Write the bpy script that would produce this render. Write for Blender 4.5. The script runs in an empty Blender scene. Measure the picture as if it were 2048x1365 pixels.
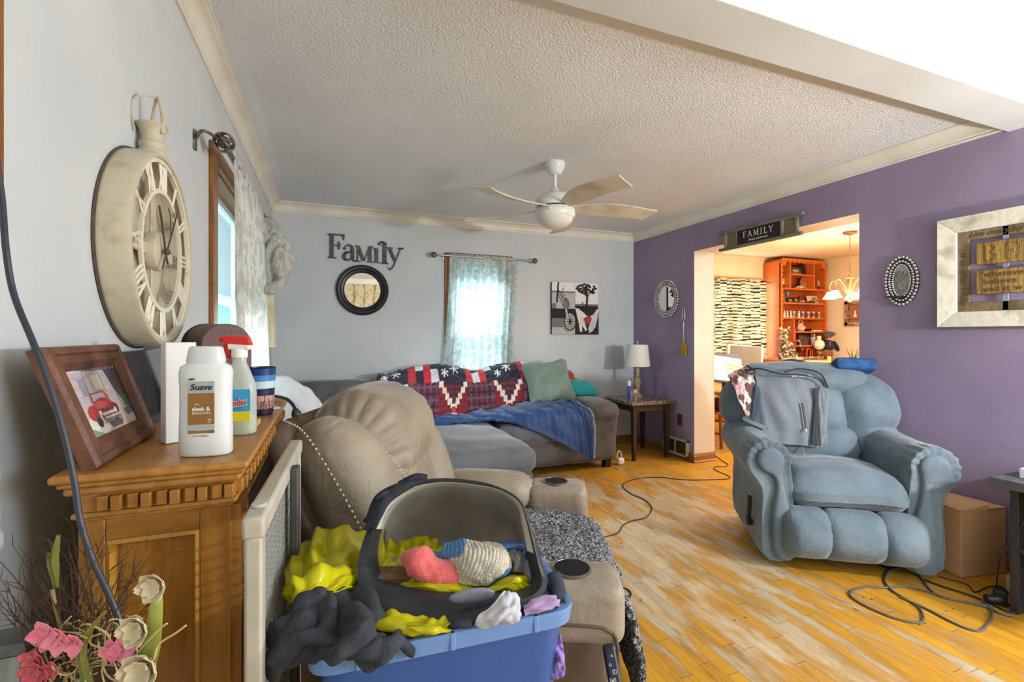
import bpy, math, random
import numpy as np
from mathutils import Vector, Matrix
sc = bpy.context.scene
col = sc.collection
PI = math.pi
# ---------------------------------------------------------------- camera
CZ, FPX, HOR = 1.261, 939.0, 670.0
YAW = math.radians(21.35)
FX, FY, RX, RY = math.sin(YAW), math.cos(YAW), math.cos(YAW), -math.sin(YAW)
cam = bpy.data.cameras.new('camera'); cam_o = bpy.data.objects.new('camera', cam); col.objects.link(cam_o)
cam.sensor_width = 36; cam.lens = FPX / 2048 * 36; cam.shift_y = -(682.5 - HOR) / 2048
cam.clip_start = 0.02
cam_o.location = (0, 0, CZ); cam_o.rotation_euler = (PI / 2, 0, -YAW)
sc.camera = cam_o
# ---------------------------------------------------------------- light
sc.view_settings.view_transform = 'Standard'; sc.view_settings.look = 'None'
sc.view_settings.gamma = 1.0; sc.view_settings.use_curve_mapping = False
sc.view_settings.exposure = 0.76
w = bpy.data.worlds.new('daylight'); sc.world = w; w.use_nodes = True
bg = w.node_tree.nodes['Background']
bg.inputs[0].default_value = (0.70, 0.86, 1.0, 1); bg.inputs[1].default_value = 1.15
def lamp(name, kind, loc, energy, color, size=.1, rot=(0, 0, 0), sy=None):
    l = bpy.data.lights.new(name, kind); l.energy = energy; l.color = color
    if kind == 'AREA':
        l.size = size
        if sy: l.shape = 'RECTANGLE'; l.size_y = sy
    elif kind == 'SUN': l.angle = size
    else: l.shadow_soft_size = size
    o = bpy.data.objects.new(name, l); col.objects.link(o); o.location = loc; o.rotation_euler = rot
    return o
lamp('floor_lamp_bulb', 'POINT', (2.98, -0.25, 1.42), 108, (1.0, .97, .95), .05)
lamp('added_fill_light', 'AREA', (2.5, -1.2, 1.5), 34, (.84, .93, 1.0), 1.6, (math.radians(82), 0, 0), 1.0)  # added soft fill aimed at the back wall, no real fixture
lamp('left_window_daylight', 'AREA', (-1.5, 3.0, 2.0), 300, (.75, .92, 1.0), 1.3, (0, math.radians(-73), 0), 1.2)
lamp('back_window_daylight', 'AREA', (1.45, 5.7, 3.3), 480, (.7, .93, 1.0), 1.0, (math.radians(-35), 0, 0), 1.0)
lamp('dining_room_area_light', 'AREA', (5.0, 2.2, 2.38), 62, (1.0, .90, .76), 1.2)  # wide warm area light below the dining room ceiling
lamp('dining_room_window_daylight', 'AREA', (5.6, 5.25, 1.5), 10, (.9, .97, 1.0), 1.0, (-PI / 2, 0, 0), 1.2)

# ---------------------------------------------------------------- pixel/geometry helpers
def ray(u):
    a = (u - 1024) / FPX
    return FX + a * RX, FY + a * RY
def at_d(u, v, d):
    x, y = ray(u); return np.array((x * d, y * d, CZ - (v - HOR) / FPX * d))
def at_z(u, v, z): return at_d(u, v, FPX * (CZ - z) / (v - HOR))
def at_X(u, v, X): return at_d(u, v, X / ray(u)[0])
def at_Y(u, v, Y): return at_d(u, v, Y / ray(u)[1])
def hit(u, v, p0, n):
    x, y = ray(u); D = np.array((x, y, -(v - HOR) / FPX)); O = np.array((0, 0, CZ)); n = np.array(n, float)
    t = np.dot(np.array(p0, float) - O, n) / np.dot(D, n); return O + D * t
# ---------------------------------------------------------------- materials
def lin(c):
    c = [x / 255 for x in c[:3]]
    return [x / 12.92 if x <= .04045 else ((x + .055) / 1.055) ** 2.4 for x in c]
MATS = {}
def M(name, c=(128, 128, 128), rough=.7, c2=None, scale=6, bump=0, bscale=60, metal=0, trans=0, alpha=1,
      emit=0, sheen=0, detail=4, stretch=None, attr=False, wrin=0, wscale=14, coat=0, ramp=(.35, .65), wave=None, ior=1.45, blocky=False):
    if name in MATS: return MATS[name]
    m = bpy.data.materials.new(name); m.use_nodes = True; nt = m.node_tree; N = nt.nodes; L = nt.links
    b = N['Principled BSDF']; b.inputs['Roughness'].default_value = rough; b.inputs['Metallic'].default_value = metal
    b.inputs['Base Color'].default_value = (*lin(c), 1); b.inputs['IOR'].default_value = ior
    b.inputs['Transmission Weight'].default_value = trans; b.inputs['Alpha'].default_value = alpha
    b.inputs['Sheen Weight'].default_value = sheen; b.inputs['Coat Weight'].default_value = coat
    if sheen: b.inputs['Sheen Roughness'].default_value = .4
    tc = N.new('ShaderNodeTexCoord'); vec = tc.outputs['Object']
    if stretch:
        mp = N.new('ShaderNodeMapping'); mp.inputs['Scale'].default_value = stretch; L.new(vec, mp.inputs[0]); vec = mp.outputs[0]
    src = None
    if attr:
        a = N.new('ShaderNodeAttribute'); a.attribute_name = 'Col'; src = a.outputs['Color']; L.new(src, b.inputs['Base Color'])
    elif c2 is not None:
        n = N.new('ShaderNodeTexNoise'); n.inputs['Scale'].default_value = scale; n.inputs['Detail'].default_value = detail
        L.new(vec, n.inputs['Vector'])
        r = N.new('ShaderNodeValToRGB'); e = r.color_ramp.elements
        e[0].position, e[1].position = ramp; e[0].color = (*lin(c), 1); e[1].color = (*lin(c2), 1)
        if blocky: r.color_ramp.interpolation = 'CONSTANT'
        L.new(n.outputs['Fac'], r.inputs[0]); L.new(r.outputs[0], b.inputs['Base Color']); src = r.outputs[0]
    if emit:
        b.inputs['Emission Strength'].default_value = emit
        b.inputs['Emission Color'].default_value = (*lin(c), 1)
        if src: L.new(src, b.inputs['Emission Color'])
    if bump:
        n = N.new('ShaderNodeTexNoise'); n.inputs['Scale'].default_value = bscale; n.inputs['Detail'].default_value = 5
        L.new(vec, n.inputs['Vector'])
        bp = N.new('ShaderNodeBump'); bp.inputs['Strength'].default_value = bump; bp.inputs['Distance'].default_value = .01
        L.new(n.outputs['Fac'], bp.inputs['Height']); L.new(bp.outputs[0], b.inputs['Normal'])
    if wrin:
        n = N.new('ShaderNodeTexNoise'); n.inputs['Scale'].default_value = wscale; n.inputs['Detail'].default_value = 3; n.inputs['Distortion'].default_value = 2.2
        L.new(vec, n.inputs['Vector']); b2 = N.new('ShaderNodeBump'); b2.inputs['Strength'].default_value = wrin; b2.inputs['Distance'].default_value = .02
        L.new(n.outputs['Fac'], b2.inputs['Height'])
        if bump: L.new(bp.outputs[0], b2.inputs['Normal'])
        L.new(b2.outputs[0], b.inputs['Normal'])
    MATS[name] = m
    return m
# ---------------------------------------------------------------- mesh builder
def crom(P, n, closed=False):
    P = np.asarray(P, float); m = len(P)
    if m == 2 and not closed:
        t = np.linspace(0, 1, n).reshape((-1,) + (1,) * (P.ndim - 1)); return P[0] * (1 - t) + P[1] * t
    t = np.linspace(0, m if closed else m - 1, n, endpoint=not closed)
    i = np.floor(t).astype(int)
    if not closed: i = np.minimum(i, m - 2)
    f = (t - i).reshape((-1,) + (1,) * (P.ndim - 1))
    g = (lambda k: P[k % m]) if closed else (lambda k: P[np.clip(k, 0, m - 1)])
    a, b_, c, d = g(i - 1), g(i), g(i + 1), g(i + 2)
    if not closed:
        a = np.where((i == 0).reshape(f.shape), 2 * b_ - c, a); d = np.where((i + 2 > m - 1).reshape(f.shape), 2 * c - b_, d)
    return .5 * (2 * b_ + (c - a) * f + (2 * a - 5 * b_ + 4 * c - d) * f ** 2 + (3 * b_ - a - 3 * c + d) * f ** 3)
def cpatch(C, nu, nv):
    C = np.asarray(C, float)
    A = crom(C, nu); return crom(A.transpose(1, 0, 2), nv).transpose(1, 0, 2)
def wob(P, scale, amp, seed=0, octs=3, ridged=False):
    P = np.asarray(P, float); sh = P.shape[:-1]; Q = P.reshape(-1, P.shape[-1]); rg = np.random.RandomState(seed)
    s = np.zeros(len(Q)); a = 1.0; tot = 0
    for o in range(octs):
        k = 2 * PI / (scale / 2 ** o)
        for j in range(4):
            d = rg.randn(Q.shape[1]); d /= np.linalg.norm(d); e = rg.randn(Q.shape[1]); e /= np.linalg.norm(e)
            x = np.sin(Q @ d * k + rg.rand() * 6.28 + 1.6 * np.sin(Q @ e * k * .6 + rg.rand() * 6.28))
            if ridged: x = 1 - 2 * np.abs(x)
            s += a * x; tot += a
        a *= .5
    return (amp * s / tot * 2).reshape(sh)
def folds(P, k=5, along=1, amp=.01, seed=0, sharp=.5):
    """cloth folds running along one grid direction, wandering and fading"""
    a, b, _ = P.shape; r = np.random.RandomState(seed); u, v = np.meshgrid(np.linspace(0, 1, a), np.linspace(0, 1, b), indexing='ij')
    if along == 0: u, v = v, u
    s = 0
    for j in range(4):
        f = k * (.6 + .5 * j); x = f * u + r.uniform(-1.4, 1.4) * v + .35 * np.sin(v * r.uniform(3, 7) + r.rand() * 6) + r.rand() * 6
        t = np.abs((x % 1) * 2 - 1); t = t * sharp + (1 - sharp) * .5 * (1 - np.cos(PI * t)); s = s + (t - .5) * (.6 + .5 * np.sin(v * r.uniform(2, 6) + r.rand() * 6)) / (1 + .7 * j)
    return (amp * s)[..., None]
def rotm(rx=0, ry=0, rz=0):
    return np.array((Matrix.Rotation(rz, 3, 'Z') @ Matrix.Rotation(ry, 3, 'Y') @ Matrix.Rotation(rx, 3, 'X')))
def gnorm(P):
    du = np.gradient(P, axis=0); dv = np.gradient(P, axis=1); n = np.cross(du, dv)
    return n / (np.linalg.norm(n, axis=-1, keepdims=True) + 1e-12)
class MB:
    def __init__(s): s.v = []; s.f = []; s.m = []; s.c = []; s.n = 0
    def add(s, V, Fs, mi=0, C=None):
        V = np.asarray(V, float).reshape(-1, 3); o = s.n; s.v.append(V)
        s.c.append(np.ones((len(V), 3)) if C is None else np.asarray(C, float).reshape(-1, 3))
        for f in Fs: s.f.append(tuple(int(i) + o for i in f))
        s.m += [mi] * len(Fs); s.n += len(V); return s
    def box(s, c, d, R=None, mi=0):
        h = np.array(d, float) / 2
        V = np.array([(x, y, z) for x in (-1, 1) for y in (-1, 1) for z in (-1, 1)]) * h
        if R is not None: V = V @ np.array(R).T
        return s.add(V + np.array(c, float), [(0, 1, 3, 2), (4, 6, 7, 5), (0, 4, 5, 1), (2, 3, 7, 6), (0, 2, 6, 4), (1, 5, 7, 3)], mi)
    def b2(s, a, b, mi=0):
        a = np.array(a, float); b = np.array(b, float); return s.box((a + b) / 2, np.abs(b - a), mi=mi)
    def hexa(s, P, mi=0):  # 4 bottom + 4 top points
        return s.add(P, [(3, 2, 1, 0), (4, 5, 6, 7), (0, 1, 5, 4), (1, 2, 6, 5), (2, 3, 7, 6), (3, 0, 4, 7)], mi)
    def rings(s, R, closed=False, cap=True, mi=0, C=None, loop=True):
        R = np.asarray(R, float); a, n, _ = R.shape; F = []
        for i in range(a if closed else a - 1):
            for j in range(n if loop else n - 1):
                k = (j + 1) % n; p = (i + 1) % a
                F.append((i * n + j, i * n + k, p * n + k, p * n + j))
        if cap and not closed: F += [tuple(range(n))[::-1], tuple((a - 1) * n + j for j in range(n))]
        return s.add(R, F, mi, C)
    def tube(s, pts, r=.01, n=8, k=None, closed=False, mi=0, flat=1.0):
        P = crom(pts, k or max(2, len(pts) * 6), closed) if (k != 0) else np.asarray(pts, float)
        m = len(P); rr = np.interp(np.linspace(0, 1, m), np.linspace(0, 1, np.size(r)), np.atleast_1d(r)) if np.size(r) > 1 else np.full(m, r)
        T = np.gradient(P, axis=0)
        if closed: T = np.roll(P, -1, 0) - np.roll(P, 1, 0)
        T /= np.linalg.norm(T, axis=1, keepdims=True) + 1e-12
        u = np.cross(T[0], (0, 0, 1)); 
        if np.linalg.norm(u) < .1: u = np.cross(T[0], (1, 0, 0))
        u /= np.linalg.norm(u); out = []
        for i in range(m):
            u = u - T[i] * np.dot(u, T[i]); u /= np.linalg.norm(u) + 1e-12; w_ = np.cross(T[i], u)
            a = np.arange(n) * 2 * PI / n
            out.append(P[i] + rr[i] * (np.cos(a)[:, None] * u + flat * np.sin(a)[:, None] * w_))
        return s.rings(out, closed, True, mi)
    def cyl(s, p0, p1, r0, r1=None, n=20, mi=0): return s.tube([p0, p1], [r0, r0 if r1 is None else r1], n, 2, mi=mi)
    def lathe(s, prof, c=(0, 0, 0), R=None, n=28, mi=0, cap=True):
        a = np.arange(n) * 2 * PI / n
        V = np.array([[(r * math.cos(t), r * math.sin(t), z) for t in a] for r, z in prof])
        if R is not None: V = V @ np.array(R).T
        return s.rings(V + np.array(c, float), False, cap, mi)
    def ell(s, c, r, nu=16, nv=10, R=None, mi=0, fn=None):
        r = np.atleast_1d(r) * np.ones(3)
        pr = [(max(1e-4, math.sin(t)), -math.cos(t)) for t in np.linspace(0, PI, nv)]
        a = np.arange(nu) * 2 * PI / nu
        V = np.array([[(q * math.cos(t), q * math.sin(t), z) for t in a] for q, z in pr])
        if fn: V = fn(V)
        V = V * r
        if R is not None: V = V @ np.array(R).T
        return s.rings(V + np.array(c, float), mi=mi)
    def prism(s, poly, c=(0, 0, 0), ex=(1, 0, 0), ey=(0, 0, 1), ez=(0, -1, 0), h=.01, mi=0):
        ex, ey, ez, c = (np.array(q, float) for q in (ex, ey, ez, c)); n = len(poly)
        B = np.array([c + ex * x + ey * y for x, y in poly])
        V = np.vstack([B, B + ez * h])
        return s.add(V, [tuple(range(n))[::-1], tuple(range(n, 2 * n))] + [(i, (i + 1) % n, n + (i + 1) % n, n + i) for i in range(n)], mi)
    def sup(s, c, d, r=.05, n=14, puff=(0, 0, 0), fn=None, R=None, nz=0, nzs=.2, seed=0, mi=0):
        """soft box: size d, corner radius r, puffed faces, deform fn(V)->V in local coords"""
        h = np.array(d, float) / 2; idx = {}; V = []; F = []
        t = np.sin(np.linspace(-1, 1, n + 1) * PI / 2 * .82) / math.sin(PI / 2 * .82)
        def vid(i, j, k):
            q = (i, j, k)
            if q not in idx: idx[q] = len(V); V.append((t[i], t[j], t[k]))
            return idx[q]
        for i in range(n):
            for j in range(n):
                F.append((vid(i, j, 0), vid(i, j + 1, 0), vid(i + 1, j + 1, 0), vid(i + 1, j, 0)))
                F.append((vid(i, j, n), vid(i + 1, j, n), vid(i + 1, j + 1, n), vid(i, j + 1, n)))
                F.append((vid(i, 0, j), vid(i + 1, 0, j), vid(i + 1, 0, j + 1), vid(i, 0, j + 1)))
                F.append((vid(i, n, j), vid(i, n, j + 1), vid(i + 1, n, j + 1), vid(i + 1, n, j)))
                F.append((vid(0, i, j), vid(0, i, j + 1), vid(0, i + 1, j + 1), vid(0, i + 1, j)))
                F.append((vid(n, i, j), vid(n, i + 1, j), vid(n, i + 1, j + 1), vid(n, i, j + 1)))
        p = np.array(V); rr = min(r, min(h) * .98)
        a = p * h; inn = np.clip(a, -(h - rr), h - rr); dd = a - inn; l = np.linalg.norm(dd, axis=1, keepdims=True)
        a = np.where(l > 1e-9, inn + rr * dd / (l + 1e-12) , a)
        q = a / h
        for ax in range(3):
            o1, o2 = [x for x in range(3) if x != ax]
            a[:, ax] += puff[ax] * np.sign(q[:, ax]) * np.abs(q[:, ax]) ** 1.5 * (1 - q[:, o1] ** 2).clip(0) ** .7 * (1 - q[:, o2] ** 2).clip(0) ** .7
        if fn: a = fn(a)
        if nz: 
            dr = a / (np.linalg.norm(a, axis=1, keepdims=True) + 1e-9); a = a + dr * wob(a, nzs, nz, seed)[:, None]
        if R is not None: a = a @ np.array(R).T
        return s.add(a + np.array(c, float), F, mi)
    def sheet(s, P, th=.004, C=None, mi=0):
        P = np.asarray(P, float); a, b, _ = P.shape; N = gnorm(P); n = a * b
        V = np.concatenate([P + N * th / 2, P - N * th / 2]).reshape(-1, 3); F = []
        i, j = np.meshgrid(np.arange(a - 1), np.arange(b - 1), indexing='ij'); q = (i * b + j).ravel()
        top = np.stack([q, q + b, q + b + 1, q + 1], 1); F += [tuple(x) for x in top]; F += [tuple(x[::-1] + n) for x in top]
        rim = [k for k in range(b)] + [k * b + b - 1 for k in range(1, a)] + [(a - 1) * b + k for k in range(b - 2, -1, -1)] + [k * b for k in range(a - 2, 0, -1)]
        for x, y in zip(rim, rim[1:] + rim[:1]): F.append((x, y, y + n, x + n))
        CC = None if C is None else np.concatenate([np.asarray(C).reshape(-1, 3)] * 2)
        return s.add(V, F, mi, CC)
    def text(s, txt, size=.02, c=(0, 0, 0), ex=(1, 0, 0), ey=(0, 0, 1), ez=(0, -1, 0), h=.0006, mi=0, bold=0, shear=0, align='CENTER', wx=1, curve=None, space=1):
        cu = bpy.data.curves.new('tmp', 'FONT'); cu.body = txt; cu.size = size; cu.align_x = align; cu.offset = bold
        cu.shear = shear; cu.extrude = .5; cu.resolution_u = 3; cu.space_character = space
        o = bpy.data.objects.new('tmp', cu); col.objects.link(o)
        me = bpy.data.meshes.new_from_object(o); V = np.array([v.co[:] for v in me.vertices]).reshape(-1, 3)
        F = [tuple(p.vertices) for p in me.polygons]
        bpy.data.objects.remove(o); bpy.data.curves.remove(cu); bpy.data.meshes.remove(me)
        if not len(V): return s
        ex, ey, ez, c = (np.array(q, float) for q in (ex, ey, ez, c))
        V[:, 0] *= wx
        if curve is not None: W = curve(V[:, 0], V[:, 1], (V[:, 2] + .5) * h)
        else: W = c + V[:, :1] * ex + V[:, 1:2] * ey + (V[:, 2:] + .5) * h * ez
        return s.add(W, F, mi)
    def build(s, name, mats, parent=None, world=False, smooth=True, angle=42, bevel=0, label=None, sub=0, seg=2, kind=None):
        V = np.vstack(s.v)
        if world and parent is not None:
            chain = Matrix.Identity(4); p = parent
            while p: chain = p.matrix_basis @ chain; p = p.parent
            I = np.array(chain.inverted()); V = V @ I[:3, :3].T + I[:3, 3]
        org = None
        if parent is None:
            lo, hi = V.min(0), V.max(0); org = np.array(((lo[0] + hi[0]) / 2, (lo[1] + hi[1]) / 2, lo[2])); V = V - org
        me = bpy.data.meshes.new(name); me.from_pydata(V.tolist(), [], s.f)
        if not isinstance(mats, (list, tuple)): mats = [mats]
        for m in mats: me.materials.append(m)
        if len(mats) > 1: me.polygons.foreach_set('material_index', s.m)
        cc = np.vstack(s.c)
        if cc.min() < .9999:
            at = me.attributes.new('Col', 'FLOAT_COLOR', 'POINT'); at.data.foreach_set('color', np.hstack([cc, np.ones((len(cc), 1))]).ravel())
        if smooth:
            me.polygons.foreach_set('use_smooth', [True] * len(me.polygons)); me.set_sharp_from_angle(angle=math.radians(angle))
        me.update()
        o = bpy.data.objects.new(name, me); col.objects.link(o)
        if org is not None: o.location = org
        if parent is not None: o.parent = parent
        if bevel:
            b = o.modifiers.new('bevel', 'BEVEL'); b.width = bevel; b.segments = seg; b.limit_method = 'ANGLE'; b.angle_limit = math.radians(35)
        if sub: b = o.modifiers.new('sub', 'SUBSURF'); b.levels = sub; b.render_levels = sub
        if label: o['label'] = label
        if kind: o['kind'] = kind
        return o
def tag(o, label, cat, group=None):
    o['label'] = label; o['category'] = cat
    if group: o['group'] = group
    return o
def thing(name, label, cat, loc=(0, 0, 0), rz=0, group=None):
    o = bpy.data.objects.new(name, None); col.objects.link(o); o.empty_display_size = .05
    o.location = [float(x) for x in loc]; o.rotation_euler = (0, 0, rz); return tag(o, label, cat, group)
def dup(root, loc, rz=None, label=None, scale=None):
    def cp(o, par):
        c = o.copy(); col.objects.link(c); c.parent = par
        for ch in list(o.children): cp(ch, c)
        return c
    r = cp(root, None); r.location = [float(x) for x in loc]
    if rz is not None: r.rotation_euler = (0, 0, rz)
    if label: r['label'] = label
    if scale: r.scale = scale
    return r
def struct(name, mb, m, **k):
    o = mb.build(name, m, kind='structure', **k); return o
# small 2-D painter used to give printed surfaces their colours
class Pic:
    def __init__(s, w_, h_, bgc): s.w, s.h = w_, h_; s.a = np.ones((h_, w_, 3)) * np.array(lin(bgc)); s.y, s.x = np.mgrid[0:h_, 0:w_]; s.x = (s.x + .5) / w_; s.y = 1 - (s.y + .5) / h_
    def put(s, m, c): s.a[m] = lin(c); return s
    def rect(s, x0, y0, x1, y1, c): return s.put((s.x >= x0) & (s.x <= x1) & (s.y >= y0) & (s.y <= y1), c)
    def ell(s, cx, cy, rx, ry, c): return s.put(((s.x - cx) / rx) ** 2 + ((s.y - cy) / ry) ** 2 < 1, c)
    def line(s, pts, wd, c):
        asp = s.h / s.w
        for (x0, y0), (x1, y1) in zip(pts, pts[1:]):
            dx, dy = x1 - x0, (y1 - y0) * asp; L2 = dx * dx + dy * dy + 1e-9
            t = (((s.x - x0) * dx + (s.y - y0) * asp * dy) / L2).clip(0, 1)
            s.put(np.hypot(s.x - x0 - t * dx, (s.y - y0) * asp - t * dy) < wd / 2, c)
        return s
    def poly(s, P, c):
        ins = np.zeros(s.x.shape, bool); n = len(P)
        for i in range(n):
            (x0, y0), (x1, y1) = P[i], P[(i + 1) % n]
            if y0 == y1: continue
            cr = ((y0 > s.y) != (y1 > s.y)) & (s.x < (x1 - x0) * (s.y - y0) / (y1 - y0) + x0); ins ^= cr
        return s.put(ins, c)
    def speck(s, amt, seed=0): s.a = (s.a * (1 + amt * (np.random.RandomState(seed).rand(s.h, s.w, 1) - .5))).clip(0, 1); return s
    def plate(s, mb, bl, ex, ey, th=.0008, mi=0):
        """ex, ey: full-size edge vectors from the bottom-left corner"""
        bl, ex, ey = (np.array(q, float) for q in (bl, ex, ey)); A = s.a[::-1]
        fx, fy = np.meshgrid(np.linspace(0, 1, s.w), np.linspace(0, 1, s.h))
        P = bl + fx[..., None] * ex + fy[..., None] * ey
        return mb.sheet(P, th, A, mi)
# ================================================================ ROOM SHELL
XL, XR, YB, ZC = -.467, 3.355, 4.64, 2.44
def floor_material():
    m = bpy.data.materials.new('worn_strip_oak_floor'); m.use_nodes = True; nt = m.node_tree; N = nt.nodes; L = nt.links; b = N['Principled BSDF']
    def mth(op, a, c=None, d=None):
        n = N.new('ShaderNodeMath'); n.operation = op
        for i, x in enumerate((a, c, d)):
            if x is None: continue
            if isinstance(x, (int, float)): n.inputs[i].default_value = x
            else: L.new(x, n.inputs[i])
        return n.outputs[0]
    tc = N.new('ShaderNodeTexCoord'); sx = N.new('ShaderNodeSeparateXYZ'); L.new(tc.outputs['Object'], sx.inputs[0]); X, Y = sx.outputs[0], sx.outputs[1]
    px = mth('DIVIDE', X, .057); pi = mth('FLOOR', px); fx = mth('FRACT', px)
    wn = N.new('ShaderNodeTexWhiteNoise'); wn.noise_dimensions = '1D'; L.new(pi, wn.inputs['W'])
    py = mth('ADD', mth('DIVIDE', Y, .78), mth('MULTIPLY', wn.outputs['Value'], 7.3)); pj = mth('FLOOR', py); fy = mth('FRACT', py)
    w2 = N.new('ShaderNodeTexWhiteNoise'); w2.noise_dimensions = '2D'; cb = N.new('ShaderNodeCombineXYZ'); L.new(pi, cb.inputs[0]); L.new(pj, cb.inputs[1]); L.new(cb.outputs[0], w2.inputs['Vector'])
    def noi(sc_, vx, vy, vz, det=4):
        mp = N.new('ShaderNodeMapping'); mp.inputs['Scale'].default_value = (vx, vy, vz); L.new(tc.outputs['Object'], mp.inputs[0])
        n = N.new('ShaderNodeTexNoise'); n.inputs['Scale'].default_value = sc_; n.inputs['Detail'].default_value = det; L.new(mp.outputs[0], n.inputs['Vector']); return n.outputs['Fac']
    big = noi(1.0, 1.1, .8, 1, 3); mid = noi(3.0, 2.2, .7, 1, 6); gr = noi(22, 6, .35, 1, 6); st = noi(9, 1.6, .55, 1, 8)
    # distance from the walked-on middle of the room
    dx = mth('MULTIPLY', mth('SUBTRACT', X, 1.55 - 3.425), .62); dy = mth('MULTIPLY', mth('SUBTRACT', Y, 2.45 - 1.2), .62)
    dist = mth('SQRT', mth('ADD', mth('MULTIPLY', dx, dx), mth('MULTIPLY', dy, dy)))
    f = mth('ADD', mth('ADD', mth('MULTIPLY', big, .9), mth('MULTIPLY', mid, 1.5)), mth('ADD', mth('MULTIPLY', w2.outputs['Value'], .42), mth('MULTIPLY', dist, .75)))
    f = mth('ADD', f, mth('ADD', mth('MULTIPLY', mth('SUBTRACT', gr, .5), .5), mth('MULTIPLY', mth('SUBTRACT', st, .5), 1.5)))
    r = N.new('ShaderNodeValToRGB'); r.color_ramp.interpolation = 'LINEAR'; e = r.color_ramp.elements
    e[0].position = .60; e[0].color = (*lin((206, 186, 152)), 1); e[1].position = .95; e[1].color = (*lin((200, 144, 36)), 1)
    x = e.new(.70); x.color = (*lin((196, 164, 116)), 1); x = e.new(.80); x.color = (*lin((190, 142, 72)), 1)
    L.new(mth('ADD', mth('MULTIPLY', mth('SUBTRACT', f, 1.70), .60), .66), r.inputs[0])
    gm = N.new('ShaderNodeValToRGB'); gm.color_ramp.elements[0].position = .3; gm.color_ramp.elements[0].color = (.42, .36, .28, 1); gm.color_ramp.elements[1].position = .55; gm.color_ramp.elements[1].color = (1, 1, 1, 1); L.new(gr, gm.inputs[0])
    mx = N.new('ShaderNodeMix'); mx.data_type = 'RGBA'; mx.blend_type = 'MULTIPLY'; mx.inputs[0].default_value = .42; L.new(r.outputs[0], mx.inputs[6]); L.new(gm.outputs[0], mx.inputs[7])
    tint = mth('ADD', mth('MULTIPLY', w2.outputs['Value'], .30), .84)
    hs = N.new('ShaderNodeHueSaturation'); L.new(mx.outputs[2], hs.inputs['Color']); L.new(tint, hs.inputs['Value'])
    gap = mth('MAXIMUM', mth('LESS_THAN', fx, .022), mth('LESS_THAN', fy, .0032))
    m2 = N.new('ShaderNodeMix'); m2.data_type = 'RGBA'; L.new(mth('MULTIPLY', gap, .75), m2.inputs[0]); ds = N.new('ShaderNodeValToRGB'); ds.color_ramp.elements[0].position = .60; ds.color_ramp.elements[0].color = (0, 0, 0, 1); ds.color_ramp.elements[1].position = .74; ds.color_ramp.elements[1].color = (.6, .6, .6, 1); L.new(noi(5, 3.2, .8, 1, 7), ds.inputs[0])
    m3 = N.new('ShaderNodeMix'); m3.data_type = 'RGBA'; L.new(ds.outputs[0], m3.inputs[0]); L.new(hs.outputs[0], m3.inputs[6]); m3.inputs[7].default_value = (*lin((122, 84, 44)), 1); L.new(m3.outputs[2], m2.inputs[6]); m2.inputs[7].default_value = (*lin((60, 36, 12)), 1)
    L.new(m2.outputs[2], b.inputs['Base Color'])
    L.new(mth('ADD', mth('MULTIPLY', mid, .4), .25), b.inputs['Roughness'])
    bp = N.new('ShaderNodeBump'); bp.inputs['Strength'].default_value = .35; bp.inputs['Distance'].default_value = .003
    L.new(mth('SUBTRACT', mth('MULTIPLY', gr, .35), gap), bp.inputs['Height']); L.new(bp.outputs[0], b.inputs['Normal'])
    return m
m_wall = M('pale_grey_wall_paint', (200, 206, 209), .75, (192, 199, 203), 2.5, .12, 180)
m_purple = M('purple_wall_paint', (150, 135, 160), .6, (137, 122, 150), 1.6, .15, 220)
m_cream = M('cream_dining_paint', (232, 216, 190), .7, (224, 208, 182), 3, .1, 150)
m_jamb = M('off_white_jamb_paint', (214, 206, 192), .6, (206, 200, 188), 4)
m_crown = M('white_crown_moulding', (226, 225, 214), .45, (212, 208, 192), 3)
def ceiling_material():
    m = M('popcorn_ceiling', (224, 228, 230), .95, (213, 218, 220), 1.2)
    nt = m.node_tree; N = nt.nodes; L = nt.links; tc = [n for n in N if n.type == 'TEX_COORD'][0]
    v = N.new('ShaderNodeTexVoronoi'); v.inputs['Scale'].default_value = 110; v.feature = 'SMOOTH_F1'
    n2 = N.new('ShaderNodeTexNoise'); n2.inputs['Scale'].default_value = 90; n2.inputs['Detail'].default_value = 6; n2.inputs['Roughness'].default_value = .7
    L.new(tc.outputs['Object'], v.inputs['Vector']); L.new(tc.outputs['Object'], n2.inputs['Vector'])
    a = N.new('ShaderNodeMath'); a.operation = 'SUBTRACT'; L.new(n2.outputs['Fac'], a.inputs[0]); L.new(v.outputs['Distance'], a.inputs[1])
    bp = N.new('ShaderNodeBump'); bp.inputs['Strength'].default_value = .5; bp.inputs['Distance'].default_value = .014; L.new(a.outputs[0], bp.inputs['Height']); L.new(bp.outputs[0], N['Principled BSDF'].inputs['Normal'])
    return m
m_ceil = ceiling_material()
struct('floor', MB().b2((-.75, -3.2, -.05), (7.6, 5.6, 0)), floor_material(), smooth=False)
struct('ceiling', MB().b2((XL - .15, 1.36, ZC), (XR + .01, YB + .15, ZC + .1)), m_ceil, smooth=False)
struct('ceiling_near', MB().b2((XL - .15, -3.2, 2.66), (XR + .2, 1.16, 2.76)), m_ceil, smooth=False)
struct('ceiling_dining', MB().b2((XR + .01, .4, ZC), (7.6, 5.6, ZC + .1)), m_cream, smooth=False)
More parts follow.
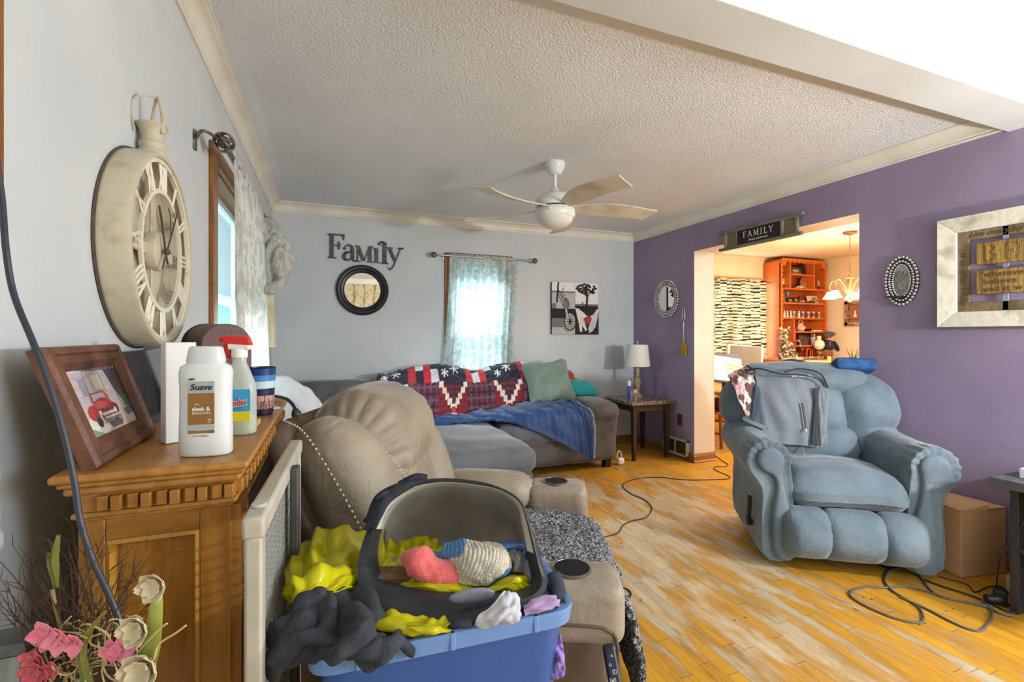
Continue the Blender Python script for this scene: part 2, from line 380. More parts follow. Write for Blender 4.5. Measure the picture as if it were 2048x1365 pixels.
# dropped beam between the two rooms, with a crown moulding on the near side
struct('trim_beam', MB().b2((XL, 1.16, 2.335), (XR, 1.36, 2.75)), M('beam_paint', (200, 205, 206), .7, (191, 195, 194), 2, .08, 120), smooth=False, bevel=.004)
def crown(mb, p0, p1, out, z0, hh=.09, ww=.075):
    """cove moulding running p0->p1 (xy), 'out' = horizontal direction into the room"""
    prof = [(0, 0), (.010, 0), (.012, .010), (.008, .016), (.014, .022)] + [(.014 + (ww - .026) * (1 - math.cos(t)), .022 + (hh - .034) * math.sin(t)) for t in np.linspace(.12, PI / 2, 7)] + [(ww - .006, hh - .008), (ww, hh - .008), (ww, hh), (0, hh)]
    mb.rings([[(p[0] + out[0] * a, p[1] + out[1] * a, z0 + c) for a, c in prof] for p in (p0, p1)])
struct('trim_crown_left', (lambda q: (crown(q, (XL, 1.36), (XL, YB), (1, 0), 2.35), q)[1])(MB()), m_crown, angle=30)
struct('trim_crown_back', (lambda q: (crown(q, (XR, YB), (XL, YB), (0, -1), 2.35), q)[1])(MB()), m_crown, angle=30)
struct('trim_crown_right', (lambda q: (crown(q, (XR, 1.36), (XR, YB), (-1, 0), 2.35), q)[1])(MB()), m_crown, angle=30)
struct('trim_crown_beam', (lambda q: (crown(q, (XL, 1.16), (XR, 1.16), (0, -1), 2.55, .11, .09), q)[1])(MB()), m_crown, angle=30)
# left wall with a window hole
WY0, WY1, WZ0, WZ1 = 2.37, 3.66, .86, 2.0
wl = MB().b2((XL - .15, -.5, 0), (XL, WY0, 2.75)).b2((XL - .15, WY1, 0), (XL, YB + .15, 2.75)).b2((XL - .15, WY0, 0), (XL, WY1, WZ0)).b2((XL - .15, WY0, WZ1), (XL, WY1, 2.75))
struct('wall_left', wl, m_wall, smooth=False)
BX0, BX1, BZ0, BZ1 = 1.165, 1.73, .75, 2.01
wb = MB().b2((XL, YB, 0), (BX0, YB + .15, 2.5)).b2((BX1, YB, 0), (XR, YB + .15, 2.5)).b2((BX0, YB, 0), (BX1, YB + .15, BZ0)).b2((BX0, YB, BZ1), (BX1, YB + .15, 2.5))
struct('wall_back', wb, m_wall, smooth=False)
OY0, OY1, OZ = 2.11, 3.655, 2.085
for nm, dx0, dx1, mt in (('wall_right', 0, .003, m_purple), ('wall_right_core', .003, .255, m_jamb)):
    q = MB().b2((XR + dx0, .35, 0), (XR + dx1, OY0, 2.7)).b2((XR + dx0, OY1, 0), (XR + dx1, YB + (.8 if dx0 else 0), 2.7)).b2((XR + dx0, OY0, OZ), (XR + dx1, OY1, 2.7))
    struct(nm, q, mt, smooth=False)
DYB, DXR = 5.3, 7.3
struct('wall_dining_back', MB().b2((XR + .25, DYB, 0), (DXR + .1, DYB + .1, 2.5)), m_cream, smooth=False)
struct('wall_dining_right', MB().b2((DXR, .4, 0), (DXR + .1, DYB, 2.5)), m_cream, smooth=False)
struct('wall_dining_near', MB().b2((XR + .25, .35, 0), (DXR, .45, 2.5)), m_cream, smooth=False)
# wall behind the camera, seen in the round mirror: cream paper with lines and leaves
pp = Pic(150, 110, (225, 212, 176)); rg = random.Random(5)
for i in range(16):
    x = .03 + i * .063; pp.line([(x + .004 * math.sin(k * .9 + i), k / 24) for k in range(25)], .009, (150, 134, 100))
for k in range(700): x, y = rg.random(), rg.random(); pp.line([(x, y), (x + .009 * rg.choice((-1, 1)), y + .012)], .008, (176, 160, 122))
pm = MB().b2((XL - .1, -3.12, 0), (XR + .2, -3.02, 2.7)); pp.plate(pm, (XR, -3.0, 0), (-(XR - XL), 0, 0), (0, 0, 2.52), .002)
struct('wall_front', pm, M('patterned_cream_wallpaper', attr=True), smooth=False)
# baseboards, casing
m_oakd = M('varnished_oak_trim', (150, 98, 44), .4, (118, 74, 30), 9, .1, 60, stretch=(6, 6, .7))
m_oakh = M('varnished_oak_trim_long', (158, 104, 46), .4, (120, 76, 30), 9, .1, 60, stretch=(1, .6, 8))
def base(mb, p0, p1, out):
    prof = [(0, 0), (.026, 0), (.026, .012), (.018, .02), (.015, .02), (.015, .062), (.012, .066), (.015, .072), (.009, .085), (0, .088)]
    mb.rings([[(p[0] + out[0] * a, p[1] + out[1] * a, c) for a, c in prof] for p in (p0, p1)]); return mb
struct('baseboard_right', base(base(MB(), (XR, OY1), (XR, YB), (-1, 0)), (XR, .4), (XR, OY0), (-1, 0)), m_oakh, angle=30)
struct('baseboard_jamb', base(base(MB(), (XR + .26, OY1), (XR - .015, OY1), (0, -1)), (XR + .256, OY1), (XR + .256, 5.3), (1, 0)), m_oakh, angle=30)
struct('baseboard_back', base(MB(), (XL, YB), (XR, YB), (0, -1)), m_oakh, angle=30)
struct('baseboard_left', base(MB(), (XL, -.4), (XL, YB), (1, 0)), m_oakh, angle=30)
struct('baseboard_dining', base(base(MB(), (XR + .25, DYB), (DXR, DYB), (0, -1)), (DXR, .5), (DXR, DYB), (-1, 0)), m_oakh, angle=30)
struct('trim_1', MB().b2((XL, .86, 1.42), (XL + .016, .932, 2.6)), m_oakd, bevel=.004)
# windows
m_glass = M('window_glass', (190, 232, 240), .05, alpha=.18)
m_sash = M('white_vinyl_sash', (225, 232, 232), .4)
m_screen = M('obscured_upper_glass', (196, 204, 206), .35, (172, 182, 186), 60, .6, 40, alpha=.75, stretch=(1, 1, 3))
def window(name, ax, lo, hi, z0, z1, wall, s):
    """ax 'x': runs along x in a wall at y=wall, s = sign towards outside"""
    P = (lambda a, d, z: (a, wall + s * d, z)) if ax == 'x' else (lambda a, d, z: (wall + s * d, a, z))
    root = bpy.data.objects.new(name, None); col.objects.link(root); root['kind'] = 'structure'; root.location = P((lo + hi) / 2, 0, z0)
    cw = .08
    for a0, a1, b0, b1, mt in ((lo - cw, lo, z0 - cw, z1 + cw, m_oakd), (hi, hi + cw, z0 - cw, z1 + cw, m_oakd), (lo, hi, z1, z1 + cw, m_oakh), (lo, hi, z0 - cw, z0, m_oakh)):
        MB().b2(P(a0, -.02, b0), P(a1, 0.0, b1)).build('window_casing', mt, root, True, bevel=.004)
    MB().b2(P(lo, 0, z0), P(lo + .012, .1, z1)).b2(P(hi - .012, 0, z0), P(hi, .1, z1)).b2(P(lo, 0, z1 - .012), P(hi, .1, z1)).b2(P(lo, 0, z0), P(hi, .1, z0 + .012)).build('window_jamb', m_oakd, root, True)
    zm = (z0 + z1) / 2 + .02
    for b0, b1, d0, gm in ((z0 + .012, zm + .02, .04, m_glass), (zm - .02, z1 - .012, .07, m_screen if ax == 'y' else m_glass)):
        f = MB(); e = .035
        f.b2(P(lo + .012, d0, b0), P(lo + .012 + e, d0 + .03, b1)).b2(P(hi - .012 - e, d0, b0), P(hi - .012, d0 + .03, b1)).b2(P(lo + .012 + e, d0, b0), P(hi - .012 - e, d0 + .03, b0 + e)).b2(P(lo + .012 + e, d0, b1 - e), P(hi - .012 - e, d0 + .03, b1))
        so = f.build('window_sash', m_sash, root, True, bevel=.003)
        MB().b2(P(lo + .045, d0 + .012, b0 + .03), P(hi - .045, d0 + .016, b1 - .03)).build('window_pane', gm, so, True)
    return root
window('window_1', 'y', WY0, WY1, WZ0, WZ1, XL, -1)
window('window_2', 'x', BX0, BX1, BZ0, BZ1, YB, 1)
# what stands outside the windows
m_leaf = M('outdoor_foliage', (96, 128, 84), .8, (60, 92, 60), 8)
def tree(name, c, r, label):
    t = thing(name, label, 'tree', (c[0], c[1], -.4))
    rg = np.random.RandomState(int(c[0] * 10) % 97 + 3); f = MB()
    for k in range(900):
        d = rg.randn(3); d /= np.linalg.norm(d); p = np.array(c) + d * r * (.55 + .45 * rg.rand()); s = .05 + .05 * rg.rand(); R = rotm(*(rg.rand(3) * 6))
        f.add((np.array([(-1, 0, 0), (0, -.5, 0), (1, 0, 0), (0, .5, .2)]) * s) @ R.T + p, [(0, 1, 2, 3)])
    f.build('foliage', m_leaf, t, True)
    MB().tube([(c[0], c[1], -.4), (c[0] + .05, c[1], c[2] * .5), (c[0], c[1] + .05, c[2] + .2)], [.12, .09, .04], 8).build('trunk', M('bark', (92, 76, 60), .9), t, True)
tree('tree', (2.2, 8.6, 2.75), .85, 'green leafy tree outside, behind the sheer curtain of the back window')
MB().b2((-9, 6.6, -.5), (3.3, 16, -.42)).b2((-9, -2, -.5), (-.8, 6.6, -.42)).build('lawn', M('lawn', (110, 142, 90), .9, (140, 160, 110), 3)); bpy.data.objects['lawn']['kind'] = 'structure'
q = MB().b2((-7, 8.5, -.42), (-.95, 8.6, 3.3))
for k in range(22): q.b2((-7, 8.47, -.3 + k * .16), (-.95, 8.5, -.3 + k * .16 + .15))
tag(q.build('neighbour_wall', M('pale_blue_siding', (120, 190, 205), .7)), 'pale blue clapboard house wall seen through the left window', 'house')
# ================================================================ BACK OF THE ROOM
# ---------- grey sectional sofa
m_sofa = M('charcoal_grey_plush', (98, 94, 96), .85, (76, 73, 76), 7, .35, 90, sheen=.3)
m_sofat = M('grey_plush_seat', (108, 112, 118), .85, (86, 90, 98), 5, .35, 90, sheen=.3)
m_black = M('black_plastic', (26, 26, 29), .45)
sofa = thing('sectional_sofa', 'charcoal grey plush sectional sofa with a chaise, under the back window', 'sofa', (1.1, 4.1, 0))
fold = lambda sd, am=.006: (lambda a: a + np.sign(a) * wob(a, .22, am, sd)[:, None])
def part(nm, mt, par, **k):
    q = MB(); q.sup(**k); return q.build(nm, mt, par, True, angle=80)
part('base', m_sofa, sofa, c=(.97, 4.18, .21), d=(2.9, .78, .27), r=.03, n=16, fn=fold(1))
part('base', m_sofa, sofa, c=(.885, 3.45, .20), d=(.88, .98, .25), r=.03, n=14, fn=fold(2))
part('back_frame', m_sofa, sofa, c=(1.05, 4.50, .48), d=(3.0, .2, .62), r=.07, n=18, fn=fold(3))
part('back_cushion', m_sofa, sofa, c=(-.03, 4.36, .66), d=(.82, .22, .38), r=.07, n=14, puff=(0, .04, .02), fn=fold(4))
part('back_cushion', m_sofa, sofa, c=(.92, 4.35, .64), d=(.98, .24, .42), r=.11, n=14, puff=(0, .04, .02), fn=fold(5))
part('back_cushion', m_sofa, sofa, c=(1.84, 4.35, .64), d=(.9, .24, .42), r=.11, n=14, puff=(0, .04, .02), fn=fold(6))
part('seat_cushion', m_sofat, sofa, c=(-.03, 4.02, .41), d=(.82, .52, .17), r=.06, n=14, puff=(0, .01, .02), fn=fold(7))
part('seat_cushion', m_sofat, sofa, c=(.9, 3.62, .395), d=(.9, 1.34, .17), r=.065, n=22, puff=(.02, .02, .035), fn=lambda a: a + np.stack([0 * a[:, 0], 0 * a[:, 0], wob(a, .3, .009, 8) + .006 * np.exp(-((a[:, 1] + .42 + .1 * a[:, 0]) / .05) ** 2)], 1))
part('seat_cushion', m_sofat, sofa, c=(1.81, 3.97, .40), d=(.9, .5, .17), r=.06, n=16, puff=(.01, .02, .02), fn=fold(9))
part('front_panel', m_sofa, sofa, c=(1.83, 3.785, .23), d=(.98, .035, .24), r=.015, n=8)
def armf(a):
    a = a.copy(); t = (a[:, 2] + .22) / .44; a[:, 0] += .03 * np.maximum(0, t) ** 2 * np.sign(a[:, 0])
    a[:, 2] += wob(a, .13, .006, 11, 2, True) * (t > .7); return a
part('armrest', m_sofa, sofa, c=(2.40, 4.17, .31), d=(.29, .80, .46), r=.05, n=18, fn=armf)
part('arm_pad', m_sofa, sofa, c=(2.385, 4.13, .545), d=(.36, .8, .16), r=.08, n=18, puff=(.01, .02, .02), fn=lambda a: a + np.stack([0 * a[:, 0], 0 * a[:, 0], wob(a[:, [0, 1]], .1, .010, 12, 2, True) * (a[:, 1] < -.28) - .05 * (a[:, 0] < -.1) * (-.1 - a[:, 0]) * 6], 1))
for x, y in ((-.4, 3.86), (2.48, 3.86), (1.3, 3.03), (.5, 3.03), (2.48, 4.5), (-.4, 4.5)):
    MB().box((x, y, .04), (.07, .07, .08)).build('foot', m_black, sofa, True, bevel=.006)
# ---------- patchwork quilt over the sofa back
def quilt_col(nx, ny):
    Q = Pic(nx, ny, (96, 34, 48)); R = random.Random(4); navy = (40, 36, 52); cream = (222, 208, 196); red = (150, 34, 44); gr = (96, 84, 96); wh = (206, 202, 206)
    nc, W = 7, 1 / 7
    for i in range(nc):
        x0 = i * W
        # top row along the sofa's top edge: buffalo checks alternate with snowflakes
        T0, T1, M0 = .52, .80, .16
        Q.rect(x0, T1, x0 + W, 1, [navy, (120, 40, 50), gr][i % 3])
        if i % 2 == 1:
            for a in range(4):
                for b in range(3):
                    c = [wh, (176, 50, 60), navy, (186, 40, 58)][(a + 2 * b + i) % 4]
                    Q.rect(x0 + a * W / 4, T0 + b * .093, x0 + (a + 1) * W / 4, T0 + (b + 1) * .093, c)
        else:
            Q.rect(x0, T0, x0 + W, T1, navy)
            for cx, cy, s in ((.2, .72, .9), (.58, .62, 1.1), (.85, .73, .8), (.22, .58, .8)):
                for k in range(3):
                    t = k * PI / 3 + .2; dx, dy = math.cos(t) * .020 * s, math.sin(t) * .040 * s
                    Q.line([(x0 + cx * W - dx, cy - dy), (x0 + cx * W + dx, cy + dy)], .0050, (226, 226, 234))
        if (i // 1) % 2 == 1:
            Q.rect(x0, M0, x0 + W, T0, (104, 36, 50))
            for k in range(10): Q.rect(x0 + k * W / 10, M0, x0 + k * W / 10 + .005, T0, gr if k % 2 else (48, 34, 54))
            for k in range(10): y = M0 + k * (T0 - M0) / 10; Q.rect(x0, y, x0 + W, y + .013, (96, 78, 92) if k % 2 else (56, 36, 54))
        else:
            Q.rect(x0, M0, x0 + W, T0, (124, 34, 44)); hgt = T0 - M0
            for k in range(5):
                hw = W / 2 * (1 - k / 5); y = T0 - k * .032
                for sx in (-1, 1): Q.rect(x0 + W / 2 + min(sx * hw, sx * (hw - W * .14)), y - .034, x0 + W / 2 + max(sx * hw, sx * (hw - W * .14)), y, cream); Q.rect(x0 + W / 2 + min(sx * hw, sx * (hw - W * .14)), M0 + k * .03, x0 + W / 2 + max(sx * hw, sx * (hw - W * .14)), M0 + (k + 1) * .03, cream)
                Q.rect(x0 + W / 2 - hw + W * .14, y - .02, x0 + W / 2 + hw - W * .14, y, (52, 42, 62))
            Q.rect(x0 + W * .44, M0 + hgt * .40, x0 + W * .56, M0 + hgt * .60, (170, 60, 60))
        Q.rect(x0, 0, x0 + W, M0, navy if i % 2 else (110, 40, 50))
        if i % 2 == 0:
            for k in range(4): hw = W / 2 * (1 - k / 4); Q.rect(x0 + W / 2 - hw, .02 + k * .03, x0 + W / 2 + hw, .05 + k * .03, cream if k % 2 == 0 else (150, 50, 60))
    r = np.random.RandomState(2); k = r.rand(ny, nx, 1); Q.a = (Q.a * (1 + .55 * (k - .5))).clip(0, 1)
    return Q.a
nx, ny = 330, 150
qs = np.linspace(0, 1, nx)[:, None]; qt = np.linspace(0, 1, ny)[None, :]
prof = crom([(4.60, .66), (4.585, .86), (4.48, .935), (4.33, .925), (4.175, .80), (4.125, .62), (4.09, .535), (4.0, .52), (3.9, .515)], ny)
X = .40 + 1.86 * qs + 0 * qt
X = X + .05 * np.sin(qt * 7) * (1 - qs) * .6
Yq = prof[:, 0][None, :] + 0 * X; Zq = prof[:, 1][None, :] + 0 * X
top = np.exp(-((qt - .28) / .2) ** 2)
lump = .035 * np.cos((X - .93) / .92 * 2 * PI) - .02 * ((X > 2.05) * (X - 2.05) * 6)
Zq = Zq + top * (lump - .01 + .035 * np.exp(-((X - 1.55) / .2) ** 2)) ; Yq = Yq - .03 * np.cos((X - .93) / .92 * 2 * PI) * np.exp(-((qt - .5) / .2) ** 2)
PQ = np.stack([X, Yq, Zq], -1); NN = gnorm(PQ)
am = wob(PQ, .28, .012, 21, 3)[..., None] + wob(PQ, .16, .006, 22, 2, True)[..., None]
PQ = PQ + NN * am * np.where(qt > .15, 1, .3)[..., None]
qm = MB().sheet(PQ, .012, quilt_col(nx, ny)[::1].transpose(1, 0, 2)[:, :, :])
tag(qm.build('patchwork_quilt', M('printed_quilt_cotton', rough=.9, attr=True, bump=.4, bscale=70, sheen=.15)), 'red, navy and cream patchwork quilt with snowflakes and plaid blocks draped over the sofa back', 'quilt')
# ---------- blue comforter hanging over the seat front
m_comf = M('navy_blue_comforter', (34, 66, 118), .6, (26, 52, 98), 6, .25, 60, sheen=.2)
a = 90; b = 60
ctrl = []
def S(x, y, z): return (x, y, z)
ctrl = [
 [S(.62, 4.10, .525), S(.60, 4.02, .535), S(.62, 3.96, .53), S(.66, 3.92, .525), S(.70, 3.88, .52)],
 [S(.95, 4.12, .535), S(.95, 4.02, .545), S(.97, 3.94, .545), S(1.0, 3.88, .535), S(1.03, 3.83, .525)],
 [S(1.28, 4.14, .55), S(1.28, 4.02, .565), S(1.30, 3.90, .565), S(1.32, 3.82, .55), S(1.35, 3.76, .53)],
 [S(1.55, 4.17, .57), S(1.55, 4.04, .595), S(1.56, 3.90, .59), S(1.57, 3.78, .55), S(1.58, 3.72, .45)],
 [S(1.78, 4.18, .58), S(1.80, 4.04, .61), S(1.81, 3.88, .60), S(1.83, 3.73, .54), S(1.86, 3.70, .31)],
 [S(2.00, 4.16, .58), S(2.01, 4.02, .61), S(2.04, 3.86, .59), S(2.07, 3.72, .51), S(2.10, 3.69, .17)],
 [S(2.14, 4.12, .57), S(2.16, 4.0, .58), S(2.18, 3.85, .56), S(2.19, 3.72, .48), S(2.17, 3.69, .12)]]
ctrl = [[(x, y - .012 * i - (.025 if j > 2 else 0), z + .006 * i) for j, (x, y, z) in enumerate(r_)] for i, r_ in enumerate(ctrl)]
P = cpatch(ctrl, 150, 90); N_ = gnorm(P); UV = np.stack(np.meshgrid(np.linspace(0, 1, 150), np.linspace(0, 1, 90), indexing='ij'), -1)
P = P - N_ * (folds(P, 12, 1, .022, 31, .35) + .5 * folds(P, 5, 0, .014, 33, .3) - .004)
P[..., 2] = np.maximum(P[..., 2], .1)
comf = tag(MB().sheet(P, .016).build('blue_comforter', m_comf), 'navy blue comforter crumpled along the sofa seat and hanging down its front', 'comforter')
e = P[-1][::2]; MB().tube(e + np.array((.012, -.004, .0)), .010, 6, 60).build('trim_band', M('pale_blue_printed_edging', (176, 188, 206), .8, (96, 112, 150), 60), comf, True, label='pale patterned edging band')
# ---------- pillows
def pillow(nm, mt, c, w_, h_, t_, R, label, sd=1, ears=.13):
    def fn(a):
        x, z = a[:, 0] / (w_ / 2), a[:, 2] / (h_ / 2); k = (1 - x ** 2).clip(0) ** .5 * (1 - z ** 2).clip(0) ** .5
        a = a.copy(); a[:, 1] *= .12 + .88 * k.clip(0, 1) ** .7
        cr = (np.abs(x) * np.abs(z)) ** 3; a[:, 0] *= 1 + ears * cr - .05 * (1 - x ** 2) * 0 - .06 * (np.abs(z) < .7) * (.7 - np.abs(z)) * np.abs(x); a[:, 2] *= 1 + ears * cr - .10 * (1 - np.abs(x)).clip(0, .6)
        a[:, 1] += np.sign(a[:, 1]) * wob(a[:, [0, 2]], .16, .005, sd, 3, True) * k.clip(0, 1); return a
    q = MB(); q.sup(c=c, d=(w_, t_, h_), r=t_ * .45, n=22, fn=fn, R=R); return tag(q.build(nm, mt, angle=80), label, 'pillow')
fab = lambda n, c1, c2: M(n, c1, .85, c2, 8, .3, 140, sheen=.3)
pillow('square_pillow', fab('sage_green_microsuede', (116, 138, 128), (98, 121, 113)), (2.0, 4.13, .80), .50, .42, .15, rotm(-.36, -.08, .12), 'sage green square pillow leaning at the right end of the sofa back', 3)
pillow('square_pillow', fab('turquoise_knit', (18, 150, 152), (14, 128, 134)), (2.36, 4.2, .715), .40, .24, .16, rotm(-1.15, .06, -.05), 'turquoise textured pillow lying on the sofa armrest', 4)
pillow('square_pillow', fab('brick_red_fabric', (150, 52, 42), (122, 38, 36)), (2.20, 4.3, .74), .42, .34, .11, rotm(-.75, .02, .0), 'brick red pillow wedged behind the sage green one', 5)
pillow('square_pillow', fab('moss_green_fabric', (98, 112, 66), (80, 96, 56)), (2.27, 4.43, .78), .34, .26, .09, rotm(-.7, .03, .0), 'moss green pillow at the back behind the turquoise one', 6)
pillow('square_pillow', fab('beige_fabric', (196, 178, 160), (180, 160, 142)), (1.84, 4.52, .83), .30, .30, .08, rotm(-.15, .5, .0), 'beige pillow with one corner peeking over the quilted sofa back', 7)
# ---------- white bag and laundry on the left end of the sofa
m_white = M('white_cotton', (222, 224, 228), .8, (204, 208, 216), 8, .2, 60)
c0 = [[(-.44, 3.05, .50), (-.40, 3.02, .80), (-.34, 3.05, .98), (-.27, 3.12, 1.01), (-.22, 3.3, .96)], [(-.38, 2.92, .45), (-.30, 2.90, .72), (-.22, 2.92, .95), (-.14, 3.0, .97), (-.08, 3.2, .84)],
      [(-.2, 2.85, .40), (-.12, 2.84, .60), (-.08, 2.88, .80), (-.02, 2.98, .80), (.02, 3.2, .70)], [(.0, 2.86, .40), (.05, 2.88, .50), (.08, 2.94, .62), (.12, 3.05, .64), (.16, 3.2, .58)]]
P = cpatch(c0, 50, 50); P = P + gnorm(P) * (folds(P, 4, 1, .05, 41, .3) + folds(P, 3, 0, .03, 44, .3)); tag(MB().sheet(P, .006).build('white_sheet', m_white), 'crumpled white bed sheet heaped behind the tan recliner, left of the sofa', 'sheet')
part_ = MB(); part_.sup((-.05, 3.29, .30), (.78, .90, .58), .05, 12, puff=(0, 0, .03), fn=fold(14)); tag(part_.build('ottoman', m_sofa, angle=80), 'dark grey upholstered ottoman under the white sheet, mostly hidden by the tan recliner', 'ottoman')
P = cpatch([[(x, y, .665 + .06 * math.sin(x * 9 + y * 5) ** 2 + (.06 if 3.2 < y < 3.8 else 0)) for y in (3.1, 3.3, 3.5, 3.7, 3.9)] for x in (.0, .1, .2, .3)], 40, 50)
P = P + gnorm(P) * (folds(P, 5, 1, .05, 42, .3)); tag(MB().sheet(P, .006).build('white_towel', M('white_terry', (210, 214, 222), .9, (150, 156, 170), 14, .4, 90)), 'rumpled white and grey towel beside the white sheet', 'towel')
# ---------- end table with lamp, jar, tube
m_esp = M('espresso_wood', (58, 48, 42), .45, (44, 36, 32), 10, .05, 50, stretch=(5, 5, .6))
tb = thing('end_table', 'dark wood end table with a speckled stone top between the sofa and the purple wall', 'table', (3.03, 4.13, 0))
MB().b2((2.79, 3.88, .555), (3.30, 4.38, .59)).build('tabletop', M('speckled_granite', (150, 142, 136), .25, (74, 68, 68), 48, .05, 60, ramp=(.42, .58)), tb, True, bevel=.004)
MB().b2((2.83, 3.915, .49), (3.26, 3.935, .555)).b2((2.83, 4.32, .49), (3.26, 4.34, .555)).b2((2.83, 3.935, .49), (2.85, 4.32, .555)).b2((3.24, 3.935, .49), (3.26, 4.32, .555)).build('apron', m_esp, tb, True)
for x in (2.845, 3.245):
    for y in (3.93, 4.325):
        s = -1 if x < 3 else 1; t = -1 if y < 4.1 else 1
        MB().hexa([(x - .016, y - .016, 0), (x + .016, y - .016, 0), (x + .016, y + .016, 0), (x - .016, y + .016, 0), (x - .026, y - .026, .555), (x + .026, y - .026, .555), (x + .026, y + .026, .555), (x - .026, y + .026, .555)]).build('leg', m_esp, tb, True, bevel=.003)
lx, ly = 3.08, 4.19
m_lampb = M('distressed_ivory_wood', (190, 178, 150), .6, (150, 134, 104), 22, .1, 60)
lp = thing('table_lamp', 'small table lamp with white drum shade and turned ivory base on the end table', 'lamp', (lx, ly, .59))
MB().lathe([(.062, 0), (.062, .012), (.05, .02), (.045, .03), (.026, .05), (.018, .065), (.028, .08), (.020, .095), (.026, .12), (.040, .155), (.036, .185), (.020, .215), (.026, .235), (.016, .25), (.022, .275), (.016, .29), (.02, .31), (.008, .318), (.008, .36)]).build('lamp_base', m_lampb, lp, angle=50)
MB().rings([[(r * math.cos(t), r * math.sin(t), z) for t in np.arange(40) * PI / 20] for r, z in ((.132, .335), (.108, .565), (.106, .565), (.130, .335))], closed=True).build('lamp_shade', M('white_linen_shade', (222, 224, 220), .85, (212, 214, 210), 20, .2, 120), lp)
MB().ell((0, 0, .587), (.013, .013, .02)).tube([(-.1, 0, .56), (0, 0, .565), (.1, 0, .56)], .002, 6).cyl((0, 0, .35), (0, 0, .57), .003).build('finial', m_lampb, lp)
jar = tag(MB().lathe([(.047, 0), (.05, .01), (.05, .1), (.046, .11), (.043, .11), (.043, .03), (0.001, .03)], (2.93, 4.05, .59)).build('candle_jar', M('mercury_glass', (205, 200, 176), .25, (110, 104, 84), 30, .3, 60, metal=.4)), 'stubby mottled gold and silver candle jar on the end table beside the lamp', 'jar')
tu = thing('sanitizer_bottle', 'slim purple-blue bottle with a white pump cap at the sofa edge of the end table', 'bottle', (2.83, 3.99, .59))
MB().lathe([(.018, 0), (.02, .006), (.02, .14), (.016, .155), (.001, .155)]).build('bottle_body', M('violet_blue_plastic', (62, 70, 160), .3, (96, 96, 190), 9), tu)
MB().lathe([(.018, .155), (.018, .205), (.001, .205)]).build('cap', M('white_gloss_plastic', (232, 232, 232), .3), tu)
# ---------- wall decorations on the back wall
m_letter = M('black_letter_face', (40, 38, 42), .5, (150, 146, 150), 210, ramp=(.52, .60)); m_letb = M('black_letter_edge', (34, 32, 36), .5, (120, 118, 122), 8, stretch=(1, 1, 30), ramp=(.5, .6))
fam = thing('family_letters', 'black patterned metal letters spelling Family above the round mirror', 'wall letters', (.33, YB - .01, 1.85))
def strokes(mb, segs, o, sc_, y, th, mi=0):
    """segs: polylines of (x, z, halfwidth)"""
    for sg in segs:
        p = np.array([(q[0], q[1]) for q in sg], float); hw = np.array([q[2] for q in sg])
        if len(p) > 2: k = len(p) * 6; hw = crom(hw[:, None], k)[:, 0]; p = crom(p, k)
        t = np.gradient(p, axis=0); t /= np.linalg.norm(t, axis=1, keepdims=True) + 1e-9; n = np.stack([-t[:, 1], t[:, 0]], 1)
        A, B = p + n * hw[:, None], p - n * hw[:, None]
        f = lambda q, yy: (o[0] + q[0] * sc_, yy, o[1] + q[1] * sc_)
        mb.rings([[f(a_, y), f(b_, y), f(b_, y - th), f(a_, y - th)] for a_, b_ in zip(A, B)], mi=mi)
LET = {
 'F': [[(.22, 0, .11), (.22, 1.4, .11)], [(-.02, .0, .035), (.5, 0, .035)], [(-.02, 1.37, .04), (.98, 1.37, .05)], [(.90, 1.40, .08), (.93, 1.06, .02)], [(.3, .74, .035), (.66, .74, .035)], [(.63, .98, .03), (.66, .74, .07), (.63, .5, .03)]],
 'a': [[(.08, .66, .10), (.10, .72, .10)], [(.08, .74, .03), (.30, .93, .045), (.52, .84, .07), (.58, .6, .09)], [(.58, .65, .09), (.58, .12, .09), (.66, .03, .05), (.82, .02, .04)], [(.55, .55, .03), (.2, .46, .06), (.06, .24, .09), (.2, .04, .06), (.42, .08, .035), (.55, .22, .03)]],
 'm': [[(.16, .0, .035), (.16, .9, .035)], [(-.02, 0, .03), (.34, 0, .03)], [(.0, .92, .035), (.3, .92, .04)], [(.2, .92, .08), (.52, .06, .08)], [(.56, .04, .035), (.88, .9, .035)], [(.92, 0, .085), (.92, .9, .085)], [(.74, 0, .03), (1.12, 0, .03)], [(.84, .93, .035), (1.12, .93, .035)]],
 'i': [[(.16, 0, .1), (.16, .84, .1)], [(-.04, 0, .03), (.36, 0, .03)], [(-.04, .84, .035), (.2, .84, .04)]],
 'l': [[(.2, 0, .11), (.2, 1.28, .11)], [(-.04, 0, .035), (.44, 0, .035)], [(-.16, 1.12, .10), (-.13, 1.18, .10)], [(-.14, 1.24, .03), (.0, 1.30, .05), (.2, 1.27, .05)]],
 'y': [[(.06, .9, .09), (.42, .12, .085)], [(-.1, .92, .035), (.28, .92, .035)], [(.78, .92, .035), (.44, .1, .04), (.26, -.28, .045), (.04, -.42, .05)], [(.6, .93, .035), (.98, .93, .04)], [(.0, -.36, .10), (.03, -.33, .10)]]}
lsz = .156
x0 = at_Y(664, 515, YB - .012)
for ch, u_, v_ in (('F', 656, 515), ('a', 686, 521), ('m', 710, 523), ('i', 748, 525), ('l', 763, 527), ('y', 777, 526)):
    p = at_Y(u_, v_, YB - .012); q = MB()
    g = [[(x_ * .94, z_, h_ * (1.04 + .12 * (k % 2))) for x_, z_, h_ in sg] for k, sg in enumerate(LET[ch])]
    for k, sg in enumerate(g): strokes(q, [sg], (p[0], p[2]), lsz, YB - .002 - k * .0004, .013)
    q.build('letter', m_letter if ch in 'Fmi' else m_letb, fam, True, angle=30)
c = at_Y(725, 581, YB); R_ = .238
rm = thing('round_mirror', 'round mirror in a thick black frame under the Family letters', 'mirror', (c[0], YB, c[2]))
Rw = rotm(PI / 2, 0, 0)
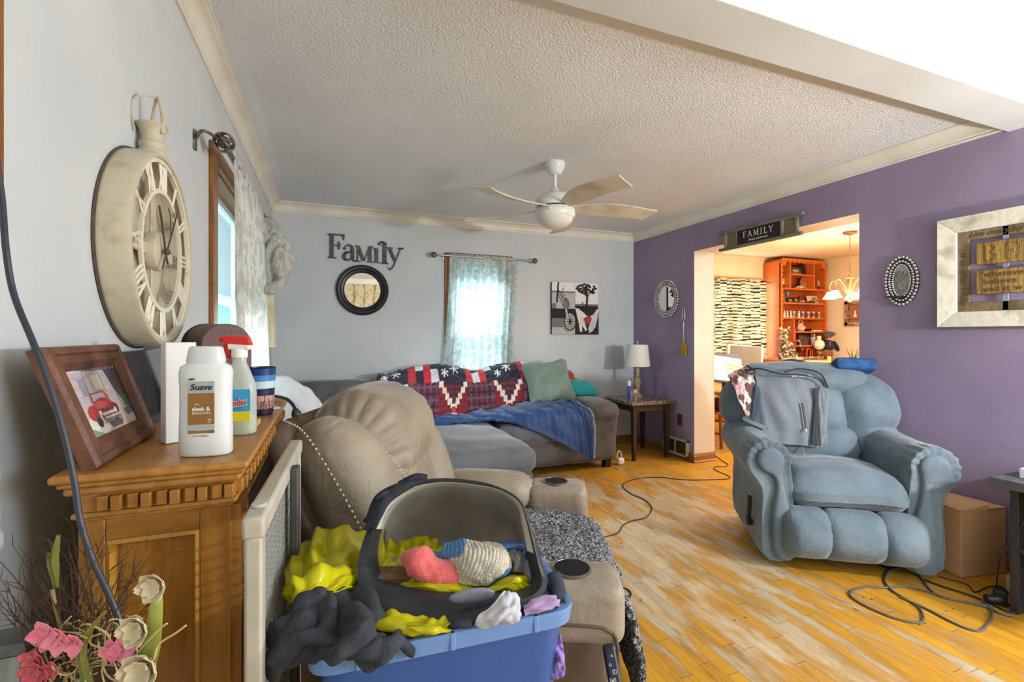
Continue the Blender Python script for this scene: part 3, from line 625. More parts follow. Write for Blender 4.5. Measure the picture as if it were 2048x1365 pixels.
MB().rings([[((R_ - .075 + dx) * math.cos(t), -dy, (R_ - .075 + dx) * math.sin(t)) for t in np.arange(64) * PI / 32] for dx, dy in ((0, .004), (0, .012), (.012, .020), (.028, .022), (.032, .030), (.04, .040), (.055, .042), (.07, .034), (.075, .02), (.075, .001))], closed=False, cap=False).build('mirror_frame', M('black_lacquer_frame', (40, 38, 44), .35, (24, 23, 28), 6), rm, angle=35)
MB().lathe([(.001, 0), (R_ - .07, 0), (R_ - .07, .006), (.001, .006)], (0, 0, 0), Rw, 64).build('mirror_glass', M('mirror_silver', (235, 235, 235), .02, metal=1), rm, angle=20)
# four canvas prints
def canvas(u0, v0, u1, v1, pic, label):
    a_ = at_Y(u0, v1, YB - .03); b_ = at_Y(u1, v0, YB - .03); zb, zt = a_[2], b_[2]
    q = MB().b2((a_[0], YB - .03, zb), (b_[0], YB - .001, zt)); r = tag(q.build('canvas_print', M('canvas_edge', (40, 40, 42), .8)), label, 'picture', 'four black-and-white canvas prints')
    s = MB(); pic.plate(s, (a_[0], YB - .0312, zb), (b_[0] - a_[0], 0, 0), (0, 0, zt - zb), .0008); s.build('print', M('printed_canvas', rough=.8, attr=True), r, True)
k_, g1, g2, wh_ = (30, 30, 32), (110, 110, 112), (176, 176, 178), (224, 224, 224)
p = Pic(70, 80, g2).rect(0, .62, 1, 1, wh_).rect(0, .60, 1, .66, g1).speck(.5, 1)
p.line([(.22, .25), (.28, 1)], .07, k_).line([(.28, .72), (.62, .05)], .035, k_).line([(.28, .55), (.5, .05)], .03, k_).line([(.5, .78), (.4, .62), (.55, .5)], .03, k_).ell(.6, .12, .12, .3, g1).line([(.4, .5), (.7, .3), (.75, .05)], .03, k_).rect(0, 0, .2, .2, g1)
canvas(1103.5, 566, 1150, 617, p, 'black-and-white canvas print of a leaning bicycle, upper left of the four')
p = Pic(70, 80, wh_).rect(0, 0, 1, .10, k_).rect(0, .1, 1, .18, g1)
rg = random.Random(3)
for i in range(46): a_ = rg.random() * 6.28; r_ = rg.random() ** .5; p.ell(.5 + .42 * r_ * math.cos(a_), .78 + .2 * r_ * math.sin(a_), .06, .045, k_)
p.line([(.48, .08), (.52, .4), (.48, .75)], .09, k_).line([(.52, .45), (.75, .75)], .04, k_).line([(.5, .45), (.22, .75)], .04, k_).ell(.32, .2, .03, .06, k_)
canvas(1150.5, 568, 1196, 617, p, 'black-and-white canvas print of a spreading tree, upper right of the four')
p = Pic(70, 80, k_).rect(0, 0, 1, .35, g2).rect(0, .28, .6, .62, g1).speck(.6, 2)
p.ell(.78, .5, .26, .36, k_).ell(.78, .5, .22, .31, g2)
for i in range(8): t = i * PI / 8; p.line([(.78 - .2 * math.cos(t), .5 - .3 * math.sin(t)), (.78 + .2 * math.cos(t), .5 + .3 * math.sin(t))], .022, k_)
p.line([(.6, 1), (.66, .7)], .08, g2).line([(.5, .25), (.7, .1)], .03, k_)
canvas(1103.5, 618, 1150, 669, p, 'black-and-white canvas print of a spoked wheel, lower left of the four')
p = Pic(70, 80, (34, 34, 36)).ell(.55, .55, .17, .17, (150, 62, 58)).poly([(.42, .66), (.5, .72), (.56, .66), (.62, .72), (.70, .66), (.56, .45)], (160, 66, 62))
p.poly([(.0, 1), (.12, 1), (.42, .78), (.5, .70), (.36, .62), (.4, .45), (.5, .2), (.44, .12), (.3, .35), (.28, .1), (.2, .12), (.16, .4), (.08, .7)], (216, 214, 212))
p.poly([(1, 1), (.96, .7), (.86, .3), (.72, .12), (.56, .05), (.6, .16), (.54, .2), (.62, .4), (.70, .58), (.66, .72), (.78, .78), (.9, .95)], (206, 204, 202))
for a_, b_ in (((.3, .35), (.36, .6)), ((.2, .4), (.3, .66)), ((.62, .2), (.76, .5)), ((.72, .2), (.82, .52))): p.line([a_, b_], .014, g1)
canvas(1150.5, 618, 1197, 669.5, p, 'canvas print of two pale hands forming a heart around a red center')
# ---------- back window curtain and rod
m_metal = M('brushed_nickel', (170, 168, 164), .35, (150, 148, 144), 30, metal=.8)
m_lace = M('sheer_lace_curtain', (236, 242, 240), .8, (206, 220, 220), 22, alpha=.62, trans=0, ramp=(.46, .52), detail=3)
def translucent(m, fac=.5):
    nt = m.node_tree; N = nt.nodes; L = nt.links; b = N['Principled BSDF']; out = [n for n in N if n.type == 'OUTPUT_MATERIAL'][0]
    t = N.new('ShaderNodeBsdfTranslucent'); mx = N.new('ShaderNodeMixShader'); mx.inputs[0].default_value = fac
    src = b.inputs['Base Color'].links
    if src: L.new(src[0].from_socket, t.inputs[0])
    else: t.inputs[0].default_value = b.inputs['Base Color'].default_value
    tp = N.new('ShaderNodeBsdfTransparent'); m3 = N.new('ShaderNodeMixShader'); al = b.inputs['Alpha'].default_value; b.inputs['Alpha'].default_value = 1
    m3.inputs[0].default_value = al
    L.new(b.outputs[0], mx.inputs[1]); L.new(t.outputs[0], mx.inputs[2]); L.new(tp.outputs[0], m3.inputs[1]); L.new(mx.outputs[0], m3.inputs[2]); L.new(m3.outputs[0], out.inputs[0])
translucent(m_lace, .55)
rod = thing('curtain_rod', 'brushed nickel curtain rod with round finials over the back window', 'curtain rod', (1.45, 4.55, 2.03))
ya = 4.555; pL = at_Y(872, 510, ya); pR = at_Y(1067, 522, ya); zr = (pL[2] + pR[2]) / 2
MB().cyl((pL[0], ya, zr), (pR[0], ya, zr), .009).build('rod', m_metal, rod, True)
m_fil = M('dark_filigree_metal', (150, 144, 134), .4, (70, 66, 62), 40, .6, 40, metal=.7)
for x in (pL[0] - .02, pR[0] + .015): MB().ell((x, ya, zr), .030).ell((x, ya, zr), (.036, .012, .012)).build('finial', m_fil, rod, True)
for x in (pL[0] + .09, pR[0] - .22): MB().box((x, 4.595, zr), (.014, .09, .014)).box((x, 4.634, zr), (.02, .012, .05)).build('bracket', m_metal, rod, True)
U = np.linspace(0, 1, 130)[:, None]; V = np.linspace(0, 1, 60)[None, :]
xt0, xt1 = at_Y(900, 512, ya)[0], at_Y(1036, 520, ya)[0]; xb0, xb1 = 1.035, 1.80
e0 = xt0 + (xb0 - xt0) * V ** 1.6; e1 = xt1 + (xb1 - xt1) * V
Xc = e0 + (e1 - e0) * U + .04 * np.sin(V * 3) * np.sin(U * 4) * (V ** 1)
ph = U * 2 * PI * 9 + 1.2 * np.sin(U * 5)
Yc = ya + .012 + (.010 + .028 * V ** .5) * np.sin(ph + V * .8) - .045 * V ** 2 * np.sin(U * 3 + .5)
Zc = zr + .022 - V * 1.32 + .006 * np.sin(ph * 2) * (V < .02)
cu = tag(MB().sheet(np.stack([Xc, Yc, Zc + 0 * U], -1), .0012).build('sheer_curtain', m_lace), 'sheer leafy lace curtain hanging in front of the back window', 'curtain')
# ---------- left window rod, curtain and tied-up valance
xr_ = XL + .085
rod = thing('curtain_rod', 'dark curtain rod with an open-work ball finial over the left window', 'curtain rod', (xr_, 3.0, 2.05))
b0 = at_X(451, 291, xr_); zl = b0[2]
MB().cyl((xr_, b0[1], zl), (xr_, 3.95, zl), .011).build('rod', M('dark_bronze', (96, 88, 86), .4, metal=.5), rod, True)
fb = MB()
for k in range(7):
    R = rotm(k * .9, k * .55, k * 1.3); fb.tube([tuple(R @ np.array((.036 * math.cos(t), .036 * math.sin(t), 0)) + np.array((xr_, b0[1] - .03, zl))) for t in np.arange(20) * PI / 10], .0038, 6, 40, True)
fb.ell((xr_, b0[1] - .03, zl), .024).build('finial', m_fil, rod, True)
MB().tube([(XL + .002, b0[1] - .10, zl - .03), (XL + .03, b0[1] - .11, zl + .005), (XL + .06, b0[1] - .05, zl + .01), (xr_, b0[1] + .02, zl)], .006).box((XL + .004, b0[1] - .10, zl - .03), (.008, .03, .07)).build('bracket', m_fil, rod, True)
m_dam = M('grey_leaf_damask_curtain', (214, 214, 208), .75, (194, 192, 184), 30, alpha=.86, ramp=(.48, .52), detail=3, stretch=(1, 1, .5))
translucent(m_dam, .3)
y0_, y1_ = at_X(464, 340, xr_)[1], 3.28
U = np.linspace(0, 1, 110)[:, None]; V = np.linspace(0, 1, 60)[None, :]
Yc = y0_ + (y1_ - y0_) * U + .02 * np.sin(V * 4 + U * 5); ph = U * 2 * PI * 8
Xc = xr_ + .006 + (.012 + .022 * V) * np.sin(ph) + .02 * V
Zc = zl + .025 - V * 1.45 + 0 * U
tag(MB().sheet(np.stack([Xc, Yc + 0 * V, Zc], -1), .0015).build('window_curtain', m_dam), 'long grey leaf-patterned curtain panel hanging at the left window', 'curtain')
kn = thing('tied_curtain', 'grey leaf-patterned curtain knotted up with a hanging tail beside the left window', 'curtain', (-.3, 3.5, 1.2))
D0 = [[at_d(513, 440, 2.75), at_d(520, 470, 2.8), at_d(535, 540, 2.85), at_d(548, 570, 2.9), at_d(552, 590, 2.95)],
      [at_d(520, 438, 2.95), at_d(532, 455, 2.9), at_d(552, 500, 2.85), at_d(562, 540, 2.85), at_d(558, 575, 2.9)],
      [at_d(532, 440, 3.15), at_d(545, 450, 3.05), at_d(568, 500, 2.95), at_d(577, 530, 2.95), at_d(570, 558, 3.0)],
      [at_d(540, 442, 3.4), at_d(553, 460, 3.35), at_d(571, 500, 3.25), at_d(574, 535, 3.2), at_d(566, 565, 3.2)],
      [at_d(545, 448, 3.6), at_d(551, 475, 3.55), at_d(560, 510, 3.5), at_d(560, 540, 3.45), at_d(552, 570, 3.4)]]
P = cpatch(D0, 70, 60); P = P + gnorm(P) * (wob(P * np.array((1, 1, .35)), .12, .022, 51, 3, True)[..., None]); MB().sheet(P, .004).build('valance', m_dam, kn, True)
MB().tube([at_d(524, 566, 2.86), at_d(538, 580, 2.84), at_d(555, 572, 2.86), at_d(566, 556, 2.9), at_d(572, 540, 2.95)], [.030, .045, .048, .036, .018], 12, flat=.7).build('knot', m_dam, kn, True)
tl = [[at_d(u_ + (u_ - 535) * .25 * (v_ - 590) / 100, v_, 2.92 + .05 * math.sin(k * 2)) for v_ in (575, 600, 630, 660, 695)] for k, u_ in enumerate((520, 527, 534, 541, 548))]
P = cpatch(tl, 40, 40); P = P + gnorm(P) * .014 * np.sin(np.linspace(0, 22, 40))[:, None, None]
m_st = M('stained_cream_curtain', (206, 200, 176), .8, (172, 160, 120), 8, ramp=(.4, .7)); MB().sheet(P, .004).build('tail', m_st, kn, True, label='yellowed hanging tail')
# ---------- ceiling fan
fc = at_z(1110, 326, ZC); fx_, fy_ = fc[0], fc[1]
m_fan = M('glossy_white_enamel', (226, 230, 228), .25, (214, 216, 210), 5); m_dust = M('dusty_white_blade', (206, 198, 178), .5, (170, 156, 128), 7, ramp=(.45, .75))
fan = thing('ceiling_fan', 'white five-blade ceiling fan with a frosted bowl light and dusty blades', 'ceiling fan', (fx_, fy_, ZC))
MB().lathe([(.068, 0), (.068, -.03), (.060, -.045), (.052, -.055), (.046, -.075), (.02, -.082), (.001, -.082)][::-1]).build('canopy', m_fan, fan, angle=60)
MB().cyl((0, 0, -.07), (0, 0, -.17), .012).build('downrod', m_fan, fan)
hz = -.165
MB().lathe([(.014, 0), (.022, -.01), (.035, -.03), (.065, -.048), (.105, -.062), (.128, -.082), (.134, -.10), (.134, -.135), (.126, -.143)][::-1], (0, 0, hz)).build('motor_housing', m_fan, fan, angle=60)
MB().lathe([(.122, -.140), (.122, -.156)][::-1], (0, 0, hz)).build('vent_gap', m_black, fan)
MB().lathe([(.132, -.154), (.138, -.165), (.138, -.20), (.128, -.215)][::-1], (0, 0, hz)).ell((-.09, -.105, hz - .178), (.013, .013, .009)).build('switch_housing', m_fan, fan, angle=50)
MB().lathe([(.124, -.213), (.115, -.24), (.09, -.265), (.05, -.282), (.001, -.288)][::-1], (0, 0, hz)).build('light_bowl', M('frosted_white_glass', (214, 212, 204), .45), fan, angle=60)
def blade(ang):
    U = np.linspace(0, 1, 20)[:, None]; V = np.linspace(-1, 1, 9)[None, :]
    r = .10 + .60 * U; hw = .030 + .052 * np.minimum(1, U * 2.2) ** .8 * (1 - .25 * U)
    sw = -.05 * np.sin(U * PI * .9)
    x = r + 0 * V - .02 * V * (U > .9); y = hw * V + sw * 1.2; z = -.145 + hz - .13 * .12 * U - np.tan(.30 * (1 - .3 * U)) * hw * V
    P = np.stack([x, y, z + 0 * U], -1); c_, s_ = math.cos(ang), math.sin(ang)
    P = np.stack([P[..., 0] * c_ - P[..., 1] * s_, P[..., 0] * s_ + P[..., 1] * c_, P[..., 2]], -1)
    return MB().sheet(P, .008).build('blade', m_dust, fan, angle=50)
for k in range(5): blade(math.radians(63 - 72 * k))
# ================================================================ PURPLE WALL
m_bead = M('silver_glass_beads', (225, 224, 222), .12, (190, 188, 190), 30, metal=.75); m_back = M('dark_bead_backing', (54, 48, 54), .6)
m_mir = MATS['mirror_silver']
def bead_mirror(nm, c, a, b, rows, label, gh=1.0, shelf=False):
    """oval mirror on the right wall: half sizes a (along y) and b (up)"""
    t = thing(nm, label, 'mirror', (XR, c[1], c[2])); th = lambda n: np.arange(n) * 2 * PI / n
    e = lambda ra, rb, x, n=48: [(-x, ra * math.cos(q), rb * math.sin(q)) for q in th(n)]
    MB().rings([e(a * .97, b * .97, .001), e(a * .97, b * .97, .010)]).build('backing', m_back, t)
    ia, ib = rows[-1][0] - rows[-1][2], rows[-1][1] - rows[-1][2]
    MB().rings([e(ia, ib, .010), e(ia, ib, .013)]).build('mirror_glass', m_mir, t, angle=20)
    for ra, rb, r in rows:
        per = PI * (ra + rb); n = int(per / (2.02 * r)); q = MB()
        tt = np.linspace(0, 2 * PI, 400); L = np.concatenate([[0], np.cumsum(np.hypot(np.diff(ra * np.cos(tt)), np.diff(rb * np.sin(tt))))]); 
        for k in range(n):
            z = np.interp(L[-1] * k / n, L, tt); q.ell((-.014, ra * math.cos(z), rb * math.sin(z)), (r * .8, r * .98, r * .98), 10, 7)
        q.build('bead_ring', m_bead, t)
    if shelf: q = MB(); q.prism([(-.075, 0), (-.02, .006), (.03, 0), (.0, -.012)], (-.012, 0, -b * .62), (0, -1, 0), (0, 0, 1), (-1, 0, 0), .05).build('candle_shelf', m_back, t)
c = at_X(1333, 598, XR - .01); bead_mirror('beaded_mirror', c, .19, .205, [(.178, .192, .014), (.150, .165, .013), (.128, .143, .0085)], 'round beaded mirror with three rings of silver beads beside the end table')
c = at_X(1803, 562, XR - .01); bead_mirror('beaded_mirror', c, .098, .158, [(.088, .148, .0105), (.067, .122, .0085), (.049, .100, .006)], 'narrow oval beaded mirror with a small candle shelf, right of the doorway', shelf=True)
# fly swatter
c = at_X(1367, 615, XR - .012); e_ = at_X(1370, 712, XR - .012); fs = thing('fly_swatter', 'mustard yellow fly swatter hanging by its wire handle beside the doorway', 'fly swatter', c)
z0, z1, yy = e_[2], c[2], c[1]; ze = z0 + (z1 - z0) * .27
MB().tube([(XR - .012, yy, ze + .01), (XR - .012, yy + .004, z0 + (z1 - z0) * .7), (XR - .012, yy - .018, z1 - .12), (XR - .012, yy - .016, z1 - .02), (XR - .012, yy, z1), (XR - .012, yy + .016, z1 - .02), (XR - .012, yy + .018, z1 - .12), (XR - .012, yy - .004, z0 + (z1 - z0) * .7), (XR - .012, yy, ze + .01)], .0025, 6, 60).build('wire_handle', m_metal, fs, True)
m_fly = M('mustard_plastic', (186, 148, 44), .5); q = MB(); q.prism([(-.042, 0), (.042, 0), (.048, .06), (.04, .10), (.012, .135), (-.012, .135), (-.04, .10), (-.048, .06)], (XR - .010, yy, z0), (0, -1, 0), (0, 0, 1), (-1, 0, 0), .004)
for k in range(8): q.box((XR - .016, yy - .036 + k * .0103, z0 + .055), (.002, .003, .09)); q.box((XR - .016, yy, z0 + .012 + k * .012), (.002, .08, .003))
q.build('swatter_head', m_fly, fs, True)
# FAMILY sign
m_grw = M('weathered_grey_wood', (134, 126, 114), .8, (96, 88, 78), 12, .3, 60, stretch=(1, .5, 7)); m_grv = M('weathered_grey_wood_upright', (150, 144, 132), .8, (110, 102, 92), 12, .3, 60, stretch=(1, 6, .8))
y_l, y_r = at_X(1441, 480, XR - .03)[1], at_X(1607, 440, XR - .03)[1]; zt, zb = at_X(1441, 468, XR - .03)[2], at_X(1441, 503, XR - .03)[2]
yc = (y_l + y_r) / 2; hwid = (y_l - y_r) / 2; zt2 = at_X(1609, 421, XR - .03)[2]; zb2 = at_X(1605, 470, XR - .03)[2]; zt = (zt + zt2) / 2; zb = (zb + zb2) / 2
sg = thing('family_sign', 'grey wooden sign with a black panel reading FAMILY over the doorway', 'sign', (XR, yc, zb))
for zz, sft in ((zt - .012, 0), (zb + .012, .01)): MB().box((XR - .028, yc + sft, zz), (.026, 2 * hwid, .026)).build('rail', m_grw, sg, True, bevel=.003)
hh_ = zt - zb - .05; zm = (zt + zb) / 2
for o in (-.86, -.54, .54, .86): MB().box((XR - .024, yc - hwid * o, zm), (.018, .022, hh_ + .01)).build('upright', m_grv, sg, True)
for o in (-.70, .70): MB().box((XR - .018, yc - hwid * o, zm), (.006, hwid * .30, hh_)).build('side_panel', M('khaki_burlap_panel', (132, 122, 88), .9, (118, 108, 76), 60, .2, 90), sg, True)
pn = MB().box((XR - .026, yc, zm), (.018, hwid * 1.04, hh_)).build('sign_panel', M('black_chalk_panel', (30, 28, 32), .7), sg, True)
m_lw = M('ivory_lettering', (226, 222, 212), .6)
fw = MB(); CAP = {'F': [[(0, 0, .02), (.3, 0, .02)], [(.15, 0, .055), (.15, 1, .055)], [(0, 1, .02), (.62, 1, .03)], [(.62, 1, .02), (.62, .82, .015)], [(.15, .52, .025), (.45, .52, .025)]],
 'A': [[(.08, 0, .025), (.40, 1, .03)], [(.40, 1, .05), (.74, 0, .06)], [(.2, .36, .022), (.62, .36, .022)], [(-.05, 0, .02), (.2, 0, .02)], [(.58, 0, .02), (.88, 0, .02)]],
 'M': [[(.1, 0, .025), (.12, 1, .03)], [(.12, 1, .055), (.48, .05, .05)], [(.48, .05, .025), (.84, 1, .03)], [(.84, 1, .06), (.88, 0, .06)], [(-.03, 0, .02), (.24, 0, .02)], [(.72, 0, .02), (1.03, 0, .02)], [(-.03, 1, .02), (.15, 1, .02)], [(.8, 1, .02), (1.0, 1, .02)]],
 'I': [[(.15, 0, .055), (.15, 1, .055)], [(0, 0, .02), (.3, 0, .02)], [(0, 1, .02), (.3, 1, .02)]],
 'L': [[(.15, 0, .055), (.15, 1, .055)], [(0, 1, .02), (.3, 1, .02)], [(0, 0, .02), (.6, 0, .03)], [(.6, 0, .02), (.62, .2, .015)]],
 'Y': [[(.05, 1, .05), (.38, .45, .05)], [(.72, 1, .025), (.38, .45, .03)], [(.38, .45, .055), (.38, 0, .055)], [(-.08, 1, .02), (.2, 1, .02)], [(.6, 1, .02), (.86, 1, .02)], [(.24, 0, .02), (.52, 0, .02)]],
 'B': [[(.15, 0, .06), (.15, 1, .06)], [(0, 0, .02), (.45, 0, .02)], [(0, 1, .02), (.4, 1, .02)], [(.38, 1, .025), (.6, .86, .06), (.56, .62, .05), (.3, .53, .02)], [(.3, .53, .02), (.62, .42, .06), (.66, .16, .065), (.42, 0, .025)]],
 'E': [[(.15, 0, .06), (.15, 1, .06)], [(0, 0, .02), (.6, 0, .03)], [(0, 1, .02), (.58, 1, .03)], [(.15, .52, .025), (.42, .52, .025)], [(.6, 0, .02), (.64, .2, .015)], [(.58, 1, .02), (.6, .82, .015)], [(.42, .6, .015), (.42, .44, .015)]]}
def serif(mb, txt, wx, sc_, X, y0, z0, th, tr=.25):
    """carved serif capitals on a wall facing -x; text runs towards -y"""
    for ch, wd in zip(txt, wx):
        for sg_ in CAP[ch]:
            p = np.array([(q[0], q[1]) for q in sg_], float); hw = np.array([q[2] for q in sg_])
            if len(p) > 2: k = 14; hw = crom(hw[:, None], k)[:, 0]; p = crom(p, k)
            t = np.gradient(p, axis=0); t /= np.linalg.norm(t, axis=1, keepdims=True) + 1e-9; n = np.stack([-t[:, 1], t[:, 0]], 1)
            f = lambda q, d: (X - d, y0 - q[0] * sc_, z0 + q[1] * sc_)
            mb.rings([[f(a_, 0), f(b_, 0), f(b_, th), f(a_, th)] for a_, b_ in zip(p + n * hw[:, None], p - n * hw[:, None])])
        y0 -= (wd + tr) * sc_
    return mb
s_ = hh_ * .42; WD = [.62, .8, 1.0, .3, .6, .8]; tot = (sum(WD) + .34 * 5) * s_
serif(MB(), 'FAMILY', WD, s_, XR - .0352, yc + tot / 2, zm - hh_ * .08, .0012, .34).build('lettering', m_lw, pn, True, angle=20)
MB().text('Always and Forever', hh_ * .20, (XR - .0352, yc, zm - hh_ * .36), (0, -1, 0), (0, 0, 1), (-1, 0, 0), .001, shear=.45, bold=.0).build('lettering', m_lw, pn, True, angle=20)
MB().tube([(XR - .03, yc + hwid * .84, zt - .01), (XR - .006, yc + .05, ZC - .13), (XR - .03, yc - hwid * .84, zt - .01)], .002, 6, 20).build('hanging_twine', M('twine', (150, 140, 120), .9), sg, True)
# big framed BELIEVE picture (only its left part is in the photograph)
m_wf = M('chipped_white_frame', (218, 214, 198), .55, (172, 162, 138), 10, .3, 30, ramp=(.55, .75)); fy = 1.652; fz0, fz1 = 1.305, 1.925; fw_ = .98
bf = thing('carved_wood_picture', 'white-framed carved wood sign with BE and a quote on the purple wall', 'picture', (XR, fy - fw_ / 2, fz0))
fr = MB(); yr = fy - fw_; e = .085; X0, X1 = XR - .001, XR - .045
for a_, b_, c_, d_ in (((fy, fz0), (fy, fz1), (fy - e, fz1 - e), (fy - e, fz0 + e)), ((fy, fz1), (yr, fz1), (yr + e, fz1 - e), (fy - e, fz1 - e)), ((yr, fz1), (yr, fz0), (yr + e, fz0 + e), (yr + e, fz1 - e)), ((yr, fz0), (fy, fz0), (fy - e, fz0 + e), (yr + e, fz0 + e))):
    fr.hexa([(X0, *p) for p in (a_, b_, c_, d_)] + [(X1, *a_), (X1, *b_), (X1 + .016, *c_), (X1 + .016, *d_)])
fr.build('frame', m_wf, bf, True, bevel=.003, smooth=False)
m_in = M('antiqued_brown_board', (140, 122, 92), .7, (98, 84, 60), 9, .3, 50, ramp=(.3, .7)); i2 = e + .052
q = MB()
for a_, b_ in (((fy - e, fz0 + e), (fy - i2, fz1 - e)), ((yr + i2, fz0 + e), (yr + e, fz1 - e)), ((fy - i2, fz0 + e), (yr + i2, fz0 + i2)), ((fy - i2, fz1 - i2), (yr + i2, fz1 - e))): q.b2((XR - .004, a_[0], a_[1]), (XR - .018, b_[0], b_[1]))
ib = q.build('inner_board', m_in, bf, True, bevel=.002)
m_dk = M('engraved_dark_lettering', (92, 72, 44), .7)
sc_t = MB()
sc_t.text('Live everyday as if it', .040, (XR - .0183, fy - e - .05, fz1 - e - .036), (0, -1, 0), (0, 0, 1), (-1, 0, 0), .0012, shear=.5, align='LEFT')
sc_t.text('simplicity', .040, (XR - .0183, fy - e - .30, fz0 + e + .016), (0, -1, 0), (0, 0, 1), (-1, 0, 0), .0012, shear=.5, align='LEFT')
sc_t.text('Enjoy a simple life as', .036, (XR - .0183, fy - e - .034, fz0 + e + .03), (0, 0, 1), (0, 1, 0), (-1, 0, 0), .0012, shear=.5, align='LEFT'); sc_t.build('lettering', m_dk, ib, True, angle=20)
m_plq = M('gold_brown_plaque_wood', (170, 138, 72), .6, (120, 92, 48), 16, .2, 50, stretch=(1, 6, .5))
zc1 = fz1 - i2 - .085; zc2 = fz0 + i2 + .105
for z_, h_ in ((zc1, .125), (zc2, .135)):
    pl = MB().box((XR - .026, fy - fw_ / 2, z_), (.014, fw_ - 2 * i2 - .07, h_)).build('plaque', m_plq, bf, True, bevel=.006)
    y_ = fy - i2 - .035
    if z_ == zc1: serif(MB(), 'BE', [.72, .66], .085, XR - .0332, y_ - .035, z_ - .042, .003, .30).build('lettering', m_plq, pl, True, label='raised carved capitals', angle=20)
    else:
        t_ = MB()
        for k, tx in enumerate(('"whatever', ' believe', ' and it w')): t_.text(tx, .042, (XR - .0332, y_ - .02, z_ + .028 - k * .040), (0, -1, 0), (0, 0, 1), (-1, 0, 0), .0014, align='LEFT', bold=.0004, space=1.12)
        t_.build('lettering', m_dk, pl, True, angle=20)
for y_ in (fy - .30, fy - .68): MB().b2((XR - .012, y_, fz0 + e), (XR - .018, y_ + .022, fz1 - e)).build('metal_strap', M('pale_strap', (140, 150, 176), .4), bf, True)
# floor register on the purple wall
a_, b_ = at_X(1341, 876, XR - .02), at_X(1376, 886, XR - .02); m_iv = M('ivory_metal', (196, 190, 168), .5)
vr = thing('wall_register', 'ivory metal heating register at the foot of the purple wall by the doorway', 'vent', (XR, (a_[1] + b_[1]) / 2, .03))
ya, yb_ = a_[1] + .10, b_[1]
q = MB().b2((XR - .001, yb_, .03), (XR - .035, yb_ + .02, .20)).b2((XR - .001, ya - .02, .03), (XR - .035, ya, .20)).b2((XR - .001, yb_, .18), (XR - .035, ya, .20)).b2((XR - .001, yb_, .03), (XR - .035, ya, .05)).b2((XR - .02, (ya + yb_) / 2 - .004, .04), (XR - .036, (ya + yb_) / 2 + .004, .19))
q.build('register_frame', m_iv, vr, True, bevel=.003)
q = MB().b2((XR - .002, yb_ + .01, .04), (XR - .008, ya - .01, .19))
for k in range(11): q.box((XR - .02, (ya + yb_) / 2, .057 + k * .0125), (.02, ya - yb_ - .03, .002), rotm(0, .6, 0))
q.build('louvre', M('dim_olive_metal', (104, 100, 82), .6), vr, True)
tag(MB().b2((XR - .001, 3.82, .33), (XR - .006, 3.89, .45)).build('wall_outlet', M('dark_violet_outlet', (70, 60, 74), .5), bevel=.002), 'dark outlet cover low on the purple wall behind the end table', 'outlet')

# ================================================================ BLUE-GREY RECLINER
m_blu = M('blue_grey_microsuede', (112, 128, 139), .85, (84, 100, 112), 5.5, .35, 80, sheen=.35, ramp=(.25, .7), wrin=.28, wscale=6)
RC = np.array((2.53, 1.63, 0)); Rz = math.radians(-33.7); back = np.array((.555, .831, 0)); RCc = RC + back * .42
rec = thing('recliner', 'blue-grey microsuede rocker recliner with rolled arms standing by the doorway', 'recliner', RCc, Rz)
def rp(nm, c, d, r, n=18, par=rec, mt=None, **k):
    q = MB(); q.sup(c, d, r, n, **k); return q.build(nm, mt or m_blu, par, angle=80)
seam = lambda a, ax, s0, am, wd=.03: am * np.exp(-((a[:, ax] - s0) / wd) ** 2)
def nrm_w(sc_, am, sd):
    def f(a): l = np.linalg.norm(a, axis=1, keepdims=True) + 1e-9; return a + a / l * wob(a, sc_, am, sd, 3, True)[:, None]
    return f
# seat box / sides (local: -y is the front)
rp('base', (0, .02, .22), (.66, .74, .26), .04)
def seatf(a):
    a = a.copy(); y = a[:, 1]; a[:, 2] += .022 * (y < 0) * np.cos(np.clip(a[:, 0] / .30, -1, 1) * PI / 2) - .05 * np.clip(-(y + .22) / .1, 0, 1) ** 2 * (a[:, 2] > 0); a[:, 2] += wob(a, .3, .006, 3) ; return a
rp('seat_cushion', (0, -.10, .42), (.565, .66, .17), .075, 24, fn=seatf, puff=(.01, .03, .035))
for k, (x, wd) in enumerate(((-.212, .19), (0, .26), (.212, .19))):
    def ff(a, k=k):
        a = a.copy(); z = a[:, 2] / .13; a[:, 1] += -.035 * (1 - z ** 2).clip(0) + .07 * np.clip(-z - .2, 0, 1) ** 1.5
        a[:, 1] -= wob(a[:, [0, 2]], .09, .004, 9 + k, 3, True) * (a[:, 1] < 0); return a
    rp('footrest_cushion', (x, -.415, .205), (wd + .02, .13, .27), .05, 18, fn=ff, puff=(.008, .03, .008))
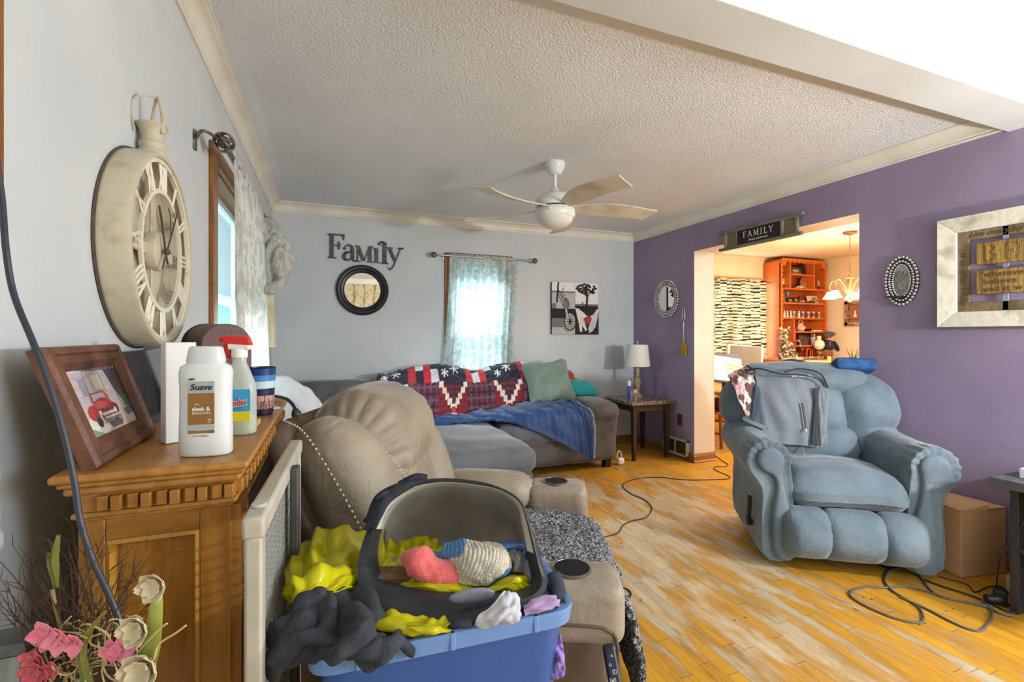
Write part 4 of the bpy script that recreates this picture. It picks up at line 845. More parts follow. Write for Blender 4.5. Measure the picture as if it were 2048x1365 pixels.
for s in (-1, 1):
    # arm: flared side, rolled top, teardrop front
    prof = [(.0, .06), (.14, .06), (.155, .25), (.15, .42)] + [(.135 + .115 * math.cos(t) - .02, .585 + .115 * math.sin(t)) for t in np.linspace(-.6, PI - .15, 14)] + [(.005, .56), (-.01, .40), (-.005, .2)]
    prof = crom(prof, 54, True)
    ys = [-.40, -.405, -.39, -.30, -.15, 0, .12, .22, .26, .265]; shr = [.72, .93, 1, 1, 1, 1, 1, .98, .9, .6]
    rr = []
    for y, k in zip(ys, shr):
        m = prof.mean(0); P_ = m + (prof - m) * k; P_[:, 1] += .012 * math.sin(y * 6)
        rr.append([(s * (.27 + p[0]), y, p[1]) for p in P_])
    rr = np.array(rr); rr = crom(rr, 40); 
    n_ = gnorm(rr); n_ *= np.sign((n_ * (rr - rr.mean((0, 1)))).sum()) ; top = np.clip((rr[..., 2] - .5) / .1, 0, 1)[..., None]
    ang = np.arctan2(rr[..., 2] - .585, np.abs(rr[..., 0]) - .385)
    nearf = np.exp(-((rr[..., 1] + .36) / .07) ** 2)
    rr = rr + n_ * (wob(rr, .16, .004, 13, 3, True)[..., None] * .8) + n_ * (.006 * np.sin(ang * 16) * nearf)[..., None] * top
    if s < 0: rr = rr[:, ::-1]
    arm = MB().rings(rr).build('armrest', m_blu, rec, angle=80)
    tear = [(-.015, .08), (.085, .08), (.095, .3), (.075, .43), (.088, .50)] + [(.105 + .068 * math.cos(t), .585 + .068 * math.sin(t)) for t in np.linspace(-.9, PI + .4, 12)] + [(.045, .46), (.01, .3)]
    tear = crom(tear, 48, True); tm = np.array((.08, .4)); L_ = []
    for k, y in ((1.0, -.395), (1.0, -.415), (.93, -.425), (.6, -.430), (.05, -.431)):
        c_ = np.stack([np.interp(tear[:, 1], [.08, .3, .45, .58], [.04, .045, .06, .105]), tear[:, 1].clip(.14, .585)], 1)
        P_ = c_ + (tear - c_) * k; L_.append([(s * (.275 + p[0]), y - .006 * math.sin(p[1] * 8), p[1]) for p in P_])
    L_ = np.array(L_); L_ = L_ if s > 0 else L_[:, ::-1]
    MB().rings(L_[:, ::-1]).build('front_panel', m_blu, rec, angle=70)
# back (leaning)
tilt = .26
def bk(z): return .10 + (z - .45) * tilt
def bp(nm, x, z, w_, h_, t_, pf=(.0, .05, .02), r=.07, dy=0, roll=0, sd=0, n=20):
    def fn(a): 
        a = a.copy(); a[:, 1] += np.sign(a[:, 1]) * wob(a[:, [0, 2]] * np.array((1.0, 1.0)), .20, .009, sd, 3, True) * .55; return a
    return rp(nm, (x, bk(z) + dy, z), (w_, t_, h_), r, n, puff=pf, fn=fn, R=rotm(-math.atan(tilt), roll, 0))
bp('back_shell', 0, .66, .80, .74, .14, dy=.12, r=.09)
bp('back_cushion', -.31, .80, .30, .34, .24, (.05, .07, .04), .11, .02, .10, 61)
bp('back_cushion', .31, .80, .33, .36, .24, (.06, .07, .05), .12, .02, -.16, 62)
bp('back_cushion', -.33, .585, .27, .22, .22, (.03, .06, .03), .09, .02, .05, 63)
bp('back_cushion', .35, .62, .26, .26, .20, (.03, .05, .03), .09, .03, -.05, 64)
bp('lumbar_cushion', 0, .575, .50, .24, .20, (.02, .05, .03), .09, -.01, 0, 65)
bp('back_cushion', 0, .78, .42, .34, .24, (.02, .04, .03), .1, .0, 0, 66)
bp('headrest', -.02, .945, .74, .21, .22, (.03, .05, .04), .10, .0, 0, 67, 24)
lv = MB().box((-.455, -.28, .27), (.02, .035, .16), rotm(.25, 0, 0)).box((-.445, -.25, .19), (.03, .04, .04)); lv.build('recline_lever', m_black, rec, bevel=.006)
MB().cyl((-.25, -.1, .045), (.25, -.1, .045), .03).box((0, .05, .06), (.5, .5, .06)).b2((-.26, -.28, 0), (-.22, .36, .05)).b2((.22, -.28, 0), (.26, .36, .05)).build('rocker_base', m_black, rec)
# clothes over the recliner back.  lp_: local recliner point -> world
cr_, sr_ = math.cos(Rz), math.sin(Rz)
def W(p): p = np.asarray(p, float); return np.stack([RCc[0] + p[..., 0] * cr_ - p[..., 1] * sr_, RCc[1] + p[..., 0] * sr_ + p[..., 1] * cr_, p[..., 2]], -1)
nrmF = np.array((-.555, -.831, .0)) * math.cos(tilt) + np.array((0, 0, math.sin(tilt)))
def on_back(u, v, off):  # point on the plane of the recliner's back, 'off' in front of it
    return hit(u, v, W(np.array((0, bk(.75) - off, .75))), nrmF)
def drape(nm, rows, mt, label, cat, th=.004, wr=.006, ws=.1, sd=1, par=None, n=(70, 60), plab=None):
    C = [[(on_back(q[0], q[1], q[2])) for q in r] for r in rows]; P = cpatch(C, *n); P = P + gnorm(P) * (folds(P, 2.2, 1, wr * 1.8, sd, .15) + folds(P, 1.6, 0, wr * .8, sd + 3, .1))
    o = MB().sheet(P, th).build(nm, mt, par, True, angle=80, label=plab)
    return tag(o, label, cat) if par is None else o
m_sh = M('heather_grey_knit', (128, 136, 143), .9, (104, 112, 120), 260, .25, 160, ramp=(.4, .6)); m_shd = M('slate_softshell', (74, 90, 100), .75, (64, 79, 90), 9)
jk = thing('grey_shorts', 'pair of heather grey athletic shorts with a zip pocket draped over the blue-grey recliner back', 'shorts', (3.0, 2.1, .6))
T = -.04
drape('front_panel', [[(1505, 738, .05), (1512, 760, .16), (1519, 800, .19), (1523, 850, .19), (1526, 886, .18)], [(1550, 733, .02), (1555, 758, .16), (1560, 800, .205), (1565, 850, .20), (1570, 889, .19)], [(1595, 731, .02), (1598, 757, .16), (1600, 800, .205), (1604, 850, .20), (1610, 892, .19)], [(1630, 742, .04), (1630, 762, .15), (1629, 800, .19), (1626, 850, .19), (1622, 893, .185)]], m_sh, None, None, par=jk, th=.010, sd=71, wr=.007)
drape('side_gusset', [[(1505, 742, .09), (1505, 780, .17), (1499, 810, .19), (1493, 828, .20), (1487, 837, .20)], [(1512, 745, .10), (1512, 780, .19), (1511, 815, .215), (1509, 838, .22), (1506, 846, .22)], [(1518, 760, .12), (1521, 790, .20), (1527, 825, .225), (1532, 850, .228), (1535, 858, .228)]], m_shd, None, None, par=jk, th=.006, sd=72, wr=.003, plab='slate side panel')
drape('rear_leg', [[(1625, 755, .10), (1628, 790, .17), (1627, 830, .19), (1622, 865, .19), (1617, 893, .185)], [(1640, 758, .10), (1643, 790, .18), (1642, 830, .195), (1640, 865, .195), (1637, 895, .19)], [(1655, 770, .10), (1658, 795, .17), (1655, 830, .18), (1655, 865, .18), (1652, 888, .18)]], m_sh, None, None, par=jk, th=.008, sd=73, wr=.006)
drape('dark_stripe', [[(1629, 776, .205), (1629, 810, .215), (1626, 850, .215), (1623, 890, .21)], [(1637, 776, .205), (1637, 810, .215), (1640, 850, .215), (1642, 892, .21)]], M('charcoal_stripe', (52, 54, 60), .8), None, None, par=jk, th=.006, sd=74, wr=.001, plab='charcoal side stripe')
drape('cuff', [[(1486, 834, .21), (1486, 841, .21)], [(1505, 842, .23), (1505, 850, .23)], [(1532, 853, .235), (1533, 862, .235)]], m_sh, None, None, par=jk, th=.006, wr=.0, sd=75)
MB().tube([on_back(1604, 806, .225), on_back(1609, 835, .225), on_back(1612, 860, .222)], .006, 8, 16, flat=.5).build('pocket_zip', m_black, jk, True)
MB().tube([on_back(1612, 858, .232), on_back(1613, 864, .232)], .006, 8, 3, flat=.4).build('zip_pull', m_metal, jk, True)
MB().tube([on_back(1492, 741, .10), on_back(1520, 738, .20), on_back(1560, 748, .235), on_back(1600, 750, .235), on_back(1635, 758, .21), on_back(1650, 774, .18)], .005, 6, 40).tube([on_back(1494, 732, .08), on_back(1510, 743, .17), on_back(1500, 750, .19)], .005, 6, 14).tube([on_back(1570, 745, .23), on_back(1600, 738, .18), on_back(1640, 748, .19), on_back(1656, 776, .16)], .005, 6, 30).build('drawstring', M('black_cord', (40, 40, 46), .7), jk, True)
MB().text('LN TROXEL', .022, W(np.array((-.075, bk(1.0) - .222, 1.0))), W(np.array((1., 0, 0))) - W(np.zeros(3)), (0, .2, 1), nrmF, .001).build('logo_lettering', m_lw, jk, True, angle=20)
drape('black_garment', [[(1505, 742, .0), (1515, 738, .04), (1520, 745, .08)], [(1535, 727, -.04), (1545, 728, .03), (1550, 745, .08)], [(1575, 722, -.06), (1578, 723, .02), (1585, 745, .08)], [(1610, 727, -.05), (1612, 728, .02), (1612, 745, .08)], [(1640, 744, -.02), (1642, 746, .03), (1640, 752, .06)]], M('black_jersey', (44, 46, 52), .85, (56, 60, 66), 12), 'black shirt bunched on top of the recliner back behind the grey shorts', 'clothing', sd=76, wr=.01)
hp = Pic(70, 90, (220, 206, 204)); hp.rect(0, .8, 1, 1, (206, 150, 150)).ell(.1, .6, .25, .2, (204, 158, 158)).ell(.5, .05, .6, .12, (206, 164, 160))
def heart(cx, cy, s): hp.ell(cx - .09 * s, cy + .03 * s, .10 * s, .07 * s, (104, 78, 66)).ell(cx + .09 * s, cy + .03 * s, .10 * s, .07 * s, (104, 78, 66)).poly([(cx - .18 * s, cy + .015 * s), (cx + .18 * s, cy + .015 * s), (cx, cy - .15 * s)], (104, 78, 66))
for a_ in ((.62, .86, 1.3), (.75, .50, 1.5), (.55, .14, 1.5), (.2, .36, .9), (.15, .8, 1.0)): heart(*a_)
rows = [[(1455, 752, .11), (1468, 775, .18), (1476, 800, .20), (1492, 832, .205)], [(1478, 740, .08), (1488, 765, .17), (1494, 800, .19), (1500, 832, .195)], [(1502, 738, .06), (1508, 765, .15), (1512, 800, .165), (1508, 834, .165)]]
C = [[on_back(*q_) for q_ in r] for r in rows]; P = cpatch(C, 70, 90); P = P + gnorm(P) * wob(P, .09, .008, 77, 3, True)[..., None]
tag(MB().sheet(P, .006, hp.a.transpose(1, 0, 2)).build('heart_blanket', M('printed_fleece', rough=.95, attr=True, sheen=.3), angle=80), 'pink and white fleece with brown hearts hanging over the left side of the recliner back', 'blanket')
q = MB(); q.sup(W(np.array((.275, bk(1.03) - .02, 1.045))), (.23, .20, .075), .022, 22, puff=(0, .004, .004), R=rotm(0, 0, Rz) @ rotm(-.45, .03, 0), nz=.002, nzs=.1)
tag(q.build('denim_towel', M('blue_denim', (40, 88, 142), .85, (28, 66, 112), 26, .3, 120), angle=80), 'folded bright blue cloth on the right end of the recliner back', 'towel')
drape('pink_garment', [[(1512, 856, .15), (1512, 870, .16), (1513, 878, .15)], [(1523, 858, .16), (1524, 874, .17), (1526, 884, .16)], [(1530, 864, .15), (1536, 878, .15), (1540, 886, .14)]], M('dusty_pink_knit', (178, 132, 140), .9, (196, 176, 196), 14), 'dusty pink cloth peeking out below the grey shorts', 'clothing', wr=.004, sd=78)
sdv = thing('screwdriver', 'screwdriver with a clear and blue handle hanging down the recliner lumbar cushion', 'screwdriver', (2.7, 1.9, .5))
a_, b_, c_ = on_back(1603, 888, .17), on_back(1608, 915, .185), on_back(1612, 938, .18)
MB().tube([a_, b_], .0035, 8, 3).build('shank', m_metal, sdv, True); MB().tube([b_, b_ * .6 + c_ * .4], .011, 10, 3).build('grip', M('blue_plastic', (30, 60, 140), .3), sdv, True)
MB().tube([b_ * .6 + c_ * .4, c_], [.010, .009], 10, 3).build('handle', M('clear_plastic', (180, 205, 215), .15), sdv, True)

# ================================================================ CARDBOARD BOX, TV STAND, CORDS
m_card = M('kraft_cardboard', (216, 172, 124), .85, (202, 156, 108), 5, .1, 60)
bx = thing('cardboard_box', 'brown cardboard box with closed flaps between the recliner and the black stand', 'box', (3.19, 1.52, 0))
A_, B_, C_, D_ = (3.045, 1.415), (3.335, 1.36), (3.345, 1.74), (3.14, 1.80)
h = .345
MB().hexa([(*p, .002) for p in (A_, B_, C_, D_)] + [(*p, h) for p in (A_, B_, C_, D_)]).build('box_body', m_card, bx, True, smooth=False, bevel=.004)
MB().hexa([(3.045, 1.415, h + .001), (3.235, 1.38, h + .001), (3.27, 1.76, h + .001), (3.14, 1.80, h + .001), (3.045, 1.415, h + .005), (3.225, 1.385, h + .022), (3.265, 1.76, h + .012), (3.14, 1.80, h + .005)]).build('flap', m_card, bx, True, smooth=False)
MB().hexa([(3.335, 1.36, h + .001), (3.345, 1.74, h + .001), (3.24, 1.75, h + .001), (3.21, 1.38, h + .001), (3.335, 1.36, h + .005), (3.345, 1.74, h + .005), (3.24, 1.75, h + .008), (3.21, 1.38, h + .008)]).build('flap', m_card, bx, True, smooth=False)
m_bs = M('black_oak_laminate', (38, 38, 42), .5, (54, 54, 58), 30, .15, 60, stretch=(4, 4, 1)); 
tv = thing('console_table', 'black wood-grain stand cut off by the right edge of the photo', 'table', (3.1, .9, 0))
MB().b2((2.80, .55, .575), (3.34, 1.20, .615)).build('tabletop', M('charcoal_top', (92, 94, 98), .5, (72, 74, 78), 14), tv, True, bevel=.003)
MB().b2((2.885, .60, 0), (3.33, .63, .575)).b2((2.885, 1.135, 0), (3.33, 1.165, .575)).b2((3.31, .6, .0), (3.33, 1.16, .575)).build('side_panel', m_bs, tv, True, bevel=.002)
MB().b2((2.885, .63, .28), (3.31, 1.135, .30)).build('shelf', m_bs, tv, True)
tag(MB().b2((2.90, 1.02, .615), (3.02, 1.14, .66)).build('white_box', M('white_gloss_plastic'), bevel=.004), 'small white plastic box on the black stand at the right edge', 'box')
m_cord = M('black_rubber_cord', (38, 38, 42), .5); m_gcord = M('grey_rubber_cord', (88, 88, 90), .5)
def fcord(nm, pts, r, mt, label, cat='cord', z=None, world=()):
    P_ = [at_z(u, v, r + .001) for u, v in pts] + [np.array(w_) for w_ in world]
    return tag(MB().tube(P_, r, 8, len(P_) * 8).build(nm, mt), label, cat)
fcord('extension_cord', [(1195, 1077), (1220, 1072), (1238, 1065), (1246, 1052), (1262, 1043), (1290, 1036), (1303, 1022), (1300, 1010), (1285, 998), (1262, 988), (1246, 974), (1252, 965), (1280, 957), (1320, 955), (1365, 960), (1420, 960), (1457, 958), (1456, 952), (1440, 945), (1428, 939), (1432, 934), (1448, 934), (1456, 930), (1442, 920), (1424, 907)], .0035, m_cord, 'black cord winding across the middle of the floor from the recliner to the doorway')
fcord('extension_cord', [(1200, 1104), (1220, 1108), (1227, 1116), (1222, 1122), (1210, 1124)], .0035, m_cord, 'short black cord loop on the floor beside the grey throw, upper of two')
fcord('extension_cord', [(1212, 1182), (1240, 1177), (1256, 1180), (1262, 1190), (1250, 1197), (1230, 1196)], .0035, m_cord, 'short black cord loop on the floor beside the grey throw, lower of two')
fcord('extension_cord', [(2025, 1233), (2000, 1228), (1970, 1214), (1900, 1198), (1840, 1180), (1805, 1174), (1768, 1176), (1735, 1174), (1705, 1182), (1702, 1194), (1730, 1212), (1775, 1232), (1812, 1243), (1840, 1245), (1847, 1236), (1838, 1216), (1810, 1198), (1782, 1180), (1770, 1160), (1780, 1142), (1805, 1137), (1835, 1148), (1860, 1180), (1885, 1195), (1930, 1204), (1985, 1214)], .0050, m_gcord, 'long grey power cord looping on the floor below the recliner')
fcord('extension_cord', [(1848, 1160), (1880, 1172), (1930, 1188), (1975, 1205), (2010, 1222), (2032, 1228)], .0045, m_cord, 'thick black cord running straight from under the recliner to the adapter')
fcord('extension_cord', [(1800, 1195), (1850, 1217), (1900, 1243), (1935, 1258), (1960, 1262), (1975, 1250), (1985, 1230), (1975, 1212), (1965, 1202)], .0050, m_gcord, 'grey cord that dips lowest in front of the adapter')
fcord('extension_cord', [(1875, 1153), (1900, 1160), (1935, 1170), (1950, 1185), (1975, 1175), (2000, 1173), (2015, 1185), (2022, 1205), (2010, 1215)], .0028, m_cord, 'thin black cord zigzagging in front of the cardboard box')
tag(MB().tube([at_z(2012, 1215, .004), at_z(1995, 1180, .004), at_d(1994, 1160, 2.22), at_d(1998, 1130, 2.2), at_d(2005, 1108, 2.16), at_d(2030, 1075, 2.12), at_d(2045, 1050, 2.1), at_d(2062, 1030, 2.1)], .003, 8).build('hanging_wire', m_cord), 'thin black cord hanging from the black stand down to the floor', 'cord')
p = at_z(2000, 1208, .0); ad = thing('power_adapter', 'black plug-in power adapter lying on the floor among the cords', 'adapter', p)
MB().box((p[0], p[1], .035), (.05, .045, .07), rotm(0, 0, .5)).build('adapter_body', m_black, ad, True, bevel=.005); MB().cyl((p[0] - .02, p[1] - .01, .03), (p[0] - .07, p[1] + .02, .028), .022, .018).build('plug', m_black, ad, True)
p = at_z(2022, 1178, 0); tag(MB().box((p[0], p[1], .03), (.06, .03, .06), rotm(0, 0, .3)).build('paper_tag', M('cream_label', (214, 196, 160), .7), bevel=.003), 'small cream labelled block on the floor behind the black stand', 'box')
p = at_z(1241, 930, 0); af = thing('air_freshener', 'white plastic air freshener standing on the floor at the right end of the sofa', 'air freshener', p)  # plastic air freshener, gives no light
MB().sup(p + np.array((0, 0, .035)), (.075, .05, .065), .02, 10).build('housing', M('white_gloss_plastic'), af, True); MB().tube([p + np.array((-.028, .02, .05)), p + np.array((-.02, .02, .115)), p + np.array((.012, .02, .12)), p + np.array((.03, .02, .05))], .005).build('wire_guard', M('white_gloss_plastic'), af, True)
rg = random.Random(8); q = MB()
for uv in ((1217, 1039), (1255, 1042), (1202, 1052), (1254, 1090), (1313, 1026), (1410, 1041), (1383, 1041), (1225, 983), (1270, 1200), (1478, 1236), (1750, 1120), (1720, 1216), (1738, 1193), (1830, 1250), (1905, 1218), (1850, 1245)):
    for k in range(2): q.ell(at_z(uv[0] + rg.uniform(-14, 14), uv[1] + rg.uniform(-6, 6), .002), (.004, .003, .002), 8, 6)
tag(q.build('floor_crumbs', M('dark_debris', (62, 46, 34), .9)), 'scattered tiny dark crumbs on the worn floorboards', 'debris')['kind'] = 'stuff'
# ================================================================ OAK MANTEL AND WHAT STANDS ON IT
m_oak = M('golden_oak', (170, 118, 46), .38, (136, 88, 30), 7, .12, 60, stretch=(7, 7, .6), ramp=(.3, .7))
m_oaky = M('golden_oak_long_grain', (176, 124, 56), .36, (146, 98, 40), 7, .12, 60, stretch=(7, .6, 7), ramp=(.3, .7))
m_oakx = M('golden_oak_cross_grain', (174, 122, 46), .38, (142, 92, 32), 7, .12, 60, stretch=(.6, 7, 7), ramp=(.3, .7))
MX0, MX1, MY0, MY1, MZ = -.388, -.125, .893, 1.755, 1.05
mt_ = thing('fireplace_mantel', 'golden oak mantel cabinet with carved dentil trim against the left wall', 'cabinet', ((MX0 + MX1) / 2, (MY0 + MY1) / 2, 0))
def lay(i, z0, z1, nm, m, bev=.003):
    return MB().b2((MX0 + (i if i > 0 else 0), MY0 + i, z0), (MX1 - i, MY1 - i, z1)).build(nm, m, mt_, True, bevel=bev, seg=3)
lay(0, 1.036, MZ, 'top_board', m_oaky, .006); lay(.008, 1.028, 1.036, 'top_moulding', m_oaky, .003); lay(.013, 1.014, 1.028, 'top_moulding', m_oaky, .006)
lay(.024, .985, 1.014, 'frieze', m_oakx, .001); lay(.020, .976, .985, 'lower_moulding', m_oaky, .003); lay(.026, .970, .976, 'lower_moulding', m_oaky, .002)
q = MB(); bxm = MX0 + .030; bxM = MX1 - .030; by = MY0 + .030
n_ = 5
for k in range(n_):
    x = MX0 + .052 + k * (MX1 - MX0 - .072) / n_ ; wdt = (MX1 - MX0 - .07) / n_ - .007
    q.box((x + wdt / 2 - .006, MY0 + .020, .999), (wdt / 2 - .001, .012, .023)).box((x + wdt - .004, MY0 + .018, .999), (wdt / 2 - .002, .016, .023))
for k in range(17):
    y = MY0 + .05 + k * .048; q.box((MX1 - .020, y, .999), (.012, .018, .023)).box((MX1 - .018, y + .018, .999), (.016, .015, .023))
q.build('dentil_blocks', m_oakx, mt_, True, bevel=.0015)
bodyx0, bodyx1, body_y = MX0 + .026, MX1 - .030, MY0 + .030
MB().b2((bodyx0, body_y + .012, .0), (bodyx1, MY1 - .03, .972)).build('body', m_oak, mt_, True)
st = .034; yf0, yf1 = body_y, body_y + .012
q = MB().b2((bodyx0, yf0, .03), (bodyx0 + st, yf1, .972)).b2((bodyx1 - st - .012, yf0, .03), (bodyx1, yf1, .972)).build('stile', m_oak, mt_, True, bevel=.002)
MB().b2((bodyx0 + st, yf0, .935), (bodyx1 - st - .012, yf1, .972)).build('rail', m_oakx, mt_, True, bevel=.002); MB().b2((bodyx0 + st, yf0, .03), (bodyx1 - st - .012, yf1, .12)).build('rail', m_oakx, mt_, True, bevel=.002)
q = MB(); a_, b_, c_, d_ = bodyx0 + st, bodyx1 - st - .012, .12, .935
for P0, P1, I0, I1 in (((a_, c_), (a_, d_), (a_ + .012, c_ + .012), (a_ + .012, d_ - .012)), ((b_, d_), (b_, c_), (b_ - .012, d_ - .012), (b_ - .012, c_ + .012)), ((a_, d_), (b_, d_), (a_ + .012, d_ - .012), (b_ - .012, d_ - .012)), ((b_, c_), (a_, c_), (b_ - .012, c_ + .012), (a_ + .012, c_ + .012))):
    q.rings([[(P[0], yf0 + .002, P[1]), ((P[0] + I[0]) / 2, yf0 - .002, (P[1] + I[1]) / 2), (I[0], yf1 - .001, I[1])] for P, I in ((P0, I0), (P1, I1))], cap=False, loop=False)
q.build('panel_moulding', M('yellow_oak_moulding', (182, 132, 48), .38), mt_, True, angle=60)
for yy_ in (body_y + .046, MY1 - .078):
    q = MB().b2((bodyx1, yy_ - .04, .03), (bodyx1 + .014, yy_ + .04, .968))
    for k in range(26): q.ell((bodyx1 + .016, yy_ + .010 * math.sin(k * 1.4), .93 - k * .032), (.010, .020, .018), 10, 6)
    q.build('carved_pilaster', m_oak, mt_, True)
MB().b2((bodyx1, body_y + .10, .05), (bodyx1 + .006, MY1 - .14, .93)).build('front_opening', m_black, mt_, True)
lay(.018, 0, .045, 'plinth', m_oaky, .003)
# photo frame leaning on the wall
BL, BR, TL = np.array((-.341, .915, MZ + .001)), np.array((-.346, 1.198, MZ + .001)), np.array((-.409, .911, 1.24))
ex = BR - BL; W_ = np.linalg.norm(ex); exu = ex / W_; ey = TL - BL; ey -= exu * np.dot(ey, exu); H_ = np.linalg.norm(ey); eyu = ey / H_; ezu = np.cross(exu, eyu)
pf = thing('framed_photograph', 'walnut-framed photograph of a red vintage pickup truck leaning on the oak mantel', 'picture frame', (BL + BR) / 2)
m_wal = M('walnut_frame', (112, 72, 52), .45, (84, 52, 38), 14, .2, 60)
F3 = lambda x, y, z: BL + exu * x + eyu * y + ezu * z
q = MB(); fw2 = .042
prf = [(0, -.012), (0, .006), (.004, .012), (.014, .013), (.017, .009), (.030, .010), (.036, .006), (.042, .003), (.042, -.006)]
co = [(0, 0), (W_, 0), (W_, H_), (0, H_)]; sg_ = [(1, 1), (-1, 1), (-1, -1), (1, -1)]
q.rings([[F3(cx + sx_ * p[0], cy + sy_ * p[0], p[1]) for p in prf] for (cx, cy), (sx_, sy_) in zip(co, sg_)], closed=True)
q.build('frame', m_wal, pf, True, angle=25); q = MB().hexa([F3(.01, .01, -.012), F3(W_ - .01, .01, -.012), F3(W_ - .01, H_ - .01, -.012), F3(.01, H_ - .01, -.012), F3(.01, .01, -.003), F3(W_ - .01, .01, -.003), F3(W_ - .01, H_ - .01, -.003), F3(.01, H_ - .01, -.003)]); q.build('backing', m_esp, pf, True)
ph = Pic(130, 90, (206, 198, 196))
ph.rect(0, 0, 1, .42, (196, 184, 170)).rect(0, .42, 1, .95, (186, 178, 186))
for k in range(14): ph.rect(0, .45 + k * .036, .72, .456 + k * .036, (160, 152, 162))
ph.rect(.18, .60, .30, .86, (150, 142, 158)).rect(.38, .48, .62, .92, (166, 152, 132)).rect(.44, .66, .58, .88, (196, 188, 176)).poly([(.72, .95), (1, .95), (1, .38), (.86, .42), (.78, .6)], (70, 66, 78)).poly([(.5, .93), (.95, .93), (.98, 1), (.1, 1)], (110, 100, 110)).rect(.86, .30, 1, .50, (66, 104, 60)).poly([(.8, .26), (1, .32), (1, .18), (.84, .14)], (86, 98, 130))
ph.poly([(0, .12), (.12, .30), (.4, .1), (.36, 0), (0, 0)], (222, 216, 206)).poly([(0, .0), (.3, 0), (.0, .2)], (136, 150, 128))
rd, rl, rdk = (178, 44, 40), (214, 84, 72), (120, 28, 30)
ph.poly([(.28, .62), (.56, .62), (.60, .50), (.26, .48)], rd).poly([(.31, .60), (.53, .60), (.55, .51), (.30, .50)], (180, 186, 190)).ell(.44, .40, .19, .13, rd).ell(.40, .43, .12, .06, rl).ell(.22, .34, .10, .12, rd).ell(.62, .32, .09, .10, rdk).poly([(.30, .38), (.62, .36), (.66, .20), (.36, .18)], rdk).rect(.36, .27, .64, .31, (210, 200, 196)).rect(.38, .21, .66, .245, (196, 190, 190)).rect(.36, .16, .70, .20, (120, 110, 112)).ell(.33, .32, .025, .04, (230, 224, 214)).ell(.63, .30, .025, .04, (230, 224, 214)).ell(.26, .20, .05, .08, (52, 44, 46)).ell(.58, .12, .06, .06, (60, 52, 54)).poly([(.4, .16), (.7, .14), (.66, .06), (.44, .06)], (90, 80, 78)).speck(.35, 3)
q = MB(); ph.plate(q, F3(fw2 - .002, fw2 - .002, 0), exu * (W_ - 2 * fw2 + .004), eyu * (H_ - 2 * fw2 + .004), .0008); q.build('photo_print', M('glossy_photo_paper', rough=.25, attr=True), pf, True)
# grey mirror tile behind it
mg = thing('mirror_tile', 'frameless grey mirror panel leaning on the wall behind the framed photo', 'mirror', (XL + .03, 1.48, MZ))
MB().hexa([(XL + .052, 1.31, MZ + .001), (XL + .052, 1.70, MZ + .001), (XL + .046, 1.70, MZ + .001), (XL + .046, 1.31, MZ + .001), (XL + .026, 1.31, 1.222), (XL + .026, 1.70, 1.222), (XL + .020, 1.70, 1.222), (XL + .020, 1.31, 1.222)]).build('mirror_glass', M('smoked_mirror', (150, 154, 158), .12, metal=.85), mg, True, bevel=.002)
# white box, shampoo, cleaner, tumbler, roll
q = MB().box((-.276, 1.105, MZ + .0985), (.052, .028, .195), rotm(0, 0, .55)); tag(q.build('white_carton', M('white_card', (220, 220, 216), .7), bevel=.0015), 'plain tall white carton standing behind the shampoo bottle', 'box')
sb_c = np.array((-.200, .965, MZ + .001)); rzs = math.radians(-8)
sbt = thing('shampoo_bottle', 'tall white shampoo bottle with a brown label on the mantel', 'bottle', sb_c, rzs)
m_sh_ = M('pearl_white_plastic', (214, 220, 222), .3, coat=.3)
def oval(prof, n=36, e=2.6): return [[(a * abs(math.cos(t)) ** (2 / e) * (1 if math.cos(t) > 0 else -1), b * abs(math.sin(t)) ** (2 / e) * (1 if math.sin(t) > 0 else -1), z) for t in np.arange(n) * 2 * PI / n] for a, b, z in prof]
MB().rings(oval([(.038, .02, 0), (.041, .0225, .004), (.041, .0225, .05), (.040, .022, .09), (.0405, .022, .12), (.0415, .0225, .145), (.039, .021, .155), (.030, .018, .160), (.029, .018, .162)])).build('bottle_body', m_sh_, sbt, angle=60)
MB().rings(oval([(.0295, .019, .162), (.030, .019, .165), (.026, .017, .186), (.024, .016, .189), (.018, .012, .190)])).build('cap', M('translucent_white_cap', (206, 212, 216), .25), sbt, angle=50)
q = MB(); lb = lambda x0, x1, z0, z1, mi: q.rings([[(x, -.0228 + .0045 * (abs(x) / .04) ** 3, z), (x, -.0216 + .0045 * (abs(x) / .04) ** 3, z)] for x, z in ()]) if 0 else q.hexa([(x0, -.0232, z0), (x1, -.0232, z0), (x1, -.0215, z0), (x0, -.0215, z0), (x0, -.0232, z1), (x1, -.0232, z1), (x1, -.0215, z1), (x0, -.0215, z1)], mi)
lb(-.020, .020, .110, .130, 0); lb(-.020, .020, .056, .110, 1); lb(-.020, .020, .047, .055, 0); lb(-.020, .020, .041, .046, 1)
lbl = q.build('label', [M('silver_label', (170, 176, 180), .35, metal=.3), M('bronze_label', (138, 98, 44), .4, (100, 66, 28), 14, ramp=(.45, .6))], sbt)
q = MB().text('Suave', .0145, (0, -.0234, .1155), bold=.00025, shear=.2, h=.0004).text('NEW', .004, (-.014, -.0234, .1325), bold=.0002, h=.0004); q.build('lettering', M('black_ink', (22, 22, 26), .5), lbl, angle=20)
q = MB().text('sleek &', .0092, (0, -.0234, .0800), bold=.0003, h=.0004).text('SMOOTH', .0066, (0, -.0234, .0735), h=.0004).text('sixty', .004, (-.006, -.0234, .090), h=.0004).text('48h', .0045, (.013, -.0234, .0625), h=.0004).text('24/7', .003, (.013, -.0234, .0585), h=.0004); q.build('lettering', m_lw, lbl, angle=20)
MB().text('28 FL OZ/828mL', .0034, (0, -.0234, .0355), h=.0003).build('lettering', M('grey_ink', (90, 96, 100), .5), lbl, angle=20)
